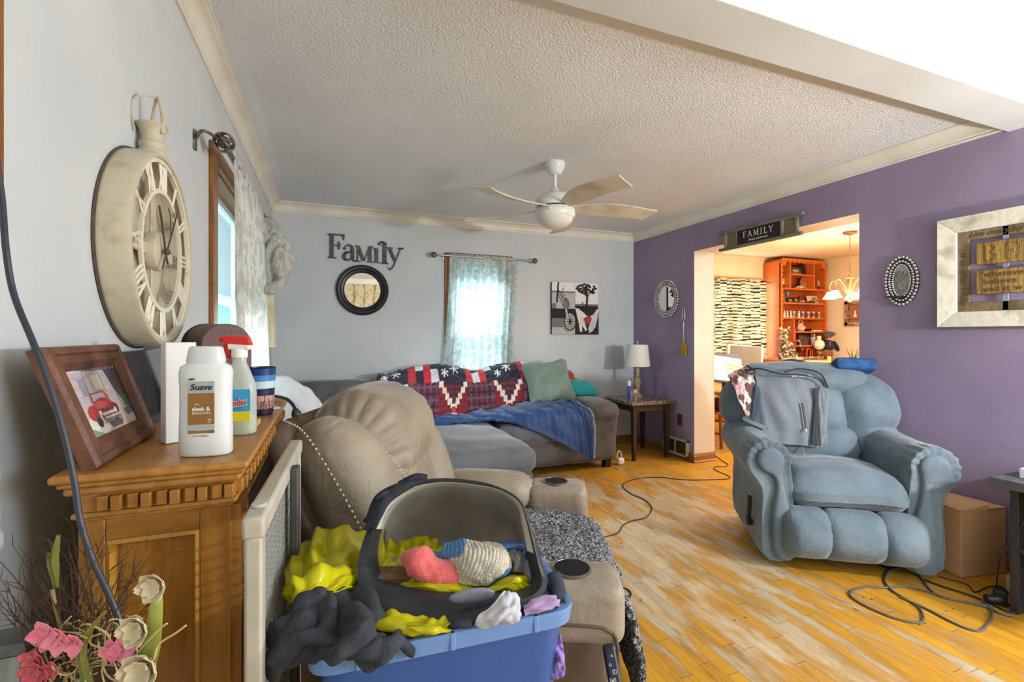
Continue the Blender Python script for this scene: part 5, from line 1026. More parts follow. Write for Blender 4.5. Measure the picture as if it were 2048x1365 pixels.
wc = np.array((-.176, 1.140, MZ + .001)); wx_ = thing('glass_cleaner_bottle', 'clear spray bottle of glass cleaner with red and white trigger, right of the shampoo', 'bottle', wc, math.radians(-14))
MB().rings(oval([(.030, .018, 0), (.033, .020, .004), (.033, .020, .085), (.031, .019, .105), (.020, .014, .135), (.013, .012, .150), (.0125, .0125, .166)])).build('bottle_body', M('clear_bottle_plastic', (214, 226, 220), .12, alpha=.55), wx_, angle=60)
MB().rings(oval([(.0298, .017, .003), (.0305, .0178, .006), (.0305, .0178, .036), (.030, .0175, .037)])).build('cleaner_liquid', M('yellow_green_liquid', (200, 205, 90), .2, alpha=.7), wx_, angle=60)
q = MB(); 
for z0, z1, mi in ((.030, .050, 1), (.050, .096, 0)): q.hexa([(-.029, -.0208, z0), (.029, -.0208, z0), (.029, -.0190, z0), (-.029, -.0190, z0), (-.029, -.0208, z1), (.029, -.0208, z1), (.029, -.0190, z1), (-.029, -.0190, z1)], mi)
lbl = q.build('label', [M('cyan_label', (30, 150, 214), .4, (90, 190, 230), 20), M('yellow_label', (236, 222, 40), .4)], wx_)
MB().text('Windex', .0205, (.001, -.0210, .061), (1, 0, .16), (0, 0, 1), bold=.0016, h=.0003, wx=.66).build('lettering', M('white_ink', (240, 240, 240), .5), lbl, angle=20)
MB().text('Windex', .0205, (.001, -.0214, .061), (1, 0, .16), (0, 0, 1), bold=.0003, h=.0004, wx=.66).build('lettering', M('red_ink', (200, 40, 36), .5), lbl, angle=20)
MB().cyl((0, 0, .160), (0, 0, .180), .0155).hexa([(-.020, -.010, .178), (.022, -.010, .178), (.022, .010, .178), (-.020, .010, .178), (-.022, -.009, .194), (.022, -.009, .190), (.022, .009, .190), (-.022, .009, .194)]).build('sprayer_collar', M('white_gloss_plastic'), wx_, bevel=.003)
MB().hexa([(-.030, -.010, .192), (.024, -.010, .188), (.024, .010, .188), (-.030, .010, .192), (-.028, -.008, .208), (.018, -.008, .206), (.018, .008, .206), (-.028, .008, .208)]).tube([(-.022, 0, .192), (-.026, 0, .182), (-.020, 0, .170), (-.021, 0, .160)], [.008, .007, .006, .004], 8).cyl((-.030, 0, .200), (-.038, 0, .200), .006).build('trigger', M('red_plastic', (206, 40, 34), .3), wx_, bevel=.002)
tc_ = np.array((-.168, 1.40, MZ + .001)); tum = thing('tumbler_cup', 'dark blue tumbler printed with a sunset and reeds at the far end of the mantel', 'cup', tc_)
tp = Pic(90, 70, (30, 44, 84)); tp.rect(0, .80, 1, 1, (24, 60, 120)).rect(0, .68, 1, .84, (70, 130, 190)).rect(0, .56, 1, .72, (190, 214, 228)).rect(0, .26, 1, .40, (190, 150, 140)).rect(0, .40, 1, .56, (36, 40, 76)).rect(0, .1, 1, .28, (160, 120, 120)).rect(0, 0, 1, .12, (28, 28, 50))
for k in range(22): x = .02 + k * .045; tp.line([(x, .02), (x + .03 * math.sin(k), .22 + .3 * ((k * 7) % 5) / 5)], .012, (30, 24, 44))
n = 90; A = np.linspace(0, 2 * PI, n); Zr = np.linspace(.004, .122, 70); rr_ = .030 + .007 * (Zr / .122)
Pt = np.stack([np.outer(np.cos(A + 2.4), rr_), np.outer(np.sin(A + 2.4), rr_), np.outer(np.ones(n), Zr)], -1)
MB().sheet(Pt, .001, tp.a[::-1].transpose(1, 0, 2)).build('printed_wrap', M('printed_tumbler', rough=.25, attr=True), tum)
MB().lathe([(.029, 0), (.030, .004), (.0365, .120), (.0375, .1245), (.0345, .1245), (.0335, .118), (.028, .01), (.001, .01)]).build('cup_body', M('dark_navy_metal', (28, 34, 58), .25, metal=.4), tum, angle=50)
br = MB(); arc = [(math.cos(t), math.sin(t)) for t in np.linspace(0, PI, 18)]
def arch(mb, y0, y1, r, h0, cx, z0): mb.rings([[(cx + r * c_, y, z0 + h0 + r * s_) for c_, s_ in arc] + [(cx - r, y, z0), (cx + r, y, z0)] for y in (y0, y1)])
ac = np.array((-.30, 1.57, MZ)); ab = thing('arched_leather_box', 'brown leather box with an arched top standing near the end of the mantel', 'box', ac, math.radians(-62))
def archl(x0, x1, r, h0): return [[(x, r * c_, h0 + r * s_) for c_, s_ in arc] + [(x, -r, 0), (x, r, 0)] for x in (x0, x1)]
MB().rings(archl(-.085, .085, .062, .18)).build('box_body', M('brown_leather', (98, 62, 52), .5, (78, 48, 42), 9, .15, 90), ab, angle=40)
MB().rings(archl(-.090, -.083, .065, .18)).build('end_rim', M('dark_brown_leather', (62, 42, 38), .5), ab, angle=40)
tag(MB().b2((-.185, 1.20, MZ + .001), (-.150, 1.26, MZ + .013)).build('wood_block', M('pale_wood', (196, 160, 110), .6), bevel=.002), 'small pale wood block lying behind the glass cleaner bottle', 'block')
tag(MB().box((-.150, 1.50, MZ + .002), (.03, .04, .002), rotm(0, 0, .5)).build('paper_scrap', M('paper_white', (226, 226, 220), .8)), 'small white paper scrap at the far end of the mantel', 'paper')
pc = thing('black_power_plug', 'black power cord with a three-prong plug drooping over the far end of the mantel', 'cord', (-.13, 1.6, MZ))
pp_ = [at_d(532, 791, 1.55), at_d(552, 793, 1.52), at_d(572, 798, 1.45), at_d(584, 808, 1.42), at_d(590, 818, 1.40)]
MB().tube([(-.30, 1.68, MZ + .006), (-.2, 1.66, MZ + .006)] + pp_, .005, 8, 40).build('cable', m_cord, pc, True); MB().tube([pp_[-1], at_d(592, 826, 1.40), at_d(594, 832, 1.40)], [.007, .014, .014], 10, 6).build('plug', M('dark_plug', (60, 54, 46), .4), pc, True)
MB().cyl(at_d(592, 831, 1.40), at_d(592, 838, 1.39), .003).cyl(at_d(597, 830, 1.40), at_d(598, 836, 1.39), .003).build('prongs', M('brass', (176, 146, 84), .3, metal=.8), pc, True)
tag(MB().box((-.30, 1.225, MZ + .018), (.02, .02, .034)).ell((-.30, 1.225, MZ + .045), .012).build('brass_trinket', M('dark_brass', (92, 74, 44), .4, metal=.6), bevel=.003), 'small dark brass trinket on the mantel between the photo frame and white carton', 'ornament')

# ================================================================ WALL CLOCK
m_ck = M('chipped_cream_metal', (190, 183, 160), .55, (140, 126, 98), 16, .15, 40, ramp=(.56, .85)); m_ckl = M('cream_metal', (220, 215, 198), .5, (160, 148, 120), 28, .1, 60, ramp=(.62, .75))
m_rust = M('rusty_dark_metal', (88, 70, 58), .7)
cy_, cz_, cr = 1.50, 1.482, .253
ck = thing('wall_clock', 'large round cream metal pocket-watch style wall clock with cut-out Roman numerals on the left wall', 'clock', (XL, cy_, cz_))
th = np.arange(72) * 2 * PI / 72; ring = lambda r, x: [(x, r * math.cos(t), r * math.sin(t)) for t in th]
MB().rings([ring(cr - .012, .002), ring(cr + .004, .002), ring(cr + .003, .008)], cap=False).build('rear_rim', m_rust, ck)
MB().rings([ring(r, x) for r, x in ((cr, .004), (cr, .058), (cr - .004, .066), (cr - .014, .067), (cr - .016, .062), (cr - .016, .004))], closed=True).build('drum', m_ck, ck, angle=40)
MB().rings([ring(cr - .010, .003), ring(cr - .010, .007)]).build('back_plate', M('cream_back_plate', (196, 190, 172), .7, (170, 160, 138), 5), ck, angle=30)
rin = .158
def flat_ring(r0, r1, x0, x1): return [ring(r0, x0), ring(r1, x0), ring(r1, x1), ring(r0, x1)]
MB().rings(flat_ring(rin - .008, rin + .004, .052, .060), closed=True).build('inner_ring', m_ckl, ck, angle=30)
MB().rings(flat_ring(cr - .026, cr - .012, .052, .062), closed=True).build('outer_ring', m_ckl, ck, angle=30)
NUM = ['XII', 'I', 'II', 'III', 'IIII', 'V', 'VI', 'VII', 'VIII', 'IX', 'X', 'XI']; r0, r1 = rin + .002, cr - .02
def bar(mb, a, b, w_):   # a,b in (tangential, radial) rotated by angle
    mb.tube([a, b], w_, 4, 2)
for k, s in enumerate(NUM):
    t = k * PI / 6; ur = np.array((0, math.sin(t), math.cos(t))); ut = np.array((0, math.cos(t), -math.sin(t))); X_ = np.array((.056, 0, 0))
    q = MB(); wd = {'I': .013, 'V': .030, 'X': .034}; tot = sum(wd[c] for c in s); x = -tot / 2
    for c in s:
        w2 = wd[c]; cx = x + w2 / 2; f = lambda a, r: X_ + ut * a + ur * r
        if c == 'I': bar(q, f(cx, r0), f(cx, r1), .0042)
        elif c == 'V': bar(q, f(cx - w2 * .38, r1), f(cx, r0), .0042); bar(q, f(cx + w2 * .38, r1), f(cx, r0), .0026)
        else: bar(q, f(cx - w2 * .36, r1), f(cx + w2 * .36, r0), .0046); bar(q, f(cx + w2 * .36, r1), f(cx - w2 * .36, r0), .0026)
        x += w2
    q.build('roman_numeral', m_ckl, ck)
q = MB().box((.035, 0, .09), (.006, .034, .20)).box((.035, 0, -.09), (.006, .034, .20)).box((.035, .09, 0), (.006, .20, .030)).box((.035, -.09, 0), (.006, .20, .030)); q.build('cross_strap', m_ck, ck, bevel=.003)
MB().lathe([(.052, .030), (.052, .050), (.048, .054), (.001, .054)], (0, 0, 0), rotm(0, PI / 2, 0), 40).build('movement_cover', m_ck, ck, angle=50)
m_hand = M('dark_bronze_hand', (84, 72, 66), .5); MB().tube([(.066, -.035, -.05), (.066, 0, 0), (.066, .045, .06), (.066, .10, .135)], .0022, 6, 12).tube([(.066, .03, .04), (.066, .03, .10), (.066, .012, .12)], .0015, 5, 8).ell((.066, 0, 0), .009).build('minute_hand', m_hand, ck)
MB().tube([(.063, .02, -.03), (.063, 0, 0), (.063, -.03, .075), (.063, -.05, .11)], .0028, 6, 12).build('hour_hand', m_hand, ck)
MB().lathe([(.030, 0), (.034, .012), (.032, .020), (.026, .026), (.029, .034), (.030, .040), (.024, .046), (.024, .060), (.032, .082), (.036, .086), (.034, .092), (.001, .092)], (.034, 0, cr - .012)).build('crown_stem', m_ck, ck, angle=50)
MB().tube([(.060, -.016, cr + .055), (.060, -.014, cr + .10), (.045, 0, cr + .155), (.030, .012, cr + .10), (.02, .018, cr + .055)], .0042, 8, 30).tube([(.045, 0, cr + .150), (.025, -.012, cr + .152), (.004, -.03, cr + .13), (.002, -.038, cr + .085), (.004, -.03, cr + .05)], .003, 8, 24).build('hanging_loop', m_ck, ck)

# ================================================================ BABY GATE
m_gate = M('off_white_plastic', (196, 192, 180), .5, (176, 170, 154), 7); m_gk = M('dark_grey_plastic', (74, 74, 72), .6)
GA, GB = np.array((-.106, .80)), np.array((-.080, 1.36)); gz = .985; gt = .016
gt_ = thing('pressure_gate', 'off-white plastic mesh baby gate standing between the mantel and the tan recliner', 'gate', (-.09, 1.05, 0))
gd = (GB - GA) / np.linalg.norm(GB - GA); gn = np.array((gd[1], -gd[0]))
def G(s, o, z): p = GA + gd * s + gn * o; return (p[0], p[1], z)
def gbox(mb, s0, s1, z0, z1, o0=-gt / 2, o1=gt / 2): mb.hexa([G(s0, o0, z0), G(s1, o0, z0), G(s1, o1, z0), G(s0, o1, z0), G(s0, o0, z1), G(s1, o0, z1), G(s1, o1, z1), G(s0, o1, z1)])
L_ = .56; q = MB(); gbox(q, 0, L_, gz - .035, gz, -gt, gt); q.build('top_rail', m_gate, gt_, True, bevel=.006)
q = MB(); gbox(q, 0, L_, .03, .06); q.build('bottom_rail', m_gate, gt_, True, bevel=.004)
for s in (0, L_ - .03): q = MB(); gbox(q, s, s + .03, .05, gz - .03, -gt * .8, gt * .8); q.build('side_rail', m_gate, gt_, True, bevel=.005)
q = MB(); nr = 44; nc_ = 22
for i in range(nr): 
    z = .07 + i * (gz - .12) / nr; gbox(q, .03, L_ - .03, z, z + .005, .002, .006)
for j in range(nc_):
    s = .03 + j * (L_ - .06) / nc_; gbox(q, s, s + .005, .06, gz - .04, .002, .006)
q.build('mesh_panel', M('grey_mesh_plastic', (158, 160, 158), .5), gt_, True, smooth=False)
q = MB(); gbox(q, .30, .34, .05, gz - .01, gt, gt * 2.0); q.build('sliding_frame', m_gk, gt_, True, bevel=.003)
q = MB(); q.cyl(G(.05, 0, gz), G(.05, 0, gz + .006), .012); q.build('latch_button', m_gate, gt_, True, bevel=.002)

# ================================================================ TAN RECLINER
m_tan = M('taupe_faux_suede', (160, 148, 130), .55, (118, 104, 88), 4.5, .15, 90, sheen=.25, ramp=(.3, .7), wrin=.3, wscale=7); m_brn = M('brown_suede_side', (104, 86, 70), .8, (92, 76, 62), 8, .2, 90)
m_stitch = M('pale_thread', (216, 206, 186), .8)
TC = np.array((.40, 1.66, 0)); Tz = math.radians(66.6)
tr_ = thing('power_recliner', 'taupe faux-suede recliner with a gathered headrest and cup-holder arms, facing right', 'recliner', TC, Tz)
tl2 = .42
def tb_(z): return .12 + (z - .45) * tl2
def gath(sd, am=.006, sc_=.11, ax=None):
    def f(a):
        l = np.linalg.norm(a, axis=1, keepdims=True) + 1e-9; Q = a * np.array(ax) if ax else a
        return a + a / l * wob(Q, sc_, am, sd, 2, True)[:, None]
    return f
def tp2(nm, x, z, w_, h_, t_, pf, r, dy=0, roll=0, fn=None, mt=None, n=22): return rp(nm, (x, tb_(z) + dy, z), (w_, t_, h_), r, n, par=tr_, mt=mt or m_tan, puff=pf, fn=fn, R=rotm(-math.atan(tl2), roll, 0))
rp('base', (0, .02, .21), (.70, .88, .36), .04, par=tr_, mt=m_brn)
rp('seat_cushion', (0, -.16, .41), (.52, .66, .16), .07, 20, par=tr_, mt=m_tan, puff=(.01, .02, .03))
rp('footrest', (0, -.50, .25), (.50, .10, .40), .045, 16, par=tr_, mt=m_tan, puff=(.01, .02, .0))
tp2('back_shell', -.02, .70, .80, .66, .10, (0, 0, 0), .05, .09, 0, None, m_brn)
def bolster(a):
    a = a.copy(); z = a[:, 2] / .29; a[:, 1] += np.where(a[:, 1] < 0, -.05 * (1 - z ** 2).clip(0), 0); a[:, 1] -= wob(a[:, [1, 2]] * np.array((.3, 1.)), .05, .0035, 5, 2, True) * np.clip((z - .35) * 2.2, 0, 1) * (a[:, 1] < 0); return a
tp2('side_bolster', -.305, .715, .19, .60, .19, (.02, .02, .02), .08, -.015, -.03, bolster, n=30)
tp2('side_bolster', .305, .715, .19, .60, .19, (.02, .02, .02), .08, -.015, .03, bolster, n=24)
tp2('back_cushion', 0, .68, .44, .48, .20, (.02, .05, .02), .07, -.02, 0, gath(6, .003))
def head(a):
    a = a.copy(); x = a[:, 0] / .26; z = a[:, 2] / .17; ang = np.arctan2(a[:, 2], a[:, 1]); edge = np.clip((np.abs(x) - .35) * 1.6, 0, 1); low = np.clip(-z * 1.2, 0, 1)
    s = .011 * np.abs(np.sin(ang * 9 + 1.5 * x)) * edge + .012 * np.abs(np.sin(a[:, 0] * 42 + 1.2 * z)) * np.clip(-z * 1.4, 0, 1) - .006 * np.abs(np.sin(a[:, 0] * 60)) * np.clip(z, 0, 1) * edge; l = np.hypot(a[:, 1], a[:, 2]) + 1e-6
    a[:, 1] += a[:, 1] / l * s; a[:, 2] += a[:, 2] / l * s; return a
tp2('headrest', 0, .90, .56, .31, .30, (.02, .04, .035), .14, -.045, 0, head, n=40)
def stitch(mb, pts, n, r=.0022, gap=.55):
    P_ = crom(pts, n * 2)
    for i in range(0, len(P_) - 1, 2): mb.tube([P_[i], P_[i] * (1 - gap) + P_[i + 1] * gap + (P_[i + 1] - P_[i]) * .2], r, 5, 2)
q = MB(); 
sp = lambda x, z, off: (x, tb_(z) + off, z)
stitch(q, [sp(-.396, 1.022, .03), sp(-.408, .99, -.02), sp(-.421, .88, -.055), sp(-.424, .75, -.075), sp(-.424, .62, -.085), sp(-.42, .50, -.09)], 46, .0028)
stitch(q, [sp(-.26, .985, -.11), sp(-.275, .93, -.16), sp(-.27, .86, -.19), sp(-.24, .79, -.20), sp(-.15, .745, -.205), sp(0, .735, -.205)], 34, .0022)
q.build('contrast_stitching', m_stitch, tr_)
for s in (-1, 1):
    rp('arm_body', (s * .40, -.06, .29), (.135, .88, .50), .035, 16, par=tr_, mt=m_brn)
    def armp(a):
        a = a.copy(); a[:, 2] -= .03 * np.clip(a[:, 1] / .28, 0, 1); e_ = np.clip((-a[:, 1] - .17) / .1, 0, 1); a[:, 2] += .006 * np.sin(a[:, 0] * 120) * e_ * (a[:, 2] > 0); return a
    rp('arm_pad', (s * .385, -.01, .575), (.17, .58, .14), .065, 24, par=tr_, mt=m_tan, puff=(.015, .02, .02), fn=armp)
    # cup-holder console
    cb_ = rp('cup_console', (s * .39, -.415, .530), (.165, .26, .17), .042, 22, par=tr_, mt=m_tan)
    q = MB().lathe([(.056, .617), (.056, .628), (.048, .630), (.046, .624), (.044, .628)][::1], (s * .385, -.41, 0)); q.lathe([(.047, .6265), (.001, .6265)], (s * .385, -.41, 0)); 
    q = MB().lathe([(.054, .605), (.054, .6195), (.049, .6215), (.047, .617)], (s * .385, -.41, 0), cap=False); q.build('cup_ring', M('steel_ring', (120, 116, 108), .3, metal=.6), cb_)
    MB().lathe([(.0478, .6205), (.0472, .6172), (.001, .6165)], (s * .385, -.41, 0)).build('cup_well_disc', M('painted_well_shade', (8, 7, 7), .9), cb_)  # near-flat black disc, the shade of a deep well painted in
    q = MB(); stitch(q, [(s * .39 - .066, -.31, .617), (s * .39 - .062, -.292, .62), (s * .39, -.288, .622), (s * .39 + .062, -.292, .62), (s * .39 + .066, -.31, .617)], 10, .0016); stitch(q, [(s * .39 - .07, -.528, .612), (s * .39, -.535, .614), (s * .39 + .07, -.528, .612)], 9, .0016); q.build('contrast_stitching', m_stitch, cb_)
MB().tube([(-.470, -.52, .46), (-.472, -.50, .50), (-.472, -.40, .515), (-.472, .1, .515), (-.472, .34, .47)], .005, 8, 40).tube([(-.470, -.52, .46), (-.470, -.525, .3), (-.470, -.52, .08)], .005, 8, 20).build('piping', m_brn, tr_)
# grey shaggy throw over seat and footrest
m_shag = M('salt_and_pepper_shag', (58, 58, 62), .95, (168, 168, 172), 130, 1.0, 170, ramp=(.42, .58), detail=3)
rows = []
for x in (-.27, -.12, .04, .18, .28):
    rows.append([(x, .08, .52 + .02 * math.sin(x * 9)), (x, -.15, .525), (x, -.35, .53), (x, -.50, .515 - .2 * abs(x) ** 2), (x, -.585, .45), (x, -.62, .30), (x, -.64, .14), (x, -.66, .03)])
P = cpatch(rows, 120, 160); P = P + gnorm(P) * (wob(P, .25, .010, 81)[..., None]); rg = np.random.RandomState(3); P = P + (rg.rand(*P.shape) - .5) * .008
c0, s0 = math.cos(Tz), math.sin(Tz); Pw = np.stack([TC[0] + P[..., 0] * c0 - P[..., 1] * s0, TC[1] + P[..., 0] * s0 + P[..., 1] * c0, P[..., 2]], -1)
thr = MB().sheet(Pw, .018).build('shaggy_throw', m_shag); tag(thr, 'salt-and-pepper grey shaggy throw spread over the seat and front of the tan recliner', 'throw')
rmt = thing('remote_control', 'long dark remote with pale symbols tucked at the near front corner of the tan recliner', 'remote', at_d(1225, 1345, 1.15))
a_, b_ = at_d(1216, 1288, 1.17), at_d(1240, 1420, 1.10); ax_ = (b_ - a_) / np.linalg.norm(b_ - a_); view = np.array((0, 0, CZ)) - a_; view /= np.linalg.norm(view); sd_ = np.cross(ax_, view); sd_ /= np.linalg.norm(sd_); nz_ = np.cross(sd_, ax_)
Rr = np.stack([sd_, ax_, nz_], 1); q = MB(); q.sup((a_ + b_) / 2, (.032, np.linalg.norm(b_ - a_), .018), .009, 12, R=Rr); q.build('remote_body', M('navy_black_plastic', (34, 36, 48), .35), rmt, True)
q = MB()
for k, ch in enumerate(('<', 'o', 'ID', '[#]', 'O', '::')): q.text(ch, .013, a_ + ax_ * (.03 + k * .016) + nz_ * .0096 + sd_ * .004 * (-1) ** k * -1, sd_ * -1, -ax_, nz_, .0006, align='CENTER')
q.build('button_symbols', m_lw, rmt, True, angle=20)
# ================================================================ STORAGE BIN AND ITS HEAP
m_bin = M('translucent_blue_plastic', (62, 104, 176), .25, alpha=.62, coat=.2); m_rim = M('pale_blue_plastic_rim', (112, 150, 206), .3, alpha=.9)
cn = np.array([(-.040, .797), (.437, .772), (.470, 1.085), (-.005, 1.112)]); cm = cn.mean(0); bz1, bz0 = .75, .40
bn = thing('storage_bin', 'translucent blue plastic storage bin overflowing with clothes in the foreground', 'storage bin', (cm[0], cm[1], bz0))
def rr_(k, z, r=.05, n=7):
    out = []; P = cm + (cn - cm) * k
    for i in range(4):
        a, b, c = P[i - 1], P[i], P[(i + 1) % 4]; u = (a - b) / np.linalg.norm(a - b); w_ = (c - b) / np.linalg.norm(c - b)
        for t in np.linspace(0, 1, n): q = (b + u * r) * (1 - t) ** 2 + 2 * t * (1 - t) * b + (b + w_ * r) * t ** 2; out.append((q[0], q[1], z))
    return out
MB().rings([rr_(.80, bz0), rr_(.93, bz1 - .012), rr_(.915, bz1 - .012), rr_(.785, bz0 + .004)], cap=False).rings([rr_(.80, bz0), rr_(.785, bz0 + .004)]).build('bin_body', m_bin, bn, True, angle=60)
MB().rings([rr_(.93, bz1 - .030), rr_(.985, bz1 - .030), rr_(.99, bz1 - .016), rr_(1.0, bz1 - .006), rr_(.995, bz1), rr_(.935, bz1), rr_(.915, bz1 - .004), rr_(.915, bz1 - .03)], closed=True).build('bin_rim', m_rim, bn, True, angle=50)
for s in (.18, .5, .82):
    p = cn[0] * (1 - s) + cn[1] * s; d_ = (cn[1] - cn[0]) / np.linalg.norm(cn[1] - cn[0]); MB().box((p[0], p[1] + .004, bz1 - .015), (.010, .010, .030), rotm(0, 0, math.atan2(d_[1], d_[0]))).build('rim_rib', m_rim, bn, True, bevel=.002)
stool = thing('wooden_stool', 'plain low wooden stool under the blue storage bin, below the photo edge', 'stool', (cm[0], cm[1], 0))
MB().box((cm[0], cm[1], bz0 - .012), (.40, .28, .022)).build('seat', m_oaky, stool, True, bevel=.003)
for x in (-.17, .17):
    for y in (-.11, .11): MB().box((cm[0] + x, cm[1] + y, (bz0 - .023) / 2), (.03, .03, bz0 - .024)).build('leg', m_oak, stool, True)
def heap(nm, rows, mt, label, cat, par=None, th=.003, wr=.01, ws=.08, sd=1, n=(70, 60), ridged=True, flat=False, C=None, plab=None, fk=3.2, sharp=.35):
    C_ = [[(at_d(*q) if len(q) == 3 else np.array(q[:3])) for q in r] for r in rows]; P = cpatch(C_, *n)
    P = P + gnorm(P) * (folds(P, fk, 1, wr * 1.7, sd, sharp) + folds(P, fk * .8, 0, wr * 1.1, sd + 7, sharp))
    o = MB().sheet(P, th, C).build(nm, mt, par, True, angle=180 if not flat else 40, label=plab); return tag(o, label, cat) if par is None else o
m_nav = M('navy_cotton', (32, 48, 86), .9, (24, 34, 64), 10)
q = MB(); q.sup((cm[0], cm[1], .57), (.385, .255, .28), .05, 22, nz=.012, nzs=.12, seed=5); tag(q.build('folded_clothes', m_nav, angle=80), 'dark navy clothes filling the inside of the blue bin', 'clothing')
heap('lilac_cloth', [[(1030, 1300, .915), (1060, 1335, .90), (1085, 1370, .89)], [(1070, 1290, .915), (1095, 1320, .90), (1110, 1360, .89)], [(1120, 1270, .92), (1128, 1310, .90), (1130, 1350, .89)]], M('lilac_fabric', (160, 132, 196), .9, (140, 114, 180), 9), 'lilac cloth pressed against the inside of the bin near its right corner', 'clothing', sd=3)
m_yel = M('yellow_plastic_bag', (226, 220, 20), .28, (206, 198, 10), 6, .1, 20, coat=.3); translucent(m_yel, .3)
yb = thing('yellow_bag', 'bright yellow plastic bag bunched up around the grey hood in the bin', 'bag', (.0, 1.0, .7))
heap('bag_fold', [[(600, 1130, 1.08), (582, 1150, .98), (570, 1170, .90), (574, 1195, .87), (596, 1228, .86)], [(606, 1085, 1.10), (585, 1120, .98), (582, 1160, .86), (600, 1190, .83), (622, 1214, .85)], [(645, 1064, 1.12), (640, 1100, 1.0), (640, 1150, .88), (655, 1175, .86), (668, 1186, .86)], [(700, 1060, 1.12), (700, 1100, 1.02), (705, 1140, .95), (710, 1160, .93), (715, 1180, .92)], [(760, 1062, 1.15), (765, 1100, 1.08), (770, 1130, 1.03), (770, 1150, 1.0), (765, 1175, .98)]], m_yel, None, None, yb, .0015, .014, .09, 11, sharp=.9)
heap('bag_fold', [[(740, 1095, 1.10), (745, 1120, 1.04), (745, 1150, 1.0), (745, 1165, .98)], [(790, 1085, 1.13), (800, 1110, 1.08), (800, 1135, 1.04), (800, 1150, 1.0)], [(850, 1070, 1.16), (850, 1100, 1.10), (845, 1125, 1.06), (840, 1145, 1.02)], [(888, 1090, 1.16), (885, 1108, 1.12), (880, 1125, 1.08), (876, 1140, 1.05)]], m_yel, None, None, yb, .0015, .012, .09, 12)
heap('bag_fold', [[(770, 1155, .99), (775, 1170, .97), (780, 1190, .95)], [(830, 1150, .98), (840, 1172, .93), (850, 1192, .93)], [(905, 1165, .97), (915, 1180, .92), (920, 1195, .93)], [(965, 1178, .96), (975, 1186, .92), (980, 1194, .93)], [(1020, 1146, .97), (1030, 1165, .92), (1030, 1188, .93)], [(1055, 1158, .99), (1058, 1172, .95), (1058, 1186, .95)]], m_yel, None, None, yb, .0015, .006, .06, 13)
heap('bag_fold', [[(735, 1240, .83), (745, 1250, .80), (765, 1262, .815)], [(770, 1230, .83), (790, 1250, .785), (815, 1268, .805)], [(820, 1234, .83), (835, 1258, .785), (848, 1280, .80)], [(865, 1240, .84), (880, 1256, .80), (890, 1268, .81)], [(896, 1244, .85), (898, 1252, .83), (894, 1262, .83)]], m_yel, None, None, yb, .0015, .006, .06, 14, sharp=.9)
q = MB(); q.hexa([at_d(616, 1156, .96), at_d(800, 1138, 1.10), at_d(800, 1146, 1.08), at_d(616, 1184, .94), at_d(616, 1154, .955), at_d(800, 1132, 1.09), at_d(800, 1128, 1.11), at_d(618, 1150, .985)])
wb_ = MB()
A4 = [at_d(616, 1158, .93), at_d(1050, 1140, 1.02)]; dirv = A4[1] - A4[0]; Lb = np.linalg.norm(dirv); dirv /= Lb; Ry_ = np.stack([dirv, np.cross((0, 0, 1), dirv), (0, 0, 1)], 1)
wb_.box((A4[0] + A4[1]) / 2 + np.array((0, .01, -.008)), (Lb, .05, .022), Ry_); tag(wb_.build('wooden_plank', M('striped_brown_wood', (134, 98, 70), .5, (92, 64, 46), 12, .1, 60, stretch=(.5, 3, 14)), bevel=.002), 'brown wooden board lying across the bin under the hood', 'board')
# sweatshirt over the bin's left corner
m_chr = M('charcoal_marl_fleece', (62, 66, 74), .95, (44, 47, 54), 40, .35, 160)
sw = thing('charcoal_sweatshirt', 'charcoal marl sweatshirt spilling over the near left corner of the bin', 'clothing', (-.05, .85, .7))
heap('garment_body', [[(652, 1160, .90), (622, 1195, .83), (580, 1240, .79), (548, 1280, .77), (540, 1312, .77)], [(672, 1155, .92), (668, 1195, .81), (635, 1245, .76), (600, 1290, .735), (580, 1330, .75)], [(692, 1185, .91), (700, 1215, .80), (680, 1260, .745), (650, 1300, .725), (625, 1322, .735)], [(716, 1196, .92), (738, 1222, .81), (730, 1262, .755), (705, 1300, .725), (680, 1318, .735)], [(732, 1215, .92), (755, 1245, .84), (775, 1268, .79), (760, 1298, .745), (740, 1312, .75)], [(738, 1238, .92), (775, 1258, .85), (810, 1278, .81), (832, 1290, .775), (800, 1304, .775)]], m_chr, None, None, sw, .005, .017, .12, 21, (110, 90), fk=2.6, sharp=.05)
MB().tube([at_d(640, 1180, .84), at_d(608, 1240, .775), at_d(580, 1285, .75), at_d(552, 1322, .755), at_d(545, 1350, .77)], [.012, .024, .026, .022, .016], 12, 30, flat=.6).build('sleeve', m_chr, sw, True)
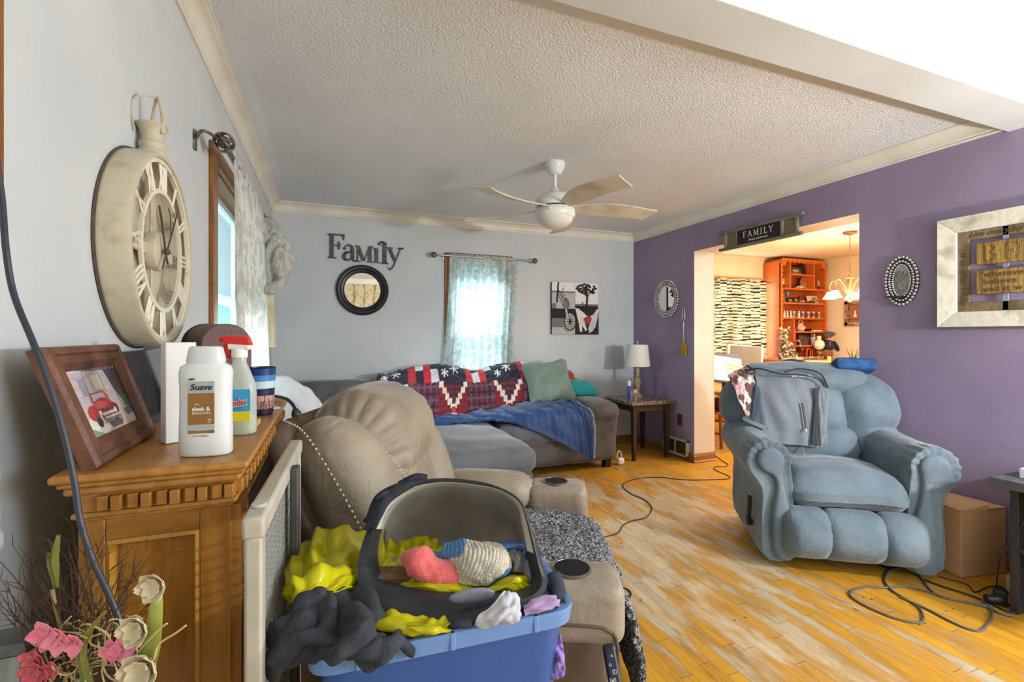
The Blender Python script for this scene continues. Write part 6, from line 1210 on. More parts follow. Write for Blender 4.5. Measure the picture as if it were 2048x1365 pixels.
# grey hood
m_hk = M('black_worn_plastic', (40, 43, 50), .38, (58, 62, 70), 9, .1, 40, ramp=(.4, .8)); m_hg = M('scuffed_grey_plastic', (176, 172, 160), .45, (136, 134, 126), 10, .1, 60, ramp=(.35, .8)); m_hr = M('cream_plastic_rim', (196, 190, 172), .45)
hd = thing('plastic_hood', 'black and grey plastic pet-box hood with a big opening sitting on the bin', 'hood', (.2, 1.0, .78))
outer = [(748, 1030, 1.00), (722, 1095, .96), (715, 1140, .93), (722, 1200, .89), (752, 1236, .865), (830, 1252, .85), (930, 1256, .85), (1010, 1232, .86), (1068, 1205, .88), (1094, 1172, .91), (1086, 1130, .96), (1062, 1050, 1.03), (1042, 1002, 1.07), (1002, 976, 1.09), (950, 962, 1.10), (880, 957, 1.10), (812, 968, 1.08), (772, 998, 1.05)]
inner = [(768, 1032, 1.03), (754, 1090, 1.00), (755, 1130, .98), (772, 1160, .95), (800, 1172, .93), (850, 1181, .92), (930, 1186, .915), (1000, 1183, .92), (1050, 1176, .93), (1066, 1160, .95), (1058, 1115, .99), (1046, 1050, 1.05), (1034, 1010, 1.09), (998, 986, 1.12), (948, 976, 1.13), (884, 972, 1.13), (826, 984, 1.11), (788, 1006, 1.08)]
Oo = crom([at_d(*p) for p in outer], 150, True); Ii = crom([at_d(*p) for p in inner], 150, True)
cen = Oo.mean(0); vdir = cen - np.array((0, 0, CZ)); vdir /= np.linalg.norm(vdir)
loop4 = np.stack([Oo, Oo * .5 + Ii * .5 - vdir * .022, Ii, Ii + vdir * .030, Oo * .5 + Ii * .5 + vdir * .055, Oo + vdir * .045], 1)
lo_, hi_ = int(150 * .60), int(150 * 1.03)
MB().rings([loop4[i % 150] for i in range(0, 150)], closed=True).build('front_band', m_hk, hd, True, angle=60)
# cream lip along the upper edge
i0, i1 = int(150 * 10.2 / 18), int(150 * 18.6 / 18)
lip = [Ii[i % 150] - vdir * .006 for i in range(i0, i1)]; lip2 = [Oo[i % 150] * .35 + Ii[i % 150] * .65 - vdir * .016 for i in range(i0, i1)]
MB().sheet(np.stack([lip, lip2], 1), .004).build('upper_lip', m_hr, hd, True, label='cream upper lip')
# inner dome: from the upper rim backwards and down
base_ = crom([at_d(*p) for p in [(1050, 1092, 1.22), (1036, 1088, 1.24), (1000, 1085, 1.25), (950, 1080, 1.26), (900, 1077, 1.26), (850, 1076, 1.25), (800, 1075, 1.22), (768, 1078, 1.16)]], i1 - i0)
top_ = np.array([Ii[i % 150] for i in range(i0, i1)]); mid_ = (top_ * .55 + base_ * .45) + vdir * .05 + np.array((0, 0, .012)); low_ = top_ * .15 + base_ * .85 + vdir * .03
D = cpatch(np.stack([top_, mid_, low_, base_ - np.array((0, 0, .03))], 1), i1 - i0, 30)
MB().sheet(D, .004).build('inner_dome', m_hg, hd, True)
MB().ell(at_d(945, 1192, .868), (.045, .006, .014), 20, 8, rotm(0, .08, 0)).build('latch_plate', M('grey_latch', (104, 110, 120), .4), hd, True)
# glove over the rim
m_gl = M('black_knit', (30, 34, 42), .9, (44, 50, 60), 50, .3, 120)
gv = thing('black_glove', 'black knit glove draped over the upper left rim of the hood', 'glove', at_d(760, 1000, 1.04))
q = MB(); q.tube([at_d(850, 958, 1.07), at_d(820, 968, 1.055), at_d(790, 982, 1.03), at_d(765, 1000, 1.01), at_d(750, 1030, .985), at_d(742, 1058, .97)], [.010, .017, .022, .026, .022, .014], 14, 40, flat=.55)
for pts, r in (([(790, 985, 1.02), (765, 990, 1.0), (752, 998, .99)], .006), ([(760, 1010, 1.0), (742, 1030, .985), (728, 1044, .98)], .006), ([(752, 1030, .985), (738, 1052, .97), (731, 1062, .965)], .0065), ([(800, 972, 1.05), (830, 955, 1.06), (854, 954, 1.07)], .008)): q.tube([at_d(*p) for p in pts], [r * 1.3, r, r * .7], 10, 14)
q.build('glove_body', m_gl, gv, True)
# coral fuzzy sock, knit cap, grey cloth, socks
q = MB(); q.tube([at_d(812, 1112, .98), at_d(835, 1122, .965), at_d(858, 1140, .96), at_d(895, 1150, .965), at_d(925, 1150, .98)], [.016, .034, .030, .031, .020], 20, 50, flat=.85)
q.v[-1] = q.v[-1] + wob(q.v[-1], .05, .002, 3)[:, None]; tag(q.build('coral_sock', M('coral_fuzzy_yarn', (224, 92, 92), .95, (236, 120, 116), 60, .5, 260, sheen=.4), angle=180), 'rolled coral-pink fuzzy sock inside the hood opening', 'sock')
kp = Pic(110, 80, (206, 198, 180)); kp.poly([(0, 1), (.30, 1), (.22, .55), (0, .45)], (90, 142, 190)).poly([(.72, 0), (1, .0), (1, .5), (.86, .42)], (80, 134, 186)).poly([(.0, .5), (.1, .5), (.05, .3), (0, .3)], (110, 110, 210))
for k in range(110): 
    if k % 5 < 2: kp.a[:, k] *= .80
kp.speck(.35, 4)
C_ = [[at_d(888, 1092, 1.02), at_d(882, 1106, 1.0), at_d(893, 1122, .985), at_d(905, 1140, .975)], [at_d(925, 1082, 1.02), at_d(930, 1105, .965), at_d(925, 1135, .95), at_d(915, 1160, .955)], [at_d(965, 1086, 1.02), at_d(975, 1108, .96), at_d(965, 1142, .94), at_d(945, 1172, .945)], [at_d(995, 1090, 1.03), at_d(1008, 1112, .97), at_d(1000, 1142, .945), at_d(975, 1168, .945)], [at_d(1000, 1104, 1.03), at_d(1020, 1128, .985), at_d(1016, 1146, .96), at_d(995, 1158, .955)]]
P = cpatch(C_, 110, 80); P += gnorm(P) * (wob(P, .05, .003, 31)[..., None] + (.0016 * np.sin(np.arange(110) * 1.257))[:, None, None])
tag(MB().sheet(P, .006, kp.a.transpose(1, 0, 2)).build('knit_cap', M('chunky_knit', rough=.95, attr=True, bump=.5, bscale=220), angle=180), 'cream ribbed knit piece with blue ends inside the hood opening', 'knitwear')
heap('grey_cloth', [[(1005, 1102, 1.04), (1015, 1118, 1.01), (1028, 1140, .99)], [(1030, 1104, 1.04), (1035, 1118, .99), (1036, 1145, .975)], [(1048, 1108, 1.05), (1050, 1122, 1.0), (1046, 1145, .99)]], M('grey_cotton', (140, 144, 140), .9, (112, 118, 116), 14), 'small grey cloth wedged at the right side inside the hood opening', 'clothing', wr=.005, ws=.05, sd=5, fk=2, sharp=.1)
heap('white_sock', [[(1010, 1182, .86), (990, 1205, .835), (960, 1232, .82), (948, 1256, .825)], [(1020, 1186, .86), (1012, 1215, .82), (992, 1238, .805), (985, 1254, .815)], [(1036, 1194, .87), (1034, 1215, .825), (1022, 1236, .812), (1010, 1242, .82)], [(1040, 1205, .88), (1041, 1222, .84), (1038, 1236, .825), (1030, 1240, .825)]], M('white_jersey', (200, 200, 206), .9, (178, 180, 190), 12, .2, 80), 'crumpled white sock lying on the near rim of the bin', 'sock', wr=.0045, ws=.05, sd=6, th=.004, fk=2.2, sharp=.1)
heap('lilac_sock', [[(1048, 1210, .88), (1048, 1222, .86), (1050, 1232, .855)], [(1072, 1196, .89), (1075, 1212, .86), (1078, 1226, .855)], [(1105, 1192, .91), (1108, 1205, .88), (1105, 1218, .865)], [(1118, 1196, .92), (1120, 1204, .90), (1118, 1210, .88)]], M('lavender_jersey', (176, 150, 190), .9, (156, 130, 172), 14), 'lavender cloth at the right end of the bin rim', 'clothing', wr=.003, ws=.05, sd=7, fk=2.2, sharp=.1)
q = MB(); q.tube([at_d(1108, 1148, .96), at_d(1116, 1175, .935), at_d(1118, 1205, .91)], [.014, .015, .016], 12, 16, flat=.6); q.tube([at_d(1085, 1215, .90), at_d(1108, 1212, .90), at_d(1132, 1206, .90)], [.008, .010, .010], 10, 12, flat=.7); tag(q.build('dark_cuffs', M('washed_black_denim', (64, 68, 78), .9, (46, 50, 60), 18), angle=180), 'faded black denim cuff at the far right corner of the bin', 'clothing')
q = MB(); q.tube([at_d(900, 1256, .835), at_d(920, 1250, .825), at_d(944, 1246, .825)], [.006, .009, .009], 10, 12, flat=.8); tag(q.build('dark_rag', M('dark_slate_cloth', (58, 66, 80), .9), angle=180), 'little dark slate rag between the yellow bag and white sock', 'clothing')

# ================================================================ DRIED FLOWERS AND HANGING CORD
HC = [(-8, 318, .62), (4, 400, .62), (12, 500, .61), (28, 590, .61), (68, 690, .60), (100, 775, .60), (128, 870, .60), (148, 960, .60), (160, 1040, .60), (185, 1120, .60), (218, 1190, .60), (246, 1260, .60), (264, 1320, .60), (270, 1400, .60)]
tag(MB().tube([at_d(*p) for p in HC], .0036, 8, 90).build('hanging_cable', M('blue_black_cable', (46, 50, 62), .45)), 'blue-black cable hanging down in front of the walnut photo frame and mantel', 'cable')
fl = thing('dried_flower_arrangement', 'dried arrangement of twigs, pink blossoms and cream roses in the lower left corner', 'flowers', at_d(180, 1365, .62))
m_twig = M('dark_twig', (84, 64, 50), .9, (58, 44, 36), 20); m_str = M('straw', (176, 148, 96), .8, (150, 122, 78), 20); m_strg = M('pale_straw', (196, 178, 132), .8)
rg = random.Random(12)
tw = MB()
for k in range(70):
    u0, v0 = rg.uniform(60, 250), rg.uniform(1290, 1365); d0 = rg.uniform(.58, .68); an = rg.gauss(-PI / 2, .45); ln = rg.uniform(120, 300) * (1 if u0 < 200 else .8)
    pts = [(u0, v0, d0)]; 
    for s in range(3): an += rg.uniform(-.22, .22); u0 += math.cos(an) * ln / 3; v0 += math.sin(an) * ln / 3; pts.append((u0, v0, d0 + rg.uniform(-.01, .01)))
    tw.tube([at_d(*p) for p in pts], [.0012, .0009, .0006, .0003], 5, 10)
    for b in range(3):
        s = rg.randint(1, 3); u1, v1, d1 = pts[s]; a2 = an + rg.choice((-1, 1)) * rg.uniform(.4, .9); l2 = rg.uniform(20, 60); tw.tube([at_d(u1, v1, d1), at_d(u1 + math.cos(a2) * l2, v1 + math.sin(a2) * l2, d1)], [.0006, .0002], 4, 3)
tw.build('twigs', m_twig, fl, True, kind='stuff')
bg_ = MB()
for pts in ([(255, 1365, .6), (180, 1250, .6), (118, 1215, .6), (80, 1170, .6)], [(110, 1240, .6), (60, 1190, .6), (38, 1168, .6)], [(100, 1365, .6), (118, 1200, .61), (96, 1080, .62), (60, 1150, .62)]): bg_.tube([at_d(*p) for p in pts], [.0026, .002, .0014, .0008], 6, 16)
bg_.build('branch', M('dark_branch', (66, 50, 44), .9), fl, True)
st_ = MB()
for k in range(46):
    u0, v0 = rg.uniform(110, 260), rg.uniform(1250, 1360); r1, r2 = rg.uniform(18, 60), rg.uniform(14, 45); a0 = rg.uniform(0, 6.28); d0 = rg.uniform(.57, .62)
    st_.tube([at_d(u0 + r1 * math.cos(a0 + t), v0 + r2 * math.sin(a0 + t), d0 + .01 * math.sin(t)) for t in np.linspace(0, rg.uniform(1.8, 4.5), 6)], .0010, 5, 18)
for pts in ([(240, 1365, .58), (300, 1330, .57), (318, 1290, .57), (350, 1268, .57), (372, 1252, .57)], [(255, 1330, .58), (290, 1290, .57), (320, 1258, .57), (334, 1248, .57)], [(250, 1243, .58), (270, 1232, .58), (285, 1240, .58)], [(162, 1252, .59), (180, 1250, .58), (215, 1270, .58), (222, 1300, .58)]): st_.tube([at_d(*p) for p in pts], .0013, 5, 20)
st_.build('raffia', m_strg, fl, True, kind='stuff')
def leaf(pts, wd, mt, lab=None):
    P_ = crom([at_d(*p) for p in pts], 24); w_ = np.interp(np.linspace(0, 1, 24), [0, .3, .8, 1], wd); U_ = np.stack([P_ + np.array((RX, RY, 0)) * x[:, None] + np.array((0, 0, 1)) * 0 for x in (-w_, w_ * 0, w_)], 1); U_[:, 1] -= np.array((FX, FY, 0)) * .003
    MB().sheet(U_, .001).build('leaf', mt, fl, True, label=lab)
m_gr = M('olive_leaf', (136, 142, 66), .6, (112, 118, 52), 12)
leaf([(285, 1365, .575), (302, 1290, .575), (312, 1220, .575), (318, 1178, .578)], [.011, .012, .007, .003], M('fresh_green_leaf', (168, 178, 84), .55, (150, 160, 70), 10)); leaf([(175, 1365, .58), (165, 1310, .58), (175, 1270, .58), (212, 1222, .58)], [.008, .006, .004, .001], m_gr); leaf([(112, 1175, .61), (108, 1130, .61), (112, 1100, .61), (118, 1070, .61)], [.004, .007, .004, .002], m_gr); leaf([(104, 1150, .61), (100, 1128, .61), (98, 1106, .61)], [.002, .004, .003, .001], m_gr)
MB().tube([at_d(104, 1180, .60), at_d(112, 1220, .6), at_d(128, 1290, .6), at_d(130, 1365, .6)], .0022, 6, 14).build('stem', m_str, fl, True); MB().tube([at_d(300, 1215, .575), at_d(296, 1260, .575), at_d(290, 1330, .575)], .0016, 6, 10).build('stem', m_str, fl, True)
def flower(nm, u, v, d, r, mt, n=6, cup=.5, sd=1, flat=.9):
    c = at_d(u, v, d); rg2 = np.random.RandomState(sd); q = MB(); vd = np.array((FX, FY, -.15))
    for ly in range(2 if n > 4 else 1):
        for k in range(n):
            a = k * 2 * PI / n + ly * .5 + rg2.rand() * .3; s = r * (1 - .35 * ly); ex_ = np.array((RX, RY, 0)) * math.cos(a) + np.array((0, 0, 1)) * math.sin(a); ey_ = np.array((RX, RY, 0)) * -math.sin(a) + np.array((0, 0, 1)) * math.cos(a)
            G_ = []
            for t in np.linspace(0, 1, 7):
                w_ = s * .55 * math.sin(PI * min(1, t * .85 + .12)) * flat; G_.append([c + ex_ * s * t + ey_ * w_ * y - vd * s * cup * (t ** 2 * (1 if ly == 0 else 1.6) + .25 * y * y) + vd * rg2.randn() * .0006 for y in (-1, -.5, 0, .5, 1)])
            q.sheet(np.array(G_), .0006)
    q.build(nm, mt, fl, True)
m_pk = M('pink_petal', (240, 150, 170), .7, (226, 118, 146), 40); m_pk2 = M('rose_petal', (214, 112, 114), .7, (196, 88, 100), 40); m_crm = M('cream_petal', (222, 210, 180), .75, (196, 180, 146), 50, ramp=(.4, .7))
for i, (u, v, r) in enumerate(((92, 1270, .019), (118, 1282, .018), (150, 1290, .015), (226, 1300, .015), (250, 1298, .018))): flower('pink_blossom', u, v, .575, r, m_pk, 4, .3, i)
for i, (u, v, r) in enumerate(((70, 1325, .018), (75, 1352, .020), (104, 1340, .012))): flower('pink_blossom', u, v, .57, r, m_pk2, 5, .3, i + 9)
for i, (u, v, r) in enumerate(((312, 1172, .018), (276, 1258, .019), (290, 1338, .024))): flower('cream_rose', u, v, .57, r, m_crm, 6, .55, i + 20, 1.2)
vs = at_d(28, 1300, .60); vt = thing('glass_lantern', 'small grey metal and glass object at the very lower left corner', 'lantern', (vs[0], vs[1], .70))
m_pew = M('pewter', (120, 122, 122), .4, (88, 90, 92), 14, metal=.5); q = MB()
q.box((vs[0], vs[1], vs[2] + .010), (.050, .050, .016)).build('frame_plate', m_pew, vt, True, bevel=.003); MB().box((vs[0], vs[1], .78), (.05, .05, .01)).cyl((vs[0], vs[1], .70), (vs[0], vs[1], .776), .02).build('frame_plate', m_pew, vt, True, bevel=.003)
for sx_ in (-1, 1):
    for sy_ in (-1, 1): MB().b2((vs[0] + sx_ * .018 - .003, vs[1] + sy_ * .018 - .003, .78), (vs[0] + sx_ * .018 + .003, vs[1] + sy_ * .018 + .003, vs[2] + .004)).build('post', m_pew, vt, True)
MB().b2((vs[0] - .014, vs[1] - .014, .79), (vs[0] + .014, vs[1] + .014, vs[2])).build('glass_panel', M('clear_glass', (205, 215, 215), .05, alpha=.35), vt, True)
pt = at_d(165, 1500, .63); sd2 = thing('plant_stand', 'small dark plant stand carrying the dried flowers, below the photo edge', 'stand', (pt[0], .72, 0))
px0, px1 = -.455, -.16
MB().b2((px0, .60, .685), (px1, .845, .70)).build('stand_top', m_esp, sd2, True, bevel=.003)
for x in (px0 + .02, px1 - .02):
    for y in (.62, .825): MB().b2((x - .012, y - .012, 0), (x + .012, y + .012, .685)).build('leg', m_esp, sd2, True)
bc = at_d(180, 1365, .62); MB().lathe([(.05, 0), (.062, .06), (.068, max(.07, bc[2] - .70))], (bc[0], bc[1], .70)).build('wicker_basket', M('dark_wicker', (92, 70, 48), .8, (64, 48, 34), 60, .5, 90), fl, True)

# ================================================================ DINING ROOM
# curtains: black and white brick-like strips
def bw(nx_, ny_, seed):
    Q = Pic(nx_, ny_, (222, 212, 190)); R = random.Random(seed); nc = 4; x = 0
    for c in range(nc):
        x1 = x + (.20 + .10 * R.random()) ; x1 = 1.0 if c == nc - 1 else x1; y = 0
        while y < 1: h = R.choice((.007, .010, .015)); s = R.uniform(-.006, .006); Q.poly([(x, y), (x1, y + s), (x1, y + s + h * R.choice((.6, 1.4))), (x, y + h)], (52, 48, 48)); y += R.uniform(.028, .040)
        x = x1
    return Q.a
m_bw = M('black_and_white_curtain', rough=.8, attr=True); translucent(m_bw, .45)
for k, (u0, u1, ph0) in enumerate(((1418, 1466, 0), (1462, 1531, 2))):
    ydc = DYB - .13; a_ = at_Y(u0, 560, ydc)[0]; b_ = at_Y(u1, 560, ydc)[0]; U = np.linspace(0, 1, 120)[:, None]; V = np.linspace(0, 1, 150)[None, :]
    X_ = a_ + (b_ - a_) * U + (.02 * V); Y_ = ydc + .03 * np.sin(U * 2 * PI * 4.3 + ph0) * (.6 + .4 * V) + .012 * np.sin(U * 31 + V * 3); Z_ = 2.08 - V * 1.40 + 0 * U
    C_ = bw(120, 150, 5 + k).transpose(1, 0, 2)
    tag(MB().sheet(np.stack([X_, Y_ + 0 * V, Z_], -1), .002, C_).build('striped_curtain', m_bw), 'black-and-cream striped curtain in the dining room, ' + ('left panel, by the doorway jamb' if k == 0 else 'right panel, beside the orange hutch'), 'curtain')
    q = MB(); 
    for j in range(5): q.tube([(a_ + (b_ - a_) * (j + .5) / 5 + .02 * math.cos(t), ydc - .02 + 0 * t, 2.045 + .02 * math.sin(t)) for t in np.arange(8) * PI / 4], .004, 5, 16, True)
xa, xb = at_Y(1400, 560, DYB)[0], at_Y(1534, 560, DYB)[0]
rd_ = thing('curtain_rod', 'dark curtain rod over the striped dining room curtains', 'curtain rod', (xa, DYB - .12, 2.04)); MB().cyl((xa, DYB - .12, 2.045), (xb + .02, DYB - .12, 2.045), .009).build('rod', M('dark_bronze'), rd_, True)
MB().ell((xb + .03, DYB - .12, 2.045), .02).build('finial', M('dark_bronze'), rd_, True)
q = MB().b2((xa, DYB - .02, 2.06), (xb - .02, DYB, 2.12)).b2((xa, DYB - .02, .7), (xa + .06, DYB, 2.06)).b2((xb - .08, DYB - .02, .7), (xb - .02, DYB, 2.06)); q.build('window_3', M('golden_oak_casing', (206, 150, 62), .5), smooth=False, kind='structure')
MB().b2((xa + .06, DYB - .006, .76), (xb - .08, DYB - .002, 2.06)).build('window_3_daylight_pane', M('bright_window_pane', (205, 228, 240), .3, emit=1.6), kind='structure')
tag(MB().b2((xb - .03, DYB - .05, 1.78), (xb + .09, DYB - .002, 2.04)).build('slatted_plaque', M('white_slats', (224, 216, 206), .6, (200, 190, 178), 3, .4, 20, stretch=(1, 1, 14)), bevel=.004), 'small white ribbed plaque between the curtain and the orange hutch', 'plaque')
# orange hutch
m_or = M('orange_painted_wood', (206, 112, 44), .45, (196, 98, 36), 4); m_ord = M('orange_back_boards', (186, 92, 48), .55, (172, 80, 42), 7)
HX0, HX1, HY0, HY1 = 6.20, 7.20, 5.0, 5.29; HZ1 = 2.40; HZ0 = .90
ht = thing('orange_hutch', 'orange painted hutch with scalloped edges and crowded shelves in the dining room', 'cabinet', ((HX0 + HX1) / 2, 5.1, 0))
MB().b2((HX0 - .14, 4.80, 0), (HX1 + .08, HY1, .86)).build('lower_cabinet', m_or, ht, True, bevel=.006); MB().b2((HX0 - .17, 4.77, .86), (HX1 + .09, HY1, .90)).build('counter', m_or, ht, True, bevel=.008)
MB().b2((HX0, HY0, HZ0), (HX0 + .025, HY1, HZ1 - .05)).build('side_panel', m_or, ht, True); MB().b2((HX1 - .025, HY0, HZ0), (HX1, HY1, HZ1 - .05)).build('side_panel', m_or, ht, True)
MB().b2((HX0 + .025, HY1 - .02, HZ0), (HX1 - .025, HY1, HZ1)).build('back_panel', m_ord, ht, True)
def scal(n, L, dpt, amp):  # scalloped strip outline along length L
    P_ = [(0, 0), (L, 0)]; 
    for k in range(n * 8 + 1): t = 1 - k / (n * 8); P_.append((L * t, -dpt - amp * abs(math.sin(t * n * PI))))
    return P_
q = MB(); q.prism(scal(9, HX1 - HX0 - .1, .03, .035), (HX0 + .05, HY0 - .001, HZ1), (1, 0, 0), (0, 0, 1), (0, 1, 0), .02); q.build('scalloped_valance', m_or, ht, True, smooth=False)
MB().prism([(0, 0), (.11, 0), (.11, .11), (.05, .09), (.01, .045)], (HX0 + .0, HY0, HZ1 - .11), (1, 0, 0), (0, 0, 1), (0, 1, 0), .28).prism([(0, 0), (-.11, 0), (-.11, .11), (-.05, .09), (-.01, .045)], (HX1, HY0, HZ1 - .11), (1, 0, 0), (0, 0, 1), (0, 1, 0), .28).b2((HX0 + .10, HY0, HZ1 - .02), (HX1 - .1, HY1, HZ1)).build('top_panel', m_or, ht, True, smooth=False)
for s, x0_ in ((1, HX0), (-1, HX1)):
    q = MB(); P_ = [(y, x) for x, y in scal(14, HZ1 - HZ0 - .5, .03, .028)]; q.prism([(-p[0] * 1.0, p[1]) for p in P_], (x0_, HY0 - .001, HZ0 + .42), (s, 0, 0), (0, 0, 1), (0, 1, 0), .02); q.build('scalloped_stile', m_or, ht, True, smooth=False)
def zp(v, d=7.0): return CZ - (v - HOR) / FPX * d
SH = [zp(548, 7.05), zp(577, 7.08), zp(606, 7.1), zp(636, 7.1), zp(663, 7.1), zp(691, 7.1)]
x1_, x2_ = HX0 + .22, HX1 - .27
for z, a_, b_ in ((SH[0], x1_, x2_), (SH[1], HX0 + .02, HX1 - .02), (SH[2], HX0 + .02, HX1 - .02), (SH[3], HX0 + .02, HX1 - .02), (SH[4], HX0 + .30, HX1 - .02), (SH[5], HX0 + .02, HX1 - .3)): MB().b2((a_, HY0 + .01, z - .022), (b_, HY1 - .02, z)).build('shelf', m_or, ht, True)
for x, a_, b_ in ((x1_, SH[1], HZ1 - .02), (x2_, SH[1], HZ1 - .02), (HX0 + .30, SH[4] - .25, SH[3])): MB().b2((x - .01, HY0 + .01, a_), (x + .01, HY1 - .02, b_)).build('divider', m_or, ht, True)
# things on its shelves
yh = 5.12
def hx(u): return at_Y(u, 600, yh)[0]
def item(nm, mb, m, lab, cat, grp=None, **k): return tag(mb.build(nm, m, **k), lab, cat, grp)
m_dk2 = M('dark_bottle_glass', (54, 36, 36), .3); m_pnk = M('pink_label', (214, 150, 150), .6, (240, 220, 214), 60)
for u, lab in ((1563, 'dark bottle with a pink label in the upper left compartment of the hutch'), (1640, 'dark bottle with a pink label in the upper right compartment of the hutch')):
    b = thing('wine_bottle', lab, 'bottle', (hx(u), yh, SH[1])); MB().lathe([(.035, 0), (.037, .01), (.037, .15), (.03, .18), (.013, .215), (.012, .27), (.014, .275), (.001, .275)]).build('bottle_glass', m_dk2, b); MB().lathe([(.038, .06), (.038, .15)], cap=False).build('paper_label', m_pnk, b)
pq = Pic(40, 30, (90, 76, 60)).rect(0, 0, 1, .3, (150, 140, 110)).ell(.5, .5, .3, .2, (196, 186, 160)).speck(.8, 2)
def picbox(u0, u1, z, h_, lab, pic, nm='small_picture', cat='picture', d=.01, lean=.03):
    x0, x1 = hx(u0), hx(u1); t = thing(nm, lab, cat, ((x0 + x1) / 2, yh, z)); MB().hexa([(x0, yh, z), (x1, yh, z), (x1, yh + d, z), (x0, yh + d, z), (x0, yh + lean, z + h_), (x1, yh + lean, z + h_), (x1, yh + d + lean, z + h_), (x0, yh + d + lean, z + h_)]).build('frame', m_dk2, t, True)
    q = MB(); pic.plate(q, (x0 + .008, yh - .001 + lean * .05, z + .008), (x1 - x0 - .016, 0, 0), (0, lean * .9, h_ - .016), .001); q.build('print', M('small_printed_card', rough=.6, attr=True), t, True)
picbox(1582, 1604, SH[0], .135, 'small rectangular car picture on the top shelf of the hutch', pq)
q = MB(); q.prism([(0, 0), (.17, 0), (.07, .19), (.0, .16)], (hx(1604), yh + .02, SH[0]), (1, 0, 0), (0, 0, 1), (0, 1, 0), .02); item('triangular_ornament', q, m_dk2, 'dark triangular ornament leaning on the top shelf of the hutch', 'ornament')
q = MB(); q.lathe([(.001, 0), (.07, .004), (.088, .014), (.085, .016), (.07, .008), (.001, .006)], (hx(1610), yh + .03, SH[1] + .092), rotm(PI / 2 - .2, 0, 0)); item('decorative_plate', q, M('brown_glazed_plate', (140, 84, 70), .3, (214, 190, 176), 34, ramp=(.48, .6)), 'round brown patterned plate on edge in the center of the hutch', 'plate')
def car(u, z, ln, c, lab):
    t = thing('toy_car', lab, 'toy car', (hx(u), yh - .04, z)); MB().sup((0, 0, .022), (ln, .05, .022), .01, 8).sup((.0, 0, .036), (ln * .45, .042, .02), .009, 8).build('car_body', M('toy_' + lab.split()[1], c, .3), t)
    for x in (-.3, .3): 
        for y in (-.024, .024): MB().cyl((x * ln, y - .004, .011), (x * ln, y + .004, .011), .011).build('wheel', m_black, t)
car(1595, SH[1], .17, (226, 206, 160), 'small cream toy car in front of the round plate'); car(1600, SH[2], .10, (170, 176, 180), 'small silver toy car in front of the black photo frames'); car(1618, SH[2], .11, (70, 74, 82), 'small charcoal toy car left of the licence plate')
lp2 = thing('licence_plate', 'white licence plate reading 83-05 leaning on the second shelf of the hutch', 'licence plate', (hx(1637), yh, SH[2])); x0, x1 = hx(1616), hx(1655)
MB().hexa([(x0, yh, SH[2]), (x1, yh, SH[2]), (x1, yh + .004, SH[2]), (x0, yh + .004, SH[2]), (x0, yh + .03, SH[2] + .125), (x1, yh + .03, SH[2] + .125), (x1, yh + .034, SH[2] + .125), (x0, yh + .034, SH[2] + .125)]).build('plate_body', M('ivory_enamel', (226, 214, 186), .5), lp2, True)
MB().text('83-05', .105, ((x0 + x1) / 2 + .01, yh + .005, SH[2] + .03), (1, 0, 0), (0, .24, 1), (0, -1, 0), .001, bold=.002, wx=.95).build('lettering', m_black, lp2, True, angle=20)
pk = Pic(30, 24, (40, 34, 34)).rect(.15, .2, .85, .8, (120, 96, 84)).ell(.5, .5, .2, .2, (190, 160, 140))
picbox(1577, 1588, SH[2], .085, 'small black photo frame with a portrait, left one of the pair under the plate', pk); picbox(1588.5, 1600, SH[2], .09, 'small black photo frame, right one of the pair under the plate', pk)
item('red_figurine', MB().lathe([(.03, 0), (.034, .02), (.022, .09), (.028, .14), (.02, .18), (.001, .185)], (hx(1565), yh, SH[2])), M('red_ceramic', (186, 48, 40), .4), 'red figurine at the left end of the second shelf of the hutch', 'figurine')
item('grey_figurine', MB().lathe([(.032, 0), (.036, .03), (.02, .1), (.026, .14), (.014, .18), (.001, .185)], (hx(1572), yh + .05, SH[2])), M('grey_ceramic', (150, 140, 136), .5), 'grey figurine beside the red one on the hutch', 'figurine')
item('teal_ornament', MB().lathe([(.004, .10), (.03, .15), (.028, .17), (.001, .17)], (hx(1582), yh + .06, SH[2])).cyl((hx(1582), yh + .06, SH[2]), (hx(1582), yh + .06, SH[2] + .1), .006), M('teal_ceramic', (60, 160, 176), .4), 'little teal cup-shaped ornament on the second shelf of the hutch', 'ornament')
q = MB(); 
for a_, r_ in (((-.02, 0, .06), .03), ((.03, 0, .08), .02), ((.05, 0, .11), .014)): q.ell((hx(1600) + a_[0], yh + .05, SH[2] + a_[2]), (r_ * 1.2, r_, r_))
for x in (-.035, 0, .02): q.cyl((hx(1600) + x, yh + .05, SH[2]), (hx(1600) + x, yh + .05, SH[2] + .06), .006)
item('horse_figurine', q, m_dk2, 'dark horse-like figurine behind the small toy cars on the hutch', 'figurine')
rg = random.Random(4); cols = [(230, 214, 190), (206, 190, 170), (150, 200, 214), (240, 240, 236), (214, 206, 180), (196, 204, 204), (190, 160, 130), (200, 210, 210), (206, 214, 214)]
words = ['leftmost', 'second from the left', 'third from the left', 'fourth from the left', 'middle one', 'fourth from the right', 'third from the right', 'second from the right', 'rightmost']
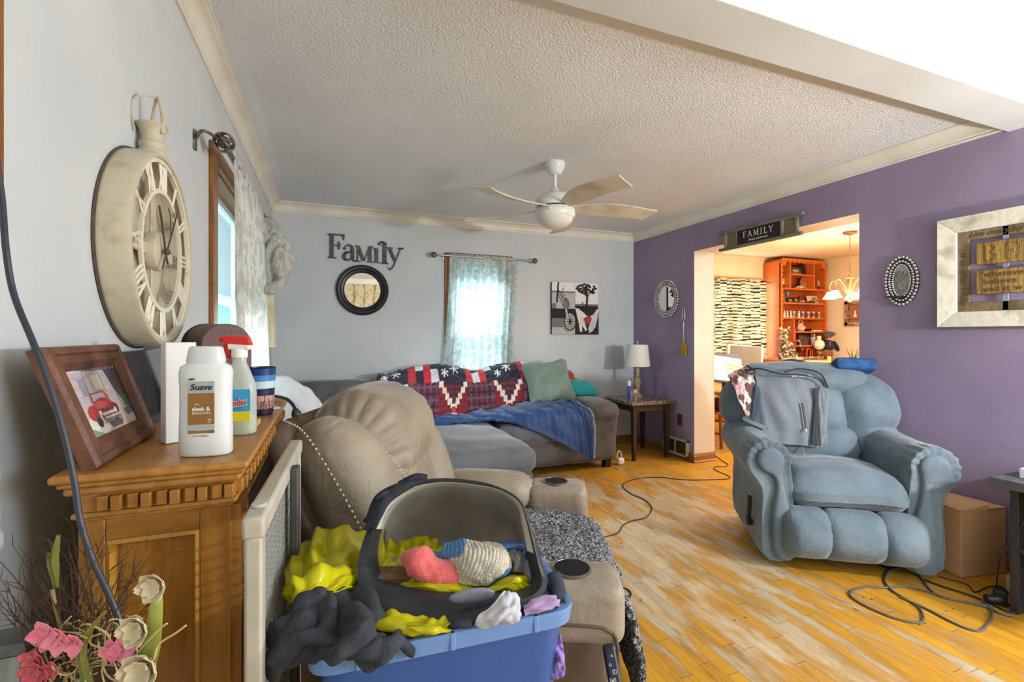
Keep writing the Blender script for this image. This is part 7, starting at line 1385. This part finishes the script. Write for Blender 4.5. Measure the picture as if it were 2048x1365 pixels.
for k, u in enumerate((1565, 1571, 1578, 1584, 1594, 1602, 1613, 1623, 1634)):
    x = hx(u); 
    if k in (0, 1, 2, 4):
        t = thing('porcelain_figurine', 'tiny porcelain figurine, %s in the row of trinkets on the hutch' % words[k], 'figurine', (x, yh - .03, SH[3]), 0, 'trinkets on the hutch shelf'); MB().lathe([(.02, 0), (.022, .01), (.014, .05), (.018, .07), (.008, .085)]).build('figure_body', M('porcelain%d' % k, cols[k], .3), t); MB().ell((0, 0, .095), .014).build('head', M('porcelain_face', (236, 206, 186), .4), t)
    else:
        t = thing('shot_glass', 'small printed shot glass, %s in the row of trinkets on the hutch' % words[k], 'glass', (x, yh - .03, SH[3]), 0, 'trinkets on the hutch shelf'); MB().lathe([(.018, 0), (.023, .10), (.021, .10), (.016, .012), (.001, .012)]).build('glass_body', M('shot_glass_glass', (214, 224, 224), .1, alpha=.55), t); MB().lathe([(.0215, .03), (.0235, .075)], cap=False).build('printed_band', M('band%d' % k, [(60, 110, 160), (180, 90, 60), (90, 70, 60), (150, 130, 60), (70, 110, 150)][k % 5], .4), t)
tp_ = thing('ceramic_teapot', 'cream floral ceramic teapot with a high handle on the hutch', 'teapot', (hx(1599), yh - .02, SH[4])); MB().lathe([(.03, 0), (.05, .02), (.062, .05), (.05, .08), (.03, .10), (.032, .11), (.012, .13), (.001, .135)]).build('pot_body', M('floral_ceramic', (226, 196, 176), .3, (190, 110, 90), 50, ramp=(.55, .65)), tp_); MB().tube([(-.045, 0, .08), (-.04, 0, .15), (0, 0, .175), (.04, 0, .15), (.045, 0, .08)], .006, 6, 20).build('handle', M('floral_ceramic'), tp_)
item('orange_bowl', MB().ell((hx(1612), yh + .05, SH[4] + .045), (.07, .05, .045)), M('orange_pumpkin', (206, 110, 40), .5), 'round orange object behind the black bowl on the hutch', 'ornament')
item('black_bowl', MB().lathe([(.03, 0), (.05, .04), (.046, .04), (.02, .01), (.001, .01)], (hx(1611), yh - .05, SH[4])), m_black, 'little black bowl on the hutch shelf beside the teapot', 'bowl')
item('paper_stack', MB().b2((hx(1620), yh - .06, SH[4] + .001), (hx(1644), yh + .05, SH[4] + .018)), M('paper_white'), 'low stack of white papers on the hutch shelf', 'papers')
item('pink_vase', MB().lathe([(.045, 0), (.05, .01), (.052, .25), (.046, .25), (.044, .02), (.001, .02)], (hx(1582), yh - .02, SH[5])), M('magenta_glass', (226, 20, 140), .15), 'bright magenta glass vase standing in the hutch', 'vase')
cu_ = thing('pen_cup', 'clear cup full of coloured pens on the hutch', 'cup', (hx(1619), yh - .06, SH[5])); MB().lathe([(.028, 0), (.036, .12), (.033, .12), (.026, .01), (.001, .01)]).build('cup_glass', M('shot_glass_glass'), cu_)
for k in range(7): c_ = [(190, 40, 60), (230, 230, 230), (60, 80, 160), (200, 60, 120), (90, 60, 50), (240, 200, 80), (220, 220, 224)][k]; MB().cyl((.008 * math.cos(k), .008 * math.sin(k), .01), (.03 * math.cos(k * 2.1), .02 * math.sin(k), .17 + .01 * (k % 3)), .004).build('pen', M('pen%d' % k, c_, .4), cu_)
item('folded_magazine', MB().hexa([(hx(1606), yh + .04, SH[5]), (hx(1648), yh + .04, SH[5]), (hx(1648), yh + .06, SH[5]), (hx(1606), yh + .06, SH[5]), (hx(1606), yh + .08, SH[5] + .17), (hx(1648), yh + .08, SH[5] + .17), (hx(1648), yh + .1, SH[5] + .17), (hx(1606), yh + .1, SH[5] + .17)]), M('dark_cover', (86, 60, 62), .5, (130, 100, 96), 20), 'dark cover propped up behind the pen cup on the hutch', 'book')
for k, u in enumerate((1605, 1616, 1627)): item('cup_arch', MB().tube([(hx(u) - .035, 5.02, HZ0), (hx(u) - .035, 5.02, HZ0 + .12), (hx(u), 5.02, HZ0 + .155), (hx(u) + .035, 5.02, HZ0 + .12), (hx(u) + .035, 5.02, HZ0)], .009, 6, 20), m_or, 'orange arched divider at the hutch counter, %s of three' % ('left', 'middle', 'right')[k], 'divider')
# big patterned elephant sculpture
m_elf = M('mottled_bronze_sculpture', (70, 54, 48), .35, (214, 196, 170), 26, .4, 30, ramp=(.48, .62)); yE = 4.9
def hE(u, v, y=yE): return at_Y(u, v, y)
ef = thing('animal_sculpture', 'tall mottled dark sculpture of a stacked animal figure on the hutch counter', 'sculpture', hE(1572, 722))
MB().ell(hE(1575, 702), (.13, .09, .15)).ell(hE(1568, 680), (.07, .06, .09)).build('sculpture_body', m_elf, ef, True); MB().ell(hE(1568, 664), (.075, .06, .055)).ell(hE(1579, 660), (.04, .02, .05)).ell(hE(1562, 658), (.035, .02, .045)).build('head', m_elf, ef, True)
for u in (1563, 1572, 1582, 1590): MB().cyl(hE(u, 705), hE(u, 719), .035, .042).build('leg', m_elf, ef, True)
MB().b2((hE(1560, 721)[0], yE - .09, HZ0 + .001), (hE(1594, 721)[0], yE + .09, HZ0 + .03)).build('base_plate', M('pale_stone', (196, 190, 170), .7), ef, True)
MB().tube([hE(1584, 690), hE(1596, 682), hE(1600, 690), hE(1604, 702)], [.02, .018, .012, .008], 8, 20).build('tail', m_elf, ef, True)
# oil lamp, doll
ol = thing('oil_lamp', 'white globe oil lamp on the hutch counter beside the doll', 'lamp', hE(1638, 715)); c_ = hE(1638, 690)
MB().ell(c_, (.075, .075, .08)).cyl(c_ + (0, 0, .07), c_ + (0, 0, .13), .025, .03).build('globe', M('milk_glass', (232, 226, 210), .3), ol, True); MB().lathe([(.06, 0), (.045, .03), (.02, .05), (.05, .08), (.05, .1), (.03, .12)], (c_[0], c_[1], HZ0 + .001)).build('lamp_base', M('brass'), ol, True)
dl = thing('cloth_doll', 'doll in dark cap, blue jacket and brown trousers at the right of the hutch', 'doll', hE(1652, 722)); m_jk = M('navy_doll_jacket', (40, 44, 84), .8, (30, 34, 66), 20); 
MB().ell(hE(1659, 676), (.062, .055, .058)).build('head', M('doll_skin', (224, 172, 140), .5), dl, True); MB().ell(hE(1658, 668.5), (.085, .085, .040)).ell(hE(1656, 672), (.075, .06, .04)).build('cap', M('grey_tweed_cap', (70, 70, 72), .9, (100, 98, 92), 60), dl, True)
MB().ell(hE(1657, 691), (.085, .06, .095)).build('jacket', m_jk, dl, True); MB().tube([hE(1647, 686), hE(1643, 695), hE(1641, 704)], [.035, .03, .02], 8, 10).build('arm', m_jk, dl, True); MB().tube([hE(1666, 686), hE(1673, 694), hE(1677, 702)], [.035, .03, .02], 8, 10).build('arm', m_jk, dl, True); MB().ell(hE(1678, 705), .018).build('hand', M('doll_skin'), dl, True)
MB().sup(hE(1653, 708), (.17, .13, .13), .05, 8).tube([hE(1652, 708), hE(1655, 722)], [.05, .04], 8, 6).build('trousers', M('brown_doll_trousers', (132, 84, 66), .9), dl, True); MB().box(hE(1660, 688, yE - .065), (.02, .01, .07)).build('tie', M('red_tie', (170, 50, 56), .7), dl, True); MB().ell(hE(1662, 676.5, yE - .055), (.006, .006, .006)).ell(hE(1657, 676.5, yE - .055), (.006, .006, .006)).build('eyes', m_black, dl, True)
q = MB(); rg = random.Random(9)
for k in range(14): p = hE(rg.uniform(1600, 1650), rg.uniform(712, 722), 4.84); q.ell((p[0], p[1], HZ0 + .02), (.022, .018, .020), 8, 6)
item('counter_knickknacks', q, M('mixed_trinkets', (206, 170, 130), .5, (90, 110, 140), 18), 'small heap of mixed trinkets spread along the hutch counter', 'trinkets'); bpy.data.objects['counter_knickknacks']['kind'] = 'stuff'
# chandelier
cc_ = np.array((5.56, 3.597)); chd = thing('chandelier', 'brass chandelier with frosted bell shades glowing in the dining room', 'chandelier', (*cc_, ZC)); m_brs = M('antique_brass', (170, 136, 92), .35, (140, 108, 70), 10, metal=.6)
MB().lathe([(.075, 0), (.07, -.02), (.03, -.035), (.001, -.04)][::-1]).build('canopy', m_brs, chd); q = MB(); z = -.035; k = 0
while z > -.46: q.tube([((.008 if k % 2 else 0) * math.cos(t), (0 if k % 2 else .008) * math.cos(t), z - .013 + .015 * math.sin(t)) for t in np.arange(8) * PI / 4], .0024, 5, 16, True); z -= .024; k += 1
q.build('chain', m_brs, chd); MB().tube([(.022 * math.cos(t), 0, -.475 + .022 * math.sin(t)) for t in np.arange(10) * PI / 5], .004, 6, 24, True).build('loop', m_brs, chd)
MB().lathe([(.006, -.50), (.03, -.515), (.045, -.53), (.028, -.54), (.034, -.60), (.026, -.72), (.016, -.76), (.028, -.77), (.018, -.80), (.001, -.81)][::-1]).build('column', m_brs, chd)
m_shd2 = M('glowing_frosted_glass', (255, 236, 206), .4, emit=9)
for k in range(5):
    a_ = math.radians(100 + 72 * k); cx, cy = .21 * math.cos(a_), .21 * math.sin(a_)
    MB().tube([(.02 * math.cos(a_), .02 * math.sin(a_), -.72), (cx * .45, cy * .45, -.60), (cx * .8, cy * .8, -.545), (cx, cy, -.60), (cx, cy, -.66)], .006, 6, 26).build('arm', m_brs, chd)
    MB().lathe([(.02, -.66), (.035, -.675), (.02, -.68)], (cx, cy, 0)).build('socket_cup', m_brs, chd); MB().lathe([(.022, -.675), (.035, -.69), (.05, -.72), (.072, -.755), (.070, -.755), (.048, -.722), (.02, -.68)], (cx, cy, 0), cap=False).ell((cx, cy, -.725), (.026, .026, .034)).build('glass_shade', m_shd2, chd)
lamp('chandelier_bulbs', 'POINT', (cc_[0], cc_[1], ZC - .80), 55, (1.0, .80, .55), .12)
# framed shadow box on the right wall of the dining room
a_, b_ = at_X(1691, 604, DXR - .03), at_X(1738, 652, DXR - .03); sbx = thing('shadow_box', 'wooden shadow-box shelf with small figures on the far dining room wall', 'shelf', (DXR, (a_[1] + b_[1]) / 2, b_[2]))
zt_, zb_ = at_X(1691, 604, DXR - .03)[2], at_X(1691, 652, DXR - .03)[2]; yA, yB_ = a_[1], b_[1]
q = MB()
for (y0, y1, z0, z1) in ((yA - .05, yA, zb_, zt_), (yB_, yB_ + .05, zb_, zt_), (yB_, yA, zt_ - .04, zt_), (yB_, yA, zb_, zb_ + .05)): q.b2((DXR - .001, y0, z0), (DXR - .06, y1, z1))
q.build('frame', M('whitewashed_brown_wood', (176, 150, 124), .6, (112, 78, 56), 12, ramp=(.4, .6)), sbx, True, bevel=.004); MB().b2((DXR - .001, yB_, zb_), (DXR - .008, yA, zt_)).build('back_board', M('rosy_brown_board', (150, 104, 84), .7), sbx, True); MB().b2((DXR - .01, yB_ + .05, zb_ + .11), (DXR - .05, yA - .05, zb_ + .125)).build('shelf_board', m_or, sbx, True)
tag(MB().lathe([(.02, 0), (.022, .03), (.01, .06), (.013, .09), (.001, .1)], (DXR - .032, yA - .14, zb_ + .1255)).build('figurine', M('ivory_resin', (216, 204, 180), .5)), 'small ivory figurine standing in the wall shadow box', 'figurine')
# dining table, chair, plant, desk with screens
m_pine = M('honey_pine', (222, 170, 92), .4, (204, 148, 70), 6, .05, 50, stretch=(1, 1, .4)); 
dch = thing('dining_chair', 'pale yellow wooden dining chair seen behind the blue-grey recliner', 'chair', (5.38, 3.91, 0))
bl_, br_ = at_d(1597, 722, 5.6), at_d(1656, 722, 5.6); dv = (br_ - bl_) / np.linalg.norm(br_ - bl_); dn = np.array((-dv[1], dv[0], 0))
m_ych = M('pale_yellow_paint', (228, 196, 110), .45)
MB().hexa([bl_ + (0, 0, -.20), br_ + (0, 0, -.20), br_ + (0, 0, -.20) + dn * .02, bl_ + (0, 0, -.20) + dn * .02, bl_, br_, br_ + dn * .02, bl_ + dn * .02]).build('backrest', m_ych, dch, True, bevel=.004)
for p, s in ((bl_, -1), (br_, 1)): MB().cyl(p + dn * .01 + np.array((0, 0, .05)) + dv * s * .02, (p[0] - dv[0] * s * .02, p[1] - dv[1] * s * .02, 0), .02, .018).build('leg', m_ych, dch, True)
for p, s in ((bl_, -1), (br_, 1)): q_ = p - dv * s * .02 + dn * .38; MB().cyl((q_[0], q_[1], .44), (q_[0], q_[1], 0), .02, .016).build('leg', m_ych, dch, True)
mc = (bl_ + br_) / 2 + dn * .2; MB().box((mc[0], mc[1], .45), (.38, .40, .03), rotm(0, 0, math.atan2(dv[1], dv[0]))).build('seat', m_ych, dch, True, bevel=.008)
dt = thing('dining_table', 'light wood dining table at the right side of the doorway view', 'table', (6.3, 3.7, 0)); MB().b2((5.75, 2.8, .73), (6.9, 4.2, .76)).build('tabletop', m_pine, dt, True, bevel=.005)
for x in (5.85, 6.8):
    for y in (2.9, 4.1): MB().box((x, y, .365), (.07, .07, .73)).build('leg', m_pine, dt, True)
pl_ = at_d(1706, 700, 6.2); pt_ = thing('potted_plant', 'small spiky plant with blue ribbon at the right side of the doorway view', 'plant', (pl_[0], pl_[1], .76)); MB().lathe([(.05, 0), (.07, .10), (.064, .10), (.001, .08)]).build('pot', M('white_pot', (220, 214, 204), .5), pt_)
for k in range(7): a_ = k * .9; MB().tube([(0, 0, .08), (.03 * math.cos(a_), .03 * math.sin(a_), .2), (.10 * math.cos(a_), .08 * math.sin(a_), .30 + .02 * (k % 3))], [.008, .006, .001], 5, 10).build('leaf', M('dark_green_leaf', (60, 74, 50), .6), pt_)
MB().tube([(-.07, -.05, .14), (0, -.07, .17), (.07, -.05, .13), (0, -.07, .11)], .012, 6, 20, True, flat=.5).build('ribbon', M('royal_blue_ribbon', (50, 70, 190), .5), pt_)
cb2 = at_d(1700, 745, 5.95); tag(MB().box((6.15, 3.3, .82), (.3, .25, .12)).build('wooden_crate', m_pine, bevel=.004), 'small honey-coloured wooden crate on the dining table', 'crate')
dk = thing('computer_desk', 'honey pine desk with two screens just inside the dining room', 'desk', (4.35, 4.35, 0)); MB().b2((3.72, 3.80, .60), (5.15, 4.75, .63)).build('desktop', m_pine, dk, True, bevel=.004)
for x in (3.78, 5.08):
    for y in (3.87, 4.68): MB().box((x, y, .30), (.05, .05, .60)).build('leg', m_pine, dk, True)
def screen(nm, c4, lab, bz_, pic, sm, th_=.02):
    """c4: TL, TR, BR, BL world points of the front face"""
    TL_, TR_, BR_, BL_ = c4; n_ = np.cross(TR_ - TL_, BL_ - TL_); n_ /= np.linalg.norm(n_); 
    if np.dot(n_, np.array((0, 0, CZ)) - TL_) > 0: n_ = -n_
    t = thing(nm, lab, 'monitor', ((BL_ + BR_)[0] / 2, (BL_ + BR_)[1] / 2, .63)); MB().hexa([BL_, BR_, BR_ + n_ * th_, BL_ + n_ * th_, TL_, TR_, TR_ + n_ * th_, TL_ + n_ * th_]).build('bezel', bz_, t, True, bevel=.003)
    ex_, ey_ = BR_ - BL_, TL_ - BL_; q = MB(); o_ = BL_ + ex_ * .06 + ey_ * .08 - n_ * .0015
    pic.plate(q, o_, ex_ * .88, ey_ * .86, .001); q.build('screen_panel', sm, t, True)
    b = (BL_ + BR_) / 2 + n_ * .04; MB().cyl((b[0], b[1], .631), (b[0], b[1], b[2] + .05), .02).box((b[0], b[1], .636), (.2, .16, .01), rotm(0, 0, -.3)).build('stand', bz_, t, True)
wp = Pic(80, 50, (214, 232, 236)); wp.rect(0, .45, 1, 1, (200, 226, 236)).poly([(.45, .8), (1, .65), (1, .35), (.45, .5)], (120, 178, 84)).poly([(.45, .66), (1, .55), (1, .48), (.45, .58)], (190, 214, 160)).speck(.5, 7)
m_scr = M('lit_screen', rough=.3, attr=True, emit=1.0)
w1, w2 = at_d(1418, 706, 5.0), at_d(1477, 709, 5.25); 
def vert(p, v, d): q = at_d(1400, v, d); return np.array((p[0], p[1], q[2]))
screen('laptop_screen', [w1, at_d(1478, 708, 5.2), at_d(1488, 771, 5.05), at_d(1418, 762, 4.85)], 'lit dark-framed screen showing a landscape on the dining room desk', m_black, wp, m_scr, .02)
gp = Pic(40, 24, (120, 116, 110)).speck(.1); screen('white_monitor', [at_d(1456, 688, 5.75), at_d(1527, 695, 5.95), at_d(1526, 738, 5.95), at_d(1455, 735, 5.75)], 'switched-off white-framed monitor behind the lit screen', M('white_gloss_plastic'), gp, M('dark_screen', rough=.3, attr=True), .03)
sc2 = thing('wooden_chair', 'reddish dark wooden chair in the dining room, partly hidden by the recliner', 'chair', (4.2, 3.35, 0)); m_dkw = M('reddish_dark_wood', (140, 84, 40), .5)
for u, v0, v1 in ((1424, 770, 895), (1443, 805, 898)): 
    b_ = at_z(u, v1, 0); MB().cyl((b_[0], b_[1], 0), (b_[0] - .03, b_[1], .58), .018, .014).build('leg', m_dkw, sc2, True)
b1_, b2_ = at_z(1424, 895, 0), at_z(1443, 898, 0); e1_ = (b2_ - b1_) * 2.6; 
MB().cyl((b1_ + (0, 0, .16)), (b1_ + e1_ + (0, 0, .16)), .012).cyl((b1_ + (0, 0, .30)), (b1_ + e1_ + (0, 0, .30)), .012).build('stretcher', m_dkw, sc2, True); MB().box(b1_ + e1_ * .5 + np.array((0.1, .1, .40)), (.4, .36, .03), rotm(0, 0, -.3)).build('seat', m_dkw, sc2, True, bevel=.006)
for s in (2.6,): b_ = b1_ + (b2_ - b1_) * s; MB().cyl((b_[0], b_[1], 0), (b_[0], b_[1], .40), .018).build('leg', m_dkw, sc2, True)
tag(MB().sup(b1_ + np.array((.12, .06, .50)), (.16, .14, .20), .05, 10, nz=.01).build('dark_bag', M('dark_maroon_bag', (70, 40, 40), .8)), 'dark maroon bag on the small chair in the dining room', 'bag')
